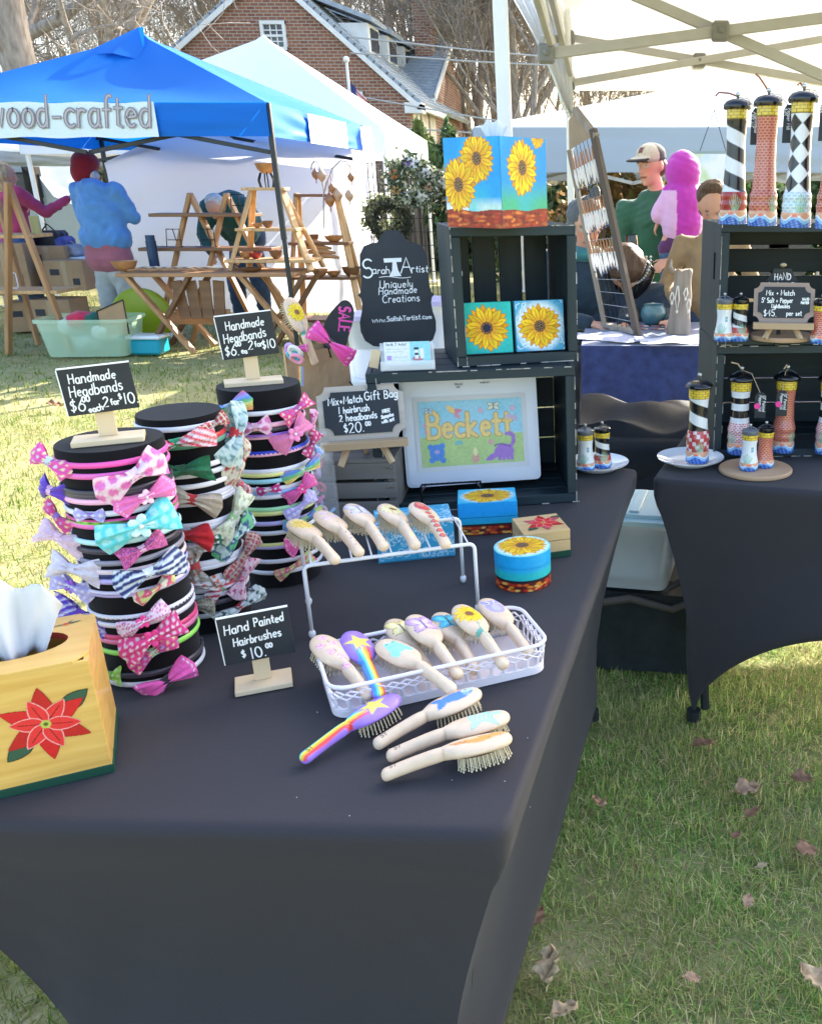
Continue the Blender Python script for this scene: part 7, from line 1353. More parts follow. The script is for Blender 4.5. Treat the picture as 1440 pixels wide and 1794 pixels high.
ep = W(1370, 592, ZL1 + .03); easel_sign((ep.x, ep.y - .0, ZL1 + .031), R(-6), .155, .1, 'small framed chalk easel reading Mix + Match Lighthouses $45. per set, on the shelf', [('Mix + Match', .2, .68, .13, 0, 0, 1), ('5" Salt + Pepper', .13, .49, .12, 0, 0, .85), ('Lighthouses', .3, .36, .1, 0, 0, .85), ('$45.', .17, .15, .18), ('per set', .55, .17, .12), ('HAND', .8, .56, .06), ('PAINTED', .78, .47, .06, 0, 0, .8)], .0022, .04, fm=wood('greyed_frame_wood', (.3, .22, .18), (.4, .32, .27), 0, 20, .7, .2), lean=-10)
hp_ = W(1370, 560, ZL1 + .03); t = thing('hanging_plaque', 'small black plaque reading HAND PAINTED behind the easel sign', 'sign', (ep.x, ep.y + .05, ZL1 + .14), R(-4)); mb = MB(); M = frameM((0, -.002, 0), (1, 0, 0), (0, 0, 1)); mb.prism([(-.042, 0), (.042, 0), (.042, .03), (.03, .045), (.022, .062), (-.022, .062), (-.03, .045), (-.042, .03)], .003, M, z0=-.003); b_ = mb.build('board', slateb, t)
lettering(b_, M, [('HAND', -.02, .034, .016), ('PAINTED', -.035, .008, .018, 0, 0, .95)], .0026); mb = MB(); mb.ell((0, -.004, .071), (.009, .005, .006)); mb.build('ornament', mat('tarnished_brass', (.4, .33, .2), .4, metal=.7), b_); mb = MB(); mb.box((0, .012, -.055), (.01, .01, .17)); mb.build('post', blackwood_v, t)
# ================================================================== people
skin = mat('skin', (.55, .29, .2), .55, var=.06, scale=30, spec=.35); denim = mat('blue_denim', (.05, .09, .18), .85, var=.3, scale=60, bump=.3); hairg = mat('grey_hair', (.5, .47, .43), .7, var=.3, scale=90, stretch=(1, 1, .2), bump=.8); hairb = mat('brown_hair', (.09, .05, .03), .6, var=.4, scale=90, stretch=(1, 1, .2), bump=.8)
blond = mat('blond_hair', (.48, .33, .18), .6, var=.4, scale=60, stretch=(1, 1, .15), bump=.8); shoe = mat('dark_shoe', (.03, .03, .03), .6)
def cloth(n, c, **k): return mat(n, c, .85, var=.12, scale=14, bump=3, bscale=8, sheen=.2, **k)
def hand_prims(w_, d, side=1, curl=.5, up=Vector((0, 0, 1)), s=1.0):
 """palm and five bent fingers growing from wrist w_ along d"""
 w_ = Vector(w_); d = Vector(d).normalized(); up = Vector(up); x = (up - d * up.dot(d)).normalized(); z = d.cross(x).normalized(); P = [('c', w_, w_ + d * .03 * s, .024 * s, .026 * s)]
 for k in range(-1, 2): P.append(('c', w_ + d * .02 * s + x * .016 * k * s, w_ + d * .08 * s + x * .02 * k * s, .015 * s, .014 * s))
 for k, L in zip((-1.5, -.5, .5, 1.5), (.055, .068, .072, .064)):
  b = w_ + d * .085 * s + x * .0195 * k * s; m = b + (d * math.cos(curl) + z * side * math.sin(curl)) * L * .5 * s; e = m + (d * math.cos(curl * 2.2) + z * side * math.sin(curl * 2.2)) * L * .5 * s; P += [('c', b, m, .0092 * s, .0085 * s), ('c', m, e, .0085 * s, .007 * s)]
 b = w_ + d * .03 * s + x * .028 * s; m = b + (d * .6 + x * .7 + z * side * .2).normalized() * .04 * s; P += [('c', b, m, .013 * s, .01 * s), ('c', m, m + (d * .85 + x * .25 + z * side * .3).normalized() * .032 * s, .01 * s, .008 * s)]
 return P
def rotz(p, a): return Vector((p[0] * math.cos(a) - p[1] * math.sin(a), p[0] * math.sin(a) + p[1] * math.cos(a), p[2]))
def head_prims(c, face, s=1.0, tilt=0.0):
 """head centred at c looking along face"""
 c = Vector(c); f = Vector(face).normalized(); r_ = f.cross(Vector((0, 0, 1))).normalized(); u = r_.cross(f); Q = Matrix((r_, f, u)).transposed()
 P = [('e', c + u * .02 * s, (.077 * s, .096 * s, .1 * s), Q), ('e', c - u * .045 * s + f * .022 * s, (.058 * s, .07 * s, .07 * s), Q), ('e', c - u * .098 * s + f * .06 * s, (.026 * s, .024 * s, .02 * s), Q),
         ('c', c + u * .01 * s + f * .088 * s, c - u * .03 * s + f * .112 * s, .010 * s, .0145 * s), ('e', c - u * .062 * s + f * .088 * s, (.024 * s, .01 * s, .009 * s), Q), ('e', c + u * .025 * s + f * .085 * s, (.055 * s, .014 * s, .012 * s), Q)]
 for k in (-1, 1): P.append(('e', c - u * .005 * s + r_ * k * .08 * s - f * .005 * s, (.012 * s, .02 * s, .032 * s), Q))
 return P
def face_colors(c, face, s=1.0, base=(.55, .29, .2), hairc=None):
 c = np.array(c); f = np.array(Vector(face).normalized()); r_ = np.cross(f, (0, 0, 1)); r_ /= np.linalg.norm(r_); u = np.cross(r_, f)
 def fn(P):
  q = P - c; a, b, d = q @ r_, q @ u, q @ f; C = np.ones((len(P), 3)) * base; fr = d > .05 * s
  for k in (-1, 1):
   e = np.hypot((a - k * .032 * s) / .016, (b - .006 * s) / .008) / s; C[(e < 1) & fr] = (.45, .4, .38); C[(e < .45) & fr] = (.02, .015, .01); C[(np.abs(a - k * .033 * s) < .02 * s) & (np.abs(b - .026 * s) < .0045 * s) & fr] = (.1, .055, .035)
   m = np.hypot(a - k * .045 * s, b + .03 * s) < .022 * s; C[m & fr] = C[m & fr] * (1.1, .85, .8)
  C[(np.abs(a) < .024 * s) & (np.abs(b + .062 * s) < .007 * s) & fr] = (.4, .13, .1); C[(np.abs(a) < .026 * s) & (np.abs(b + .062 * s) < .0018 * s) & fr] = (.12, .04, .03)
  if hairc is not None: C[(b > .05 * s) & (d < .06 * s)] = hairc
  return C
 return fn
SKINC = mat('skin_with_features', attr=True, rough=.55, spec=.35)
def person(loc, yaw, J, label, top, bottom, vox=.016, headyaw=(0, 1, 0), hs=1.0, girth=1.0, extra=None, sleeves=True, tv=.016):
 """J: joints in metres from the feet, x to the right, y forward"""
 t = thing('person', label, 'person', loc, yaw); g = girth; j = {k: Vector(v) for k, v in J.items()}; P = head_prims(j['head'], headyaw, hs); P += [('c', j['neck'], j['head'] - Vector((0, 0, .03)), .052 * hs, .05 * hs), ('c', j['hip'], j['chest'], .13 * g, .14 * g), ('c', j['chest'], j['neck'], .12 * g, .06)]
 for s_ in 'LR':
  P += [('c', j['chest'].lerp(j['sh' + s_], .3), j['sh' + s_], .09 * g, .055 * g), ('c', j['sh' + s_], j['el' + s_], .05 * g, .038 * g), ('c', j['el' + s_], j['ha' + s_], .038 * g, .024)]; P += hand_prims(j['ha' + s_], (j['ha' + s_] - j['el' + s_]) + Vector((0, .0, -.02)), 1 if s_ == 'L' else -1, .45, up=Vector((-1 if s_ == 'R' else 1, 0, .3)), s=.95)
  P += [('c', j['hip'] + (j['kn' + s_] - j['hip']) * .12, j['kn' + s_], .085 * g, .055 * g), ('c', j['kn' + s_], j['ft' + s_], .055 * g, .036), ('c', j['ft' + s_], j['ft' + s_] + Vector((0, .14, -.03)), .04, .035)]
 hc = face_colors(j['head'], headyaw, hs); b = blob('body', P, SKINC, t, vox, 3, colorf=hc)
 T_ = [('c', j['hip'] + Vector((0, 0, .03)), j['chest'], .155 * g, .172 * g), ('c', j['chest'], j['neck'] - Vector((0, 0, .03)), .15 * g, .075)]
 for s_ in 'LR':
  T_ += [('c', j['chest'].lerp(j['sh' + s_], .2), j['sh' + s_], .12 * g, .075 * g), ('c', j['sh' + s_], j['el' + s_], .074 * g, .058 * g), ('c', j['el' + s_], j['el' + s_].lerp(j['ha' + s_], .93), .058 * g, .042)]
 T_ += [('e', j['hip'] * .45 + j['chest'] * .55 + Vector((k * .06 * g, 0, 0)), (.14 * g, .125 * g, .2), None) for k in (-1, 1)]
 blob('jacket', T_ + (extra or []), top, t, tv, 5, noise=.008, nscale=.11, folds=.0045)
 B_ = []
 for s_ in 'LR': B_ += [('c', j['hip'] + (j['kn' + s_] - j['hip']) * .1, j['kn' + s_], .118 * g, .082 * g), ('c', j['kn' + s_], j['ft' + s_] + Vector((0, 0, .02)), .082 * g, .066)]
 blob('trousers', B_ + [('c', j['hip'] + Vector((-.05, 0, 0)), j['hip'] + Vector((.05, 0, 0)), .13 * g, .13 * g)], bottom, t, tv, 5, noise=.01, nscale=.1, folds=.005)
 for s_ in 'LR': blob('shoe', [('c', j['ft' + s_] + Vector((0, -.03, -.02)), j['ft' + s_] + Vector((0, .15, -.035)), .048, .042)], shoe, t, .014, 3)
 return t, j
STD = dict(hip=(0, 0, .93), chest=(0, .0, 1.28), neck=(0, 0, 1.46), head=(0, .03, 1.63), shL=(-.19, 0, 1.4), shR=(.19, 0, 1.4), elL=(-.29, .02, 1.14), elR=(.29, .02, 1.14), haL=(-.2, .22, 1.05), haR=(.2, .22, 1.05), knL=(-.1, .02, .5), knR=(.1, .02, .5), ftL=(-.11, 0, .08), ftR=(.11, 0, .08))
y1 = 9.0; p = Y(182, 400, y1); blueh = cloth('light_blue_fleece', (.1, .27, .56))
J = dict(STD); J.update(elL=(-.26, .1, 1.15), elR=(.26, .1, 1.15), haL=(-.1, .36, 1.14), haR=(.1, .36, 1.14), head=(-.08, .05, 1.6))
t, j = person((p.x, y1, 0), R(-6), J, 'person in a light blue hoodie and red knit hat, seen from behind', blueh, cloth('pale_grey_sweatpants', (.42, .44, .43)), headyaw=(-.1, 1, -.25), girth=1.12, extra=[('e', (0, -.07, 1.42), (.15, .09, .09)), ('e', (0, -.1, 1.36), (.11, .07, .09)), ('c', (-.09, 0, .97), (.09, 0, .97), .162, .162), ('c', (-.08, 0, 1.2), (.08, 0, 1.2), .15, .15)])
hc = j['head']; blob('knit_hat', [('e', hc + Vector((-.01, -.01, .045)), (.12, .13, .11)), ('e', hc + Vector((-.02, -.05, -.04)), (.115, .1, .13)), ('c', hc + Vector((-.02, 0, .08)), hc + Vector((-.04, 0, .11)), .08, .06)], cloth('red_knit', (.2, .003, .01)), t, .013, 4)
blob('shirt_hem', [('c', (-.07, 0, .9), (.07, 0, .9), .15, .15), ('c', (-.075, 0, .78), (.075, 0, .78), .155, .155)], cloth('mauve_shirt', (.36, .12, .16)), t, .014, 4); blob('hair', [('e', hc + Vector((.07, -.04, -.07)), (.05, .06, .05))], hairg, t, .012, 2)
y2 = 9.6; p = Y(26, 400, y2); J = dict(STD); J.update(elR=(.22, .22, 1.2), haR=(.34, .42, 1.34), head=(0, .02, 1.56), neck=(0, 0, 1.4))
t, j = person((p.x, y2, -.02), R(-30), J, 'blond woman in a magenta pink sweater raising her right hand, at the left edge', cloth('magenta_sweater', (.4, .04, .12)), denim, headyaw=(.15, .98, -.1), girth=.98)
hc = j['head']; blob('hair', [('e', hc + Vector((-.015, -.03, .04)), (.1, .11, .1)), ('c', hc + Vector((-.03, -.07, 0)), hc + Vector((-.04, -.09, -.17)), .085, .07), ('c', hc + Vector((.03, -.06, 0)), hc + Vector((.03, -.07, -.15)), .07, .05)], blond, t, .013, 3, noise=.03, nscale=.05)
y3 = 9.75; p = Y(432, 450, y3); J = dict(STD); J.update(hip=(.02, -.1, .93), chest=(0, .18, 1.2), neck=(.0, .34, 1.24), head=(.02, .47, 1.24), shL=(-.2, .24, 1.25), shR=(.2, .24, 1.25), elL=(-.26, .36, .98), elR=(.24, .36, .98), haL=(-.16, .46, .78), haR=(.12, .5, .8), knL=(-.12, .02, .5), knR=(.14, .02, .5), ftL=(-.13, 0, .08), ftR=(.15, 0, .08))
t, j = person((p.x, y3, 0), R(176), J, 'grey-haired man in a dark green sweater bending over behind the wooden ladder', cloth('bottle_green_sweater', (.012, .075, .06)), cloth('dark_blue_jeans', (.02, .05, .1)), headyaw=(.0, .65, -.75), girth=1.2)
hc = j['head']; blob('hair', [('e', hc + Vector((0, .0, .055)), (.092, .1, .08)), ('e', hc + Vector((0, -.05, .03)), (.09, .07, .08))], hairg, t, .013, 3, noise=.015, nscale=.03)
y4 = 6.1; p = Y(1158, 400, y4); J = dict(STD); J.update(head=(.03, .05, 1.56), neck=(.0, 0, 1.4), chest=(-.0, -.02, 1.22), hip=(0, -.02, .85), shL=(-.2, 0, 1.29), shR=(.2, 0, 1.29), elL=(-.24, .16, 1.02), elR=(.24, .14, 1.0), haL=(-.14, .34, 1.0), haR=(.13, .28, .97), knL=(-.1, .0, .45), knR=(.1, .0, .45))
t, j = person((p.x - .03, y4, 0), R(168), J, 'man in a grey and black cap and green jacket carrying a toddler', cloth('forest_green_jacket', (.02, .09, .05)), denim, vox=.009, tv=.012, headyaw=(.52, .85, -.1), girth=1.0, extra=[('e', (0, -.02, 1.37), (.13, .1, .06))])
hc = j['head']; fdir = Vector((.52, .85, -.1)).normalized(); rr_ = fdir.cross(Vector((0, 0, 1))).normalized(); uu_ = rr_.cross(fdir); Q = Matrix((rr_, fdir, uu_)).transposed()
def capc(P): q = P - np.array(hc); d = q @ np.array(fdir); u = q @ np.array(uu_); C = np.ones((len(P), 3)) * (.42, .38, .3); C[d < .015] = (.05, .05, .055); C[u < .052] = np.where((d > .09)[u < .052][:, None], (.03, .03, .035), C[u < .052]); m = (np.abs(q @ np.array(rr_)) < .018) & (np.abs(u - .098) < .016) & (d > .05); C[m] = (.12, .05, .05); return C
blob('cap', [('e', hc + uu_ * .062, (.088, .108, .075), Q), ('e', hc + uu_ * .045, (.09, .11, .035), Q), ('e', hc + uu_ * .043 + fdir * .135, (.07, .075, .011), Q), ('e', hc + uu_ * .05 + fdir * .1, (.072, .06, .014), Q)], mat('cap_cloth', attr=True, rough=.85, bump=.3, scale=80, var=.1), t, .007, 2, colorf=capc)
blob('hair', [('e', hc - fdir * .045 - uu_ * .01, (.084, .065, .065), Q)], hairb, t, .009, 2)
p5 = Y(1196, 350, y4 - .26); t = thing('person', 'toddler in a bright purple hooded jacket held on the man\'s arm', 'person', (p5.x, p5.y, p5.z - .12), R(10)); t.scale = (1.04,) * 3; mag = (.42, .025, .4); lil = (.62, .36, .62)
P = head_prims((0, .02, .26), (.3, .95, 0), .82) + [('c', (0, 0, -.02), (0, 0, .13), .085, .08), ('c', (0, 0, .1), (0, .01, .24), .05, .045), ('c', (-.08, .02, .13), (-.13, .05, .02), .04, .032), ('c', (.08, .02, .13), (.13, .03, .03), .04, .032), ('c', (-.04, 0, -.06), (-.1, -.02, -.16), .06, .05), ('c', (-.1, -.02, -.16), (-.1, -.04, -.36), .045, .035), ('c', (.04, .05, -.06), (.12, .05, -.14), .06, .05), ('c', (.12, .05, -.14), (.12, .05, -.32), .045, .035), ('c', (-.1, -.04, -.36), (-.12, -.1, -.39), .035, .03)] + hand_prims((-.14, .06, -.02), (-.3, .2, -.9), 1, .6, (0, 1, 0), .55) + hand_prims((.14, .04, 0), (.3, .2, -.9), 1, .6, (0, 1, 0), .55)
blob('body', P, skin, t, .01, 3)
def jc(P): C = np.ones((len(P), 3)) * mag; C[(P[:, 0] < -.062) & (P[:, 2] < .17)] = lil; C[(P[:, 0] > .085) & (P[:, 2] < .17)] = lil; C[(np.abs(P[:, 2] + .095) < .012)] = lil; return C
blob('hooded_jacket', [('e', (.0, .01, .27), (.105, .118, .125)), ('c', (0, .0, .2), (0, 0, .1), .075, .1), ('c', (0, -.01, .12), (0, -.01, -.03), .12, .13), ('c', (-.07, .01, .15), (-.14, .03, .03), .06, .05), ('c', (.08, .01, .15), (.15, .03, .03), .06, .05)], mat('toddler_jacket_cloth', attr=True, rough=.7, bump=.6, scale=30, sheen=.2), t, .009, 4, noise=.01, nscale=.06, colorf=jc, folds=.002)
blob('leggings', [('e', (0, 0, -.11), (.12, .11, .07)), ('c', (-.04, 0, -.1), (-.1, -.02, -.16), .07, .055), ('c', (.04, .05, -.1), (.12, .05, -.15), .07, .055)], cloth('plum_leggings', (.08, .02, .1)), t, .012, 3); blob('jeans_leg', [('c', (-.1, -.03, -.2), (-.1, -.04, -.34), .045, .04)], denim, t, .01, 2); blob('shoe', [('c', (-.1, -.035, -.385), (-.125, -.12, -.4), .036, .032)], mat('tan_shoe', (.4, .35, .28), .7), t, .009, 2)
y6 = 4.95; p = Y(1247, 400, y6); J = {k: Vector(v) * .82 for k, v in STD.items()}; J['head'] = Vector((0, .03, 1.345))
t, j = person((p.x, y6, 0), R(170), J, 'boy with short brown hair in a tan coat looking down behind the crates', cloth('tan_coat', (.3, .2, .1)), denim, headyaw=(-.1, .75, -.62), hs=.9, vox=.012, girth=.72)
hc = j['head']; blob('hair', [('e', hc + Vector((0, -.015, .05)), (.088, .1, .08)), ('e', hc + Vector((0, -.05, .0)), (.084, .07, .08)), ('e', hc + Vector((0, .06, .085)), (.06, .04, .03))], hairb, t, .01, 2, noise=.01, nscale=.02)
y7 = 5.0; p = Y(1018, 480, y7); J = dict(STD); J.update(hip=(0, -.1, .55), chest=(0, .05, .92), neck=(0, .1, 1.1), head=(0, .14, 1.25), shL=(-.18, .06, 1.05), shR=(.18, .06, 1.05), elL=(-.22, .2, .8), elR=(.24, .2, .8), haL=(-.1, .4, .76), haR=(.1, .42, .78), knL=(-.12, .35, .52), knR=(.12, .35, .52), ftL=(-.12, .33, .08), ftR=(.12, .33, .08))
t, j = person((p.x - .02, y7, 0), R(205), J, 'seated person in a navy jacket, half hidden by the white tent pole', cloth('navy_jacket', (.012, .03, .05)), cloth('black_trousers', (.012, .012, .016)), headyaw=(.3, .9, -.35), girth=1.15)
hc = j['head']; blob('fleece_hat', [('e', hc + Vector((0, -.02, .05)), (.1, .115, .09)), ('e', hc + Vector((-.06, -.02, .15)), (.03, .03, .045)), ('e', hc + Vector((0, -.07, -.03)), (.09, .08, .09))], cloth('grey_fleece', (.09, .1, .11)), t, .012, 3, noise=.02, nscale=.03); blob('scarf', [('e', hc + Vector((0, -.03, -.15)), (.11, .1, .05))], cloth('teal_scarf', (.03, .16, .18)), t, .012, 3)
y8 = 5.0; p = Y(1100, 540, y8); J = dict(STD); J.update(hip=(0, -.1, .5), chest=(0, .0, .78), neck=(0, .05, .92), head=(-.02, .12, 1.02), shL=(-.17, .03, .88), shR=(.17, .03, .88), elL=(-.26, .14, .78), elR=(.14, .25, .7), haL=(-.3, .38, .79), haR=(.0, .4, .7), knL=(-.12, .25, .45), knR=(.12, .25, .45), ftL=(-.12, .1, .08), ftR=(.12, .1, .08))
t, j = person((p.x, y8, 0), R(168), J, 'dark-jacketed person crouching behind the navy table with one hand on it', cloth('slate_blue_jacket', (.015, .03, .055)), denim, headyaw=(.2, .35, -.9), girth=1.0, vox=.012)
blob('hair', [('e', j['head'] + Vector((0, .05, .04)), (.105, .1, .105))], hairb, t, .012, 2, noise=.02, nscale=.03)
# ================================================================== navy table stall on the right
velv = mat('crushed_navy_velvet', (.02, .028, .11), .75, sheen=.35, var=.6, scale=22, bump=.6, col2=(.04, .06, .2)); a = W(1018, 606, .76); b = W(1225, 612, .76)
t = thing('craft_table', 'table under a crushed navy cloth with papers and a jewellery panel', 'table', (a.x, a.y, 0)); wT = 1.5; mb = MB(); P = []
for i in range(12):
 f = i / 11; row = []
 for j in range(60): x = wT * j / 59; row.append((x, -.0 - .03 * f * math.sin(x * 22) - .03 * f, .76 - .74 * f))
 P.append(row)
mb.grid(P); P = [[(0 - .03 * f_, .75 * j / 12 + .0, .76 - .74 * f_) for j in range(13)] for f_ in (0, .3, .6, 1)]; mb.grid(P); P = [[(wT + .02 * f_, .75 * j / 12, .76 - .74 * f_) for j in range(13)] for f_ in (0, .3, .6, 1)]; mb.grid(P); mb.box((wT / 2, .375, .755), (wT, .75, .012)); mb.build('cloth', velv, t, smooth=True, ang=50)
for x in (.05, wT - .05):
 for y in (.1, .65): mb = MB(); mb.cyl((x, y, 0), (x, y, .748), .015, n=8); mb.build('leg', darkp, t)
pm = mat('pale_lilac_paper', (.5, .52, .68), .7, var=.1, scale=3)
for k, (u, v, w_, d, rz, lb) in enumerate([(1050, 590, .34, .2, .15, 'largest lilac paper under the jewellery panel'), (1112, 597, .3, .14, -.1, 'sheet of lilac paper in the middle of the navy table'), (1170, 596, .3, .13, .06, 'lilac paper beside the blue pot'), (1180, 603, .3, .05, -.02, 'thin white sheet at the front edge of the navy table'), (1147, 589, .1, .05, .1, 'small white card before the blue pot')]):
 p = W(u, v, .762 + .004 * k); P = [[(w_ * (i / 8 - .5), d * (j / 4 - .5), .004 * math.sin(i * 1.3 + k)) for i in range(9)] for j in range(5)]; mb = MB(); mb.grid(P); o = mb.build('paper_sheet', pm if k < 3 else mat('white_card')); o.location = (p.x, p.y, .768 + .005 * k); o.rotation_euler = (0, 0, rz); tag(o, lb, 'paper')
zt = .764; pb = W(1145, 572, zt); t = thing('pottery_bowl', 'round blue glazed pottery pot on the navy table', 'pot', (pb.x, pb.y + .05, zt)); mb = MB(); mb.lathe([(0, .003), (.035, .001), (.055, .02), (.068, .05), (.062, .085), (.05, .1), (.053, .107), (.047, .106), (.045, .095), (.055, .06), (.05, .03), (0, .012)], 32); mb.build('pot', mat('blue_green_glaze', (.04, .14, .2), .25, var=.5, col2=(.1, .2, .2), scale=20, coat=.5), t, smooth=True, ang=70)
db = W(1188, 585, zt); drift = wood('driftwood_grain', (.22, .17, .13), (.4, .33, .27), 2, 30, .8, 1.2); t = thing('driftwood_display', 'upright driftwood plank hung with pale necklaces beside the crates', 'display board', (db.x, db.y, zt)); P = []
for i in range(16):
 z = .30 * i / 15; row = []
 for k in range(14): a_ = 2 * PI * k / 14; row.append(((.056 + .003 * math.sin(i * .9) - .014 * i / 15) * math.cos(a_) + .02 * i / 15, .012 * math.sin(a_) + .02 * i / 15, z + (.008 * math.sin(k * 2.3) if i == 15 else 0)))
 P.append(row)
mb = MB(); mb.grid(P, wrap=True); mb.add(P[-1], [tuple(range(14))]); mb.tube([(-.03, 0, .29), (-.045, 0, .32), (-.04, 0, .35)], [.012, .009, .003], 7); mb.build('plank', drift, t, smooth=True)
for k, (x, z, L) in enumerate(((-.01, .23, .12), (.03, .22, .05), (-.035, .2, .05), (.045, .17, .06))):
 mb = MB(); mb.tube([(x, -.018, z), (x - .01, -.02, z - L * .5), (x, -.02, z - L), (x + .01, -.02, z - L * .5), (x + .004, -.018, z)], .003, 6); mb.ell((x, -.022, z - L), (.006, .004, .008)); mb.build('necklace', mat('ivory_beads', (.7, .66, .58), .4), t)
mb = MB(); bp2 = W(1148, 578, zt)
o = None
for k in range(12):
 r = random.Random(k + 50); p = W(1124 + (k % 6) * 9, 577 + (k // 6) * 5, zt); mb = MB(); mb.tube([(.012 * math.cos(i * .7), .008 * math.sin(i * .7), .003) for i in range(9)], .0028, 6, closed=True); o = mb.build('bracelet', mat('bead_tone_%d' % (k % 3), [(.3, .08, .06), (.5, .42, .36), (.2, .15, .2)][k % 3], .4)); o.location = (p.x + r.uniform(-.01, .01), p.y, zt + .014); tag(o, 'beaded bracelet in the small heap before the blue pot', 'bracelet', 'bracelets heaped by the pot')
TL, TR, BR, BL = [Y(u, v, y) for u, v, y in ((997, 262, 4.62), (1041, 236, 4.46), (1117, 590, 4.3), (1057, 572, 4.46))]
BR = W(1117, 588, zt); BLp = W(1060, 574, zt); t = thing('jewellery_panel', 'tall grey framed wire panel of hanging shell and feather necklaces, leaning behind the tent pole', 'display panel', BLp); o_ = BLp
gf = wood('silver_grey_wood', (.2, .17, .14), (.3, .26, .22), 2, 24, .7, .4); L0, L1 = TL - o_, TR - o_; B0_, B1_ = Vector(), BR - o_
def bar2(nm, a, b, w_, d=.02, m=gf): mb = MB(); q = (b - a).to_track_quat('Z', 'Y'); mb.box((a + b) / 2, (w_, d, (b - a).length), q.to_matrix(), ch=.002); return mb.build(nm, m, t)
bar2('frame_side', B0_, L0, .022); bar2('frame_side', B1_, L1 + (L1 - B1_) * .03, .03, .03, mat('dark_bronze_wood', (.08, .06, .05), .6)); bar2('frame_rail', B0_.lerp(L0, .02), B1_.lerp(L1, .02), .05)
mb = MB(); gt = L0.lerp(L1, .25) + Vector((0, 0, .15)); th_ = Vector((0, .015, 0)); vs_ = [L0, L1, gt, L0 + Vector((0, 0, .13))]; mb.add([v for v in vs_] + [v + th_ for v in vs_], [(0, 1, 2, 3), (7, 6, 5, 4), (0, 4, 5, 1), (1, 5, 6, 2), (2, 6, 7, 3), (3, 7, 4, 0)]); mb.build('gable_board', mat('taupe_board', (.3, .22, .15), .7, var=.15, scale=10), t)
bar2('gable_edge', L1 + Vector((.01, -.01, -.01)), gt + Vector((0, -.01, .01)), .03, .03, gf)
wm = mat('thin_black_grid', (.03, .03, .035), .5, metal=.4)
for k in range(1, 7): bar2('grid_wire', B0_.lerp(B1_, k / 7) * 1.0, L0.lerp(L1, k / 7), .003, .003, wm)
for k in range(1, 14): bar2('grid_wire', B0_.lerp(L0, k / 14) + Vector((0, -.004, 0)), B1_.lerp(L1, k / 14) + Vector((0, -.004, 0)), .003, .003, mat('pale_grid_wire', (.35, .38, .42), .4, metal=.4))
r = random.Random(9); fm_ = [mat('feather_white', (.75, .72, .7), .6), mat('feather_rust', (.42, .2, .1), .6), mat('feather_blue', (.1, .12, .2), .5)]
for row, (f0, n_) in enumerate(((.96, 9), (.72, 10), (.5, 10))):
 for k in range(n_):
  q = (k + .5) / n_; top_ = B0_.lerp(L0, f0).lerp(B1_.lerp(L1, f0), q) + Vector((0, -.012, 0)); dn = (B0_ - L0).normalized() * 1.0; ln = r.uniform(.13, .17); mb = MB(); mb.mi = 1; mb.tube([top_, top_ + dn * .06], [.003, .006], 5); mb.mi = 0; mb.tube([top_ + dn * .055, top_ + dn * .09 + Vector((r.uniform(-.004, .004), 0, 0)), top_ + dn * (ln - .02), top_ + dn * ln], [.004, .008, .007, .001], 6, flat=(1, .5)); mb.mi = 2; mb.ell(top_ + dn * (ln + .004), (.005, .004, .006), 6, 5); mb.build('pendant', fm_, t)
bb = W(1106, 566, zt); t = thing('necklace_bust', 'glossy black necklace bust with looping pale bead chains', 'display bust', (bb.x, bb.y + .2, zt)); t.scale = (1.2,) * 3; mb = MB()
P = [[((wx * math.cos(2 * PI * k / 20)), (dx * math.sin(2 * PI * k / 20)), z) for k in range(20)] for wx, dx, z in ((.07, .06, 0), (.05, .045, .01), (.04, .035, .05), (.05, .04, .1), (.095, .05, .16), (.11, .055, .21), (.08, .05, .25), (.035, .03, .28), (.03, .03, .33), (.026, .026, .36))]; mb.grid(P, wrap=True); mb.build('bust', mat('glossy_black', (.008, .008, .01), .15, coat=.5), t, smooth=True)
for k in range(3):
 mb = MB(); r_ = .045 + .02 * k
 for i in range(26): a_ = PI + PI * i / 25; mb.ell((r_ * math.cos(a_), -.05 - .008 * math.sin(-a_), .27 + r_ * 1.5 * math.sin(a_) * .9), (.006, .006, .006), 6, 4)
 mb.build('bead_chain', mat('grey_pearl', (.5, .48, .46), .25, coat=.4), t)
pp = Y(1247, 315, 7.4); t = thing('poster', 'pale poster with a green and blue picture hanging behind the toddler', 'poster', pp); mb = MB(); mb.box((0, 0, 0), (.34, .012, .42), ch=.002); b_ = mb.build('backing', mat('grey_poster_edge', (.2, .28, .3), .5), t)
def post(c): c.mix(np.clip(nz2(c.X, c.Y, 20, 3), 0, 1), (.4, .55, .3)); c.mix(np.clip(nz2(c.X, c.Y, 26, 8), 0, 1) * .7, (.4, .55, .75))
canvas_sheet('print', b_, .3, .38, .006, post, frameM((-.15, -.0075, -.19), (1, 0, 0), (0, 0, 1)), PAINTM, (.6, .66, .72)); mb = MB(); mb.tube([(-.1, 0, .21), (0, 0, .5)], .003, 5); mb.tube([(.1, 0, .21), (0, 0, .5)], .003, 5); mb.build('hanging_cord', wm, t)
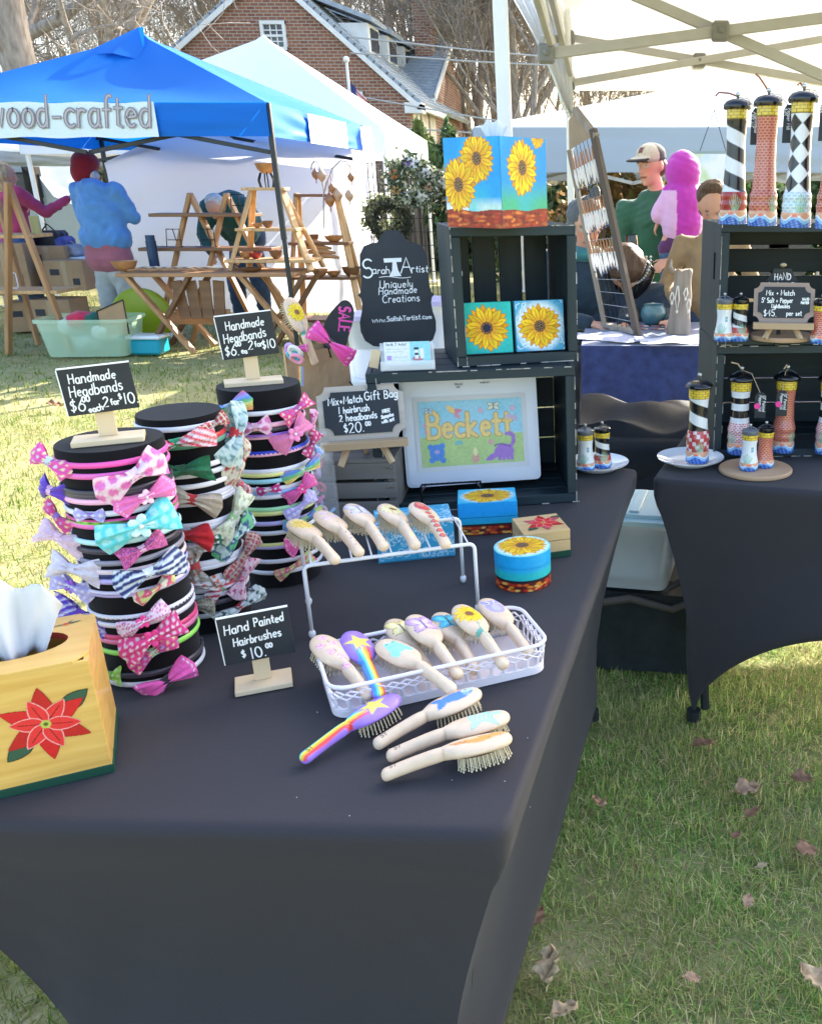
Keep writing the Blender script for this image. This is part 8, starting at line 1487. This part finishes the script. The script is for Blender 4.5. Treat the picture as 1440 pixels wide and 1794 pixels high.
for k, (u, v, w_, h_, lb) in enumerate([(1340, 330, .35, .5, 'dark rounded chair back behind the brick pepper mill'), (1385, 335, .3, .45, 'second dark chair back behind the diamond pepper mill')]):
 p = Y(u, 400, 6.2); t = thing('folding_chair', lb, 'chair', (p.x, 6.2, 0)); mb = MB(); mb.prism([(w_ / 2 * math.cos(a_) , .78 + h_ / 2 + h_ / 2 * math.sin(a_)) for a_ in [2 * PI * i / 8 + PI / 8 for i in range(8)]], .02, frameM((0, 0, 0), (1, 0, 0), (0, 0, 1))); mb.build('backrest', mat('dark_grey_vinyl', (.06, .065, .07), .6), t)
 mb = MB(); mb.box((0, -.2, .45), (.42, .4, .03), ch=.01); mb.build('seat', mat('dark_grey_vinyl'), t)
 for sx_ in (-1, 1):
  for yy in (-.38, .0): mb = MB(); mb.cyl((sx_ * .2, yy, 0), (sx_ * .2, yy * .6, .9 if yy == 0 else .45), .012, n=8); mb.build('leg', fgrey, t)
# ================================================================== between the two tables
tb = W(1128, 1100, 0); t = thing('storage_bag', 'black fabric storage bag on the grass between the two tables', 'bag', (tb.x + .02, 2.62, 0), R(-8)); mb = MB(); P = []
for i in range(10):
 z = .27 * i / 9; P.append([(x * (1 + .04 * math.sin(i * 1.1 + k)), y * (1 + .03 * math.sin(i + k * 2)), z) for k, (x, y) in enumerate([(.2 * math.copysign(abs(math.cos(2 * PI * q / 28)) ** .35, math.cos(2 * PI * q / 28)), .16 * math.copysign(abs(math.sin(2 * PI * q / 28)) ** .35, math.sin(2 * PI * q / 28))) for q in range(28)])])
mb.grid(P, wrap=True); mb.add(P[-1], [tuple(range(28))]); mb.build('bag_body', mat('black_nylon', (.012, .018, .022), .6, var=.3, scale=20, bump=1.0), t, smooth=True, ang=50)
mb = MB(); mb.tube([(-.18, -.17, .23), (-.05, -.175, .26), (.08, -.17, .23), (.19, -.15, .28), (.22, 0, .3)], .012, 6); mb.tube([(.05, -.15, .28), (.14, -.12, .33), (.2, -.05, .29)], .01, 6); mb.build('strap', mat('taupe_strap', (.1, .085, .075), .7), t)
tub = mat('frosted_clear_plastic', (.74, .8, .86), .25, alpha=.6, spec=.6, bump=.1, scale=8); t = thing('storage_bin', 'frosted plastic storage bin with a pale aqua lid on top of the black bag', 'storage bin', (tb.x - .085, 2.60, .282), R(-10))
P = [[(x * s_, y * s_, z) for x, y in rrect(.36, .27, .03)] for z, s_ in ((.002, .9), (.01, .93), (.2, 1.0), (.205, 1.03), (.215, 1.03))]; P = [[(x - .18 * s_, y - .135 * s_, z) for (x, y, z) in row] for row, s_ in zip(P, (.9, .93, 1, 1.03, 1.03))]
mb = MB(); mb.grid(P, wrap=True); mb.add(P[0], [tuple(range(len(P[0])))]); mb.build('tub', tub, t, smooth=True, ang=40); mb = MB(); lid = [(x - .19, y - .145) for x, y in rrect(.38, .29, .035)]; mb.prism(lid, .014, z0=.216); mb.prism([(x * .84, y * .8) for x, y in lid], .012, z0=.2302)
for q in (-1, 0, 1): mb.box((q * .06, 0, .246), (.03, .2, .006), ch=.002)
mb.build('lid', mat('aqua_frosted_lid', (.55, .76, .8), .3, alpha=.9), t, smooth=True, ang=35); mb = MB(); mb.box((0, 0, .08), (.28, .2, .13), ch=.02); mb.build('contents', mat('pale_blue_cloth_stack', (.55, .62, .72), .8, var=.3, scale=6), t)
pk_ = Y(1150, 720, 3.1); mb = MB(); P = []
for i in range(16):
 row = []
 for j in range(24): f, g = i / 15, j / 23; row.append((-.2 + .62 * g, .0 + .6 * f + .03 * math.sin(g * 9), (.62 - .0 * f) + .018 * math.sin(f * 9 + g * 4) + .014 * math.sin(g * 13 - f * 6) - .5 * max(0, .25 - f) * 2.2))
 P.append(row)
mb.grid(P); mb.box((.11, .3, .3), (.5, .5, .56), ch=.03); o = mb.build('plastic_sheet', mat('black_plastic_sheet', (.012, .014, .018), .7, spec=.2, bump=.8, scale=14), smooth=True, ang=60); o.location = (pk_.x - .08, 3.0, 0); tag(o, 'rumpled black plastic sheet over a box behind the gap between the tables', 'plastic sheet')
# ================================================================== bowls and rustic stands under the blue canopy
teak = wood('orange_brown_wood', (.34, .17, .07), (.48, .27, .12), 2, 16, .55, .3); teakh = wood('orange_brown_board', (.3, .15, .065), (.44, .24, .11), 0, 16, .55, .3); dkw = wood('dark_walnut', (.14, .065, .03), (.22, .11, .05), 0, 16, .5, .3)
def plank(t, nm, a, b, w_, d, m=teak): mb = MB(); a, b = Vector(a), Vector(b); mb.box((a + b) / 2, (w_, d, (b - a).length), (b - a).to_track_quat('Z', 'Y').to_matrix(), ch=.004); return mb.build(nm, m, t)
yt = 8.1; L_ = Y(200, 482, yt); R_ = Y(515, 482, yt); t = thing('wooden_table', 'long rustic wooden table with crossed legs carrying bowls', 'table', (L_.x, yt, 0)); wd = R_.x - L_.x; zt2 = L_.z
for k in range(4): mb = MB(); mb.box((wd / 2, .08 + k * .15, zt2), (wd, .14, .032), ch=.004); mb.build('board', teakh, t)
for x in (.35, wd - .22):
 for yy in (.05, .5): plank(t, 'leg', (x - .28, yy, zt2), (x + .22, yy + .01, .0), .075, .035); plank(t, 'leg', (x + .28, yy + .045, zt2), (x - .22, yy + .05, 0), .075, .035, dkw)
mb = MB(); mb.box((wd / 2, .27, zt2 - .42), (wd - .5, .05, .09), ch=.004); mb.build('stretcher', teakh, t)
def bowl(u, v, y, r_, h_, label, m=None, nm='wooden_bowl', z=None, cat='bowl'):
 p = Y(u, v, y); mb = MB(); mb.lathe([(r_ * .4, 0), (r_ * .8, h_ * .4), (r_, h_), (r_ * .95, h_), (r_ * .74, h_ * .45), (r_ * .35, h_ * .12), (0, h_ * .1)], 28); o = mb.build(nm, m or mat('turned_wood', (.42, .2, .08), .4, var=.3, scale=12, coat=.2), smooth=True, ang=50); o.location = (p.x, y, z if z is not None else p.z); return tag(o, label, cat)
zz = zt2 + .018; bowl(221, 478, yt + .2, .11, .09, 'orange wooden bowl at the left end of the rustic table', z=zz); bowl(440, 478, yt + .15, .1, .035, 'flat dark wooden dish near the right end of the rustic table', dkw, z=zz)
for k in range(22):
 r = random.Random(k); mb = MB(); L = r.uniform(.1, .22); mb.tube([(-L / 2, 0, .01), (0, .01, .02), (L / 2, 0, .012)], [.008, .012, .005], 6); o = mb.build('carved_utensil', [teakh, dkw, mat('pale_carved_wood', (.6, .5, .36), .6)][k % 3]); u = 245 + k * 6; p = Y(u, 475, yt + .1 + .1 * (k % 3)); o.location = (p.x, yt + .1 + .1 * (k % 3), zz + .006); o.rotation_euler = (0, 0, r.uniform(-.6, .6)); tag(o, 'small carved utensil in the long row on the rustic table', 'utensil', 'utensils on the rustic table')
mb = MB(); mb.cyl((0, 0, 0), (0, 0, .25), .045, n=20); mb.cyl((0, 0, .25), (0, 0, .3), .04, n=20); o = mb.build('steel_tumbler', mat('navy_steel', (.02, .05, .12), .3, metal=.5), smooth=True, ang=40); p = Y(272, 470, yt + .45); o.location = (p.x, yt + .45, zz); tag(o, 'tall dark blue insulated tumbler standing on the rustic table', 'tumbler')
p = Y(330, 500, yt - .05); t = thing('plank_crate', 'slatted wooden crate hanging below the rustic tabletop', 'crate', (p.x, yt + .15, .3));
for k in range(4): mb = MB(); mb.box((-.17 + k * .115, -.02, .17), (.1, .018, .34), Euler((0, R(4 * (k - 1.5)), 0)), ch=.003); mb.build('slat', dkw, t)
mb = MB(); mb.box((0, .0, .06), (.5, .02, .05), ch=.003); mb.build('rail', teakh, t)
def ladder(u0, u1, vt, vb, y, label, shelves, m, top_w=.25, mh=None, depth=.5):
 """A-shaped shelf stand: u0..u1 foot span at v = vb, apex at vt"""
 a = Y(u0, vb, y); b = Y(u1, vb, y); top_ = Y((u0 + u1) / 2, vt, y).z; z0 = max(0, a.z); cx = (a.x + b.x) / 2; hw = (b.x - a.x) / 2; t = thing('ladder_shelf', label, 'shelf', (cx, y, z0)); h_ = top_ - z0; tw = hw * top_w
 for s_ in (-1, 1):
  plank(t, 'rail', (s_ * hw, -.02, 0), (s_ * tw, depth * .35, h_), .06, .03, m); plank(t, 'rail', (s_ * hw * .95, depth, 0), (s_ * tw * .95, depth * .4, h_), .055, .03, m)
 for f, ex in shelves: mb = MB(); w_ = (hw + (tw - hw) * f) * 2 + ex; mb.box((0, depth * .3, h_ * f), (w_, depth * (.95 - .6 * f), .026), ch=.003); mb.build('shelf', mh or teakh, t)
 return t, cx, z0, h_, hw, tw
tk = mat('ladder_warm_pine', (.55, .33, .15), .5, var=.2, scale=12, stretch=(3, 3, .3))
t = thing('trestle_shelf', 'brown trestle shelf with two crossed A-frames behind the rustic table', 'shelf', (Y(350, 330, 8.75).x, 8.75, 0)); hA = Y(350, 338, 8.75).z
for xx in (-.12, .22): plank(t, 'rail', (xx - .52, 0, .0), (xx - .0, .05, hA), .07, .035); plank(t, 'rail', (xx + .5, .04, .0), (xx - .02, .09, hA), .07, .035)
for z, w_ in ((hA - .19, .95), (.88, 1.25)): mb = MB(); mb.box((0, .05, z), (w_, .28, .03), ch=.003); mb.build('shelf', dkw, t)
for k, (x, z) in enumerate(((-.3, .9), (.02, .9), (.35, hA - .17))):
 mb = MB(); h3 = .16; mb.tube([(-.06, 0, h3), (.06, 0, h3), (.07, -.02, 0), (.1, -.05, .01)], .0045, 5); mb.tube([(-.06, 0, h3), (-.07, -.02, 0), (-.1, -.05, .01)], .0045, 5); mb.tube([(0, 0, h3), (0, .06, 0)], .0045, 5); mb.tube([(-.06, 0, h3 * .4), (.06, 0, h3 * .4)], .0045, 5); o = mb.build('plate_easel', mat('black_wire')); o.location = (t.location.x + x, 8.72, z); tag(o, 'small empty wire plate easel, ' + ['left one on the lower trestle shelf', 'right one on the lower trestle shelf', 'on the upper trestle shelf beside the bending man'][k], 'easel')
lad, cx, z0, hL, hw, tw = ladder(405, 548, 340, 485, 8.35, 'pale wooden ladder shelf with a stacked bowl on top, behind the tent pole', [(.985, .12), (.5, .05), (.12, .1)], tk, .35, tk, .4)
lad.location.z = zz;
zt3 = zz + hL
bowl(470, 325, 8.5, .095, .085, 'dark turned bowl raised on a wire stand atop the pale ladder shelf', z=zt3 + .12); mb = MB(); [mb.tube([(.06 * math.cos(a_), .06 * math.sin(a_), 0), (.075 * math.cos(a_), .075 * math.sin(a_), .06), (.05 * math.cos(a_), .05 * math.sin(a_), .125)], .006, 6) for a_ in [k * PI / 3 for k in range(6)]]; o = mb.build('wire_stand', mat('black_wire')); p = Y(470, 340, 8.5); o.location = (p.x, 8.5, zt3); tag(o, 'round wire stand under the turned bowl on the pale ladder', 'stand')
for k, (u, z, r_, h_, lb, mm) in enumerate([(425, .14, .06, .06, 'small turned pot on the bottom rung of the pale ladder', None), (442, .14, .06, .05, 'red wooden dish on the bottom rung of the pale ladder', mat('cherry_red_wood', (.3, .03, .03), .4)), (478, .14, .06, .07, 'dark little bowl on the bottom rung of the pale ladder', dkw), (452, .52, .05, .04, 'small brown dish on the middle rung of the pale ladder', None), (470, .52, .05, .06, 'dark little bowl on the middle rung of the pale ladder', dkw)]): bowl(u, 400, 8.45, r_, h_, lb, mm, z=zz + hL * z)
lad2, cx, z0, hL, hw, tw = ladder(508, 640, 338, 590, 9.0, 'tall brown ladder shelf hung with turned ornaments, right of the tent pole', [(.985, -.02), (.66, .06), (.42, .06), (.12, -.02)], tk, .52, dkw, .4)
for k, (u, f, r_, h_, lb) in enumerate([(548, .66, .05, .07, 'small dark pot on the upper rung of the tall brown ladder'), (583, .66, .09, .06, 'brown dome bowl on the upper rung of the tall brown ladder'), (552, .42, .08, .07, 'left brown bowl on the middle rung of the tall brown ladder'), (576, .42, .07, .05, 'middle pale bowl on the middle rung of the tall brown ladder'), (608, .42, .09, .09, 'right dark bowl on the middle rung of the tall brown ladder'), (556, .56, .07, .03, 'hanging flat dish below the upper rung of the tall brown ladder')]): bowl(u, 400, 9.08, r_, h_, lb, dkw if k in (0, 4) else None, z=z0 + hL * f + .014)
for k in range(4): p = Y(552 + 7 * k, 425 + 8 * k, 9.05); mb = MB(); mb.tube([(-.14, 0, 0), (-.02, 0, .01), (.12, 0, -.01)], [.02, .03, .012], 8); o = mb.build('carved_bird', teakh, smooth=True); o.location = p; tag(o, ['top', 'second', 'third', 'lowest'][k] + ' carved wooden piece hanging inside the tall brown ladder', 'carving')
hk = Y(560, 300, 9.05); mb = MB(); base_ = Y(568, 345, 9.05)
mb.tube([Y(u, v, 9.05) for u, v in ((567, 400), (567, 330), (562, 300), (556, 283), (550, 282), (546, 288), (545, 296))], .007, 6); mb.tube([Y(u, v, 9.05) for u, v in ((567, 345), (572, 320), (582, 295), (596, 281), (606, 282), (614, 292), (614, 300))], .007, 6); o = mb.build('ornament_hanger', mat('silver_hook_wire', (.4, .4, .42), .3, metal=.7)); tag(o, 'curved silver wire hanger above the tall brown ladder', 'hanger')
for k, (u, v, s_, lb) in enumerate([(553, 305, 1, 'small turned ornament at the upper left of the hanger'), (563, 307, 1.2, 'larger turned ornament at the upper left of the hanger'), (582, 330, 1.0, 'dark ornament in the middle of the hanger'), (592, 341, 1.25, 'pale round ornament right of the hanger middle'), (578, 350, 1.35, 'lowest and largest turned ornament'), (612, 342, 1.15, 'right-hand turned ornament beside the ladder rail'), (615, 310, .9, 'highest turned ornament on the right')]):
 p = Y(u, v, 9.0); mb = MB(); mb.lathe([(0, -.085 * s_), (.006, -.07 * s_), (.004, -.05 * s_), (.03 * s_, -.02 * s_), (.038 * s_, .01 * s_), (.02 * s_, .035 * s_), (.006, .05 * s_), (.004, .07 * s_), (0, .075 * s_)], 14); mb.tube([(0, 0, .07 * s_), (0, 0, .13 * s_)], .003, 4); o = mb.build('turned_ornament', mat('ornament_wood_%d' % (k % 2), [(.3, .14, .06), (.45, .3, .2)][k % 2], .35, coat=.3), smooth=True); o.location = p; tag(o, lb, 'ornament')
t = thing('trestle_shelf', 'large brown A-frame shelf cut by the left edge of the photo', 'shelf', (Y(20, 500, 8.1).x, 8.1, 0)); x0_ = t.location.x
def rel(u, v, y=8.1): p = Y(u, v, y); return (p.x - x0_, y - 8.1, p.z)
plank(t, 'rail', rel(14, 318), (rel(13, 610)[0], 0, 0), .07, .035, teak); plank(t, 'rail', rel(14, 322, 8.14), (rel(118, 575, 8.14)[0], .04, .0), .065, .035, teak); plank(t, 'rail', rel(-10, 330, 8.6), (rel(58, 560, 8.6)[0], .5, 0), .06, .03, teak); plank(t, 'rail', rel(-16, 330, 8.55), (rel(-70, 560, 8.55)[0], .45, 0), .06, .03, teak)
for (u0, u1, v, dz) in ((-60, 72, 412, .0), (-80, 120, 508, 0)): a = Y(u0, v, 8.3); b = Y(u1, v, 8.3); mb = MB(); mb.box(((a.x + b.x) / 2 - x0_, .2, a.z), (b.x - a.x, .36, .03), ch=.003); mb.build('shelf', mat('ladder_warm_pine'), t)
p = Y(62, 394, 8.3); mb = MB(); mb.cyl((0, 0, 0), (0, 0, .15), .04, n=16); o = mb.build('travel_cup', mat('olive_cup', (.35, .33, .15), .4), smooth=True, ang=40); o.location = (p.x, 8.3, Y(62, 412, 8.3).z + .016); tag(o, 'olive green travel cup on the top plank of the left A-frame', 'cup')
p = Y(24, 500, 8.3); mb = MB(); z_ = Y(0, 508, 8.3).z + .016; [mb.box((s_ * .04, 0, .07), (.006, .01, .14)) for s_ in (-1, 1)]; mb.box((0, 0, .137), (.086, .01, .006)); mb.box((0, 0, .003), (.086, .01, .006)); o = mb.build('small_frame', mat('white_coated_wire')); o.location = (p.x, 8.3, z_); tag(o, 'small empty white frame on the lower plank of the left A-frame', 'frame')
gb = W(150, 628, 0); gbin = mat('translucent_green_bin', (.62, .85, .6), .3, alpha=.5, spec=.5); t = thing('storage_bin', 'translucent pale green bin of clothes on the grass behind the first chalk sign', 'storage bin', (gb.x, gb.y, .01), R(4)); P = []
for z, s_ in ((0, .86), (.01, .88), (.3, 1.0), (.3, 1.06), (.33, 1.06)): P.append([((x - .38) * s_, (y - .22) * s_ + .22, z) for x, y in rrect(.76, .44, .06)])
mb = MB(); mb.grid(P, wrap=True); mb.add(P[0], [tuple(range(len(P[0])))]); mb.build('tub', gbin, t, smooth=True, ang=40)
for k, (x, y, z, c, lb) in enumerate([(-.08, .2, .3, (.5, .02, .06), 'red'), (.03, .22, .29, (.01, .09, .06), 'dark green'), (-.2, .25, .24, (.5, .55, .45), 'pale'), (.12, .2, .2, (.6, .65, .55), 'white'), (-.05, .22, .1, (.35, .45, .4), 'grey')]): o = blob('folded_garment', [('e', (0, 0, 0), (.13, .12, .08)), ('e', (.06, 0, .02), (.08, .1, .05))], cloth('garment_' + lb.replace(' ', '_'), c), None, .02, 3, noise=.05, nscale=.08); o.location = Vector((gb.x + x, gb.y + y, .01 + z)); tag(o, lb + ' garment stuffed in the pale green bin', 'garment')
p = Y(198, 560, gb.y + .12); mb = MB(); mb.prism([(-.12, 0), (.13, 0), (.13, .3), (-.12, .2)], .012, frameM((0, 0, 0), (1, 0, 0), (0, 0, 1))); mb.mi = 1; [mb.box(c, s_, r_) for c, s_, r_ in (((-.12, -.016, .1), (.008, .006, .2), None), ((.13, -.016, .15), (.008, .006, .3), None), ((.005, -.016, .25), (.27, .006, .01), Euler((0, R(-21.8), 0))))]; o = mb.build('picture_board', [mat('brown_cardboard', (.38, .24, .13), .8, var=.1, scale=8), mat('black_edge', (.01, .01, .01), .6)]); o.location = (p.x, gb.y + .12, .2); tag(o, 'brown board with a black edge sticking up out of the pale green bin', 'board')
p = W(245, 606, 0); mb = MB(); mb.ell((0, 0, .26), (.3, .05, .27), 28, 14); o = mb.build('lime_plastic_seat', mat('lime_plastic', (.35, .45, .02), .35, trans=.2), smooth=True); o.location = (p.x, p.y + .15, 0); tag(o, 'lime green rounded plastic lid leaning under the rustic table', 'lid')
p = W(255, 622, 0); t = thing('teal_tub', 'small teal tub with a white lid beside the pale green bin', 'tub', (p.x, p.y, 0)); mb = MB(); mb.box((0, .1, .07), (.28, .2, .14), ch=.02); mb.build('tub', mat('teal_plastic', (.01, .32, .42), .35), t); mb = MB(); mb.box((0, .1, .155), (.31, .23, .03), ch=.01); mb.build('lid', mat('white_lid', (.75, .78, .8), .4), t)
p = W(430, 530, 0); t = thing('teal_tub', 'bright teal box with a pale lid on the ground behind the rustic table', 'tub', (p.x, 8.9, 0)); mb = MB(); mb.box((0, 0, .12), (.3, .3, .24), ch=.02); mb.build('tub', mat('teal_plastic'), t); mb = MB(); mb.box((.25, 0, .05), (.5, .3, .06), ch=.02); mb.build('lid', mat('pale_teal_lid', (.4, .65, .7), .4), t)
cbm = mat('brown_cardboard', (.38, .24, .13), .8)
for k, (u, v, y, w_, h_, lb) in enumerate([(105, 540, 9.5, .42, .34, 'lower cardboard box behind the left A-frame'), (128, 480, 9.6, .38, .3, 'upper cardboard box beside the blue hoodie'), (95, 455, 9.75, .36, .3, 'cardboard box left of the hoodie, at table height'), (20, 470, 9.4, .4, .5, 'brown carton behind the left edge A-frame'), (60, 560, 9.6, .4, .3, 'dark cardboard box low behind the A-frame')]):
 p = Y(u, v, y); zc = max(0, p.z - h_ / 2) if k not in (0, 4) else 0; t = thing('cardboard_box', lb, 'box', (p.x, y, zc), R(5 * k)); mb = MB(); mb.box((0, 0, h_ / 2), (w_, .34, h_), ch=.004); mb.build('carton', cbm, t); mb = MB(); mb.box((0, -.1715, h_ * .5), (.05, .002, h_ * .96)); mb.build('tape', mat('clear_brown_tape', (.42, .3, .18), .3), t)
 mb = MB(); mb.box((-w_ * .25, -.1715, h_ * .62), (w_ * .24, .002, h_ * .2)); mb.box((w_ * .27, -.1715, h_ * .3), (w_ * .18, .002, h_ * .22)); mb.build('printed_label', mat('dark_print'), t)
t = thing('folding_table', 'white folding table with goods behind the left A-frame shelf', 'table', (Y(75, 440, 10).x, 10.0, 0)); mb = MB(); mb.box((0, 0, .72), (1.6, .6, .03), ch=.008); mb.build('tabletop', mat('white_lid'), t)
for sx_ in (-1, 1):
 for yy in (-.25, .25): mb = MB(); mb.cyl((sx_ * .7, yy, 0), (sx_ * .7, yy, .7), .015, n=8); mb.build('leg', fgrey, t)
for k, (u, c, w_, h_, lb) in enumerate([(90, (.02, .02, .025), .3, .26, 'black bin on the white folding table'), (125, (.3, .32, .36), .2, .12, 'grey striped bundle beside the hoodie'), (60, (.55, .58, .6), .24, .08, 'white tray on the folding table'), (115, (.06, .08, .3), .12, .2, 'navy bag on the folding table')]): p = Y(u, 430, 9.85); mb = MB(); mb.box((0, 0, h_ / 2), (w_, .25, h_), ch=.03); mb.tube([(-w_ * .3, 0, h_ * .9), (0, 0, h_ * 1.25), (w_ * .3, 0, h_ * .9)], .008, 6); o = mb.build('table_goods', mat('goods_%d' % k, c, .6, var=.3, scale=14, bump=.4), smooth=False); o.location = (p.x, 9.85, .737); tag(o, lb, 'container')
va = Y(-30, 330, 15.5); vb = Y(118, 330, 15.5); t = thing('parked_van', 'pale blue-grey van parked behind the far left tent', 'van', (va.x, 15.5, 0)); vw = vb.x - va.x; vz = Y(60, 286, 15.5).z; vp = mat('pale_blue_car_paint', (.33, .4, .46), .25, coat=.6)
out = [(0, .45), (0, vz - .12), (.15, vz), (vw - .55, vz), (vw - .25, vz - .5), (vw + .25, vz - .72), (vw + .35, .45)]; mb = MB(); mb.prism(out, 1.75, frameM((0, 0, 0), (1, 0, 0), (0, 0, 1)), z0=-1.75); mb.build('body', vp, t)
for x0_2, x1_2 in ((.2, .85), (.95, vw - .62)): mb = MB(); mb.box(((x0_2 + x1_2) / 2, -.008, vz - .34), (x1_2 - x0_2, .012, .42), ch=.004); f_ = mb.build('window', mat('black_rubber', (.02, .02, .02), .6), t); mb = MB(); mb.box(((x0_2 + x1_2) / 2, -.016, vz - .34), (x1_2 - x0_2 - .06, .006, .36)); mb.build('pane', glass, f_)
mb = MB(); mb.box((.9, -.004, vz - .7), (.015, .012, 1.1)); mb.build('door_seam', mat('black_rubber'), t); mb = MB(); mb.box((1.05, -.02, vz - .72), (.14, .03, .03), ch=.005); mb.build('door_handle', mat('black_rubber'), t)
for x in (.4, vw - .3): mb = MB(); mb.cyl((x, -.02, .33), (x, .2, .33), .33, n=28); w2 = mb.build('wheel', mat('black_rubber'), t, smooth=True, ang=40); mb = MB(); mb.cyl((x, -.03, .33), (x, 0, .33), .18, n=20); mb.build('rim', mat('brushed_steel'), w2)
# ================================================================== wreath stand and wooden fence in the middle
gw0, gw1 = Y(643, 285, 9.4), Y(752, 290, 9.4); t = thing('wire_grid_stand', 'black wire grid panel on which the wreaths hang, right of the blue tent', 'display grid', (gw0.x, 9.4, 0)); wg = gw1.x - gw0.x; hg = gw0.z
for k in range(14): mb = MB(); mb.cyl((wg * k / 13, 0, .02), (wg * k / 13, 0, hg), .0045, n=5); mb.build('upright_wire', wm, t)
for k in range(13): mb = MB(); z = .1 + (hg - .1) * k / 12; mb.cyl((0, -.006, z), (wg, -.006, z), .004, n=5); mb.build('cross_wire', wm, t)
for x in (0, wg): mb = MB(); mb.cyl((x, -.3, .02), (x, .3, .02), .01, n=6); mb.build('foot_bar', wm, t)
def wreath(u, v, y, R1, r1, cols, n, ls, label, seed, flowers=None):
 p = Y(u, v, y); t = thing('wreath', label, 'wreath', p); r = np.random.RandomState(seed); a_ = r.uniform(0, 2 * PI, n); q = r.normal(0, 1, (n, 2)) * r1 * .5; rr = R1 + q[:, 0]; P = np.stack([rr * np.cos(a_), q[:, 1] * .7 - .02, rr * np.sin(a_)], -1); d = r.normal(size=(n, 3)); d /= np.linalg.norm(d, axis=1)[:, None]; b = np.cross(d, r.normal(size=(n, 3))); b /= np.linalg.norm(b, axis=1)[:, None]; s_ = r.uniform(.6, 1.5, (n, 1)) * ls
 V = np.stack([P - d * s_, P + b * s_ * .4, P + d * s_, P - b * s_ * .4], 1).reshape(-1, 3); C = np.array(cols)[r.randint(0, len(cols), n)] * r.uniform(.6, 1.3, (n, 1)); npmesh('greenery', V, np.arange(4 * n).reshape(-1, 4), mat('small_leaves'), t, colors=np.repeat(C, 4, 0)); mb = MB(); mb.tube([(R1 * math.cos(2 * PI * k / 24), 0, R1 * math.sin(2 * PI * k / 24)) for k in range(24)], r1 * .35, 7, closed=True); mb.build('ring', mat('dark_twig', (.05, .045, .03), .9), t)
 if flowers:
  for k, (an, c, s2) in enumerate(flowers):
   mb = MB(); cx_, cz_ = R1 * math.cos(an), R1 * math.sin(an)
   for i in range(6): mb.ell((cx_ + s2 * .6 * math.cos(i * 1.05), -r1 * .5, cz_ + s2 * .6 * math.sin(i * 1.05)), (s2 * .5, s2 * .25, s2 * .35), 7, 5, Euler((0, -i * 1.05, 0)))
   mb.build('flower', mat('wreath_flower_%d' % (int(sum(c) * 100)), c, .6), t, smooth=True)
cg = [(.12, .16, .08), (.25, .28, .18), (.06, .1, .05)]
wreath(722, 318, 9.25, .17, .1, cg + [(.55, .55, .5)], 1500, .03, 'large green wreath with white and purple flowers on the upper grid', 5, [(1.2, (.75, .73, .75), .055), (.5, (.6, .58, .6), .05), (5.3, (.66, .64, .6), .055), (1.7, (.2, .12, .4), .04), (2.7, (.5, .18, .06), .05), (3.6, (.55, .3, .1), .045), (4.4, (.6, .6, .55), .05), (6.0, (.55, .3, .2), .045)])
wreath(686, 388, 9.3, .165, .07, [(.04, .05, .035), (.07, .08, .05)], 1100, .022, 'dark plain wreath low on the wire grid', 6); wreath(672, 378, 9.55, .16, .09, [(.35, .38, .22), (.25, .3, .15)], 700, .03, 'pale olive wreath behind the dark one', 7)
wreath(768, 330, 10.6, .12, .12, cg + [(.6, .5, .35)], 700, .035, 'loose flower wreath beyond the grid edge', 8, [(.5, (.7, .65, .6), .07), (3, (.5, .2, .1), .05)])
fa = Y(640, 300, 16.5); fb = Y(742, 300, 16.5); t = thing('wooden_fence', 'weathered dark wooden fence behind the wreath grid', 'fence', (fa.x, 16.5, 0)); wf_ = fb.x - fa.x; fh_ = Y(700, 292, 16.5).z; fw = wood('dark_weathered_board', (.09, .075, .065), (.16, .135, .12), 2, 10, .9, .6); n_ = 9
for k in range(n_): mb = MB(); mb.box((wf_ * (k + .5) / n_, 0, fh_ / 2 + random.Random(k).uniform(-.03, .03)), (wf_ / n_ * .86, .025, fh_), ch=.004); mb.build('board', fw, t)
for z in (.35, fh_ - .3): mb = MB(); mb.box((wf_ / 2, .04, z), (wf_, .05, .1)); mb.build('rail', fw, t)
for k, (u, v, y, w_, lb) in enumerate([(655, 600, 2.75, .16, 'clear plastic tub behind the name board, left'), (742, 570, 3.1, .2, 'clear plastic tub with a lilac lid behind the name board, right')]):
 p = Y(u, v, y); t = thing('clear_tub', lb, 'tub', (p.x, y, p.z - .1)); mb = MB(); mb.lathe([(0, .0), (w_ * .42, 0), (w_ * .5, .17), (w_ * .53, .175)], 24); mb.build('tub', mat('clear_tub_plastic', (.8, .84, .9), .15, alpha=.45, spec=.7), t, smooth=True, ang=50); mb = MB(); mb.lathe([(w_ * .54, .176), (w_ * .54, .19), (0, .195)], 24); mb.build('lid', mat('lilac_lid', (.55, .5, .75), .35, alpha=.8), t)
 if k == 0: ty_, tz_ = y, p.z - .1
t = thing('side_table', 'small white folding table behind the crates holding clear tubs', 'table', (Y(705, 600, 2.95).x, 2.95, 0)); mb = MB(); mb.box((0, 0, Y(655, 600, 2.75).z - .115), (.62, .55, .025), ch=.005); mb.build('tabletop', mat('white_lid'), t)
for sx_ in (-1, 1):
 for yy in (-.22, .22): mb = MB(); mb.cyl((sx_ * .27, yy, 0), (sx_ * .27, yy, Y(655, 600, 2.75).z - .128), .012, n=8); mb.build('leg', fgrey, t)
mb = MB(); r = random.Random(2)
for k in range(12): p = W(r.uniform(250, 960), r.uniform(1130, 1430), ZT + .0014); q = r.uniform(.0004, .0009); mb.box(p, (q * 2, q, .0006), Euler((0, 0, r.uniform(0, 3))))
o = mb.build('lint', mat('white_tissue')); o['kind'] = 'stuff'; tag(o, 'tiny white lint specks on the near black tablecloth', 'lint')
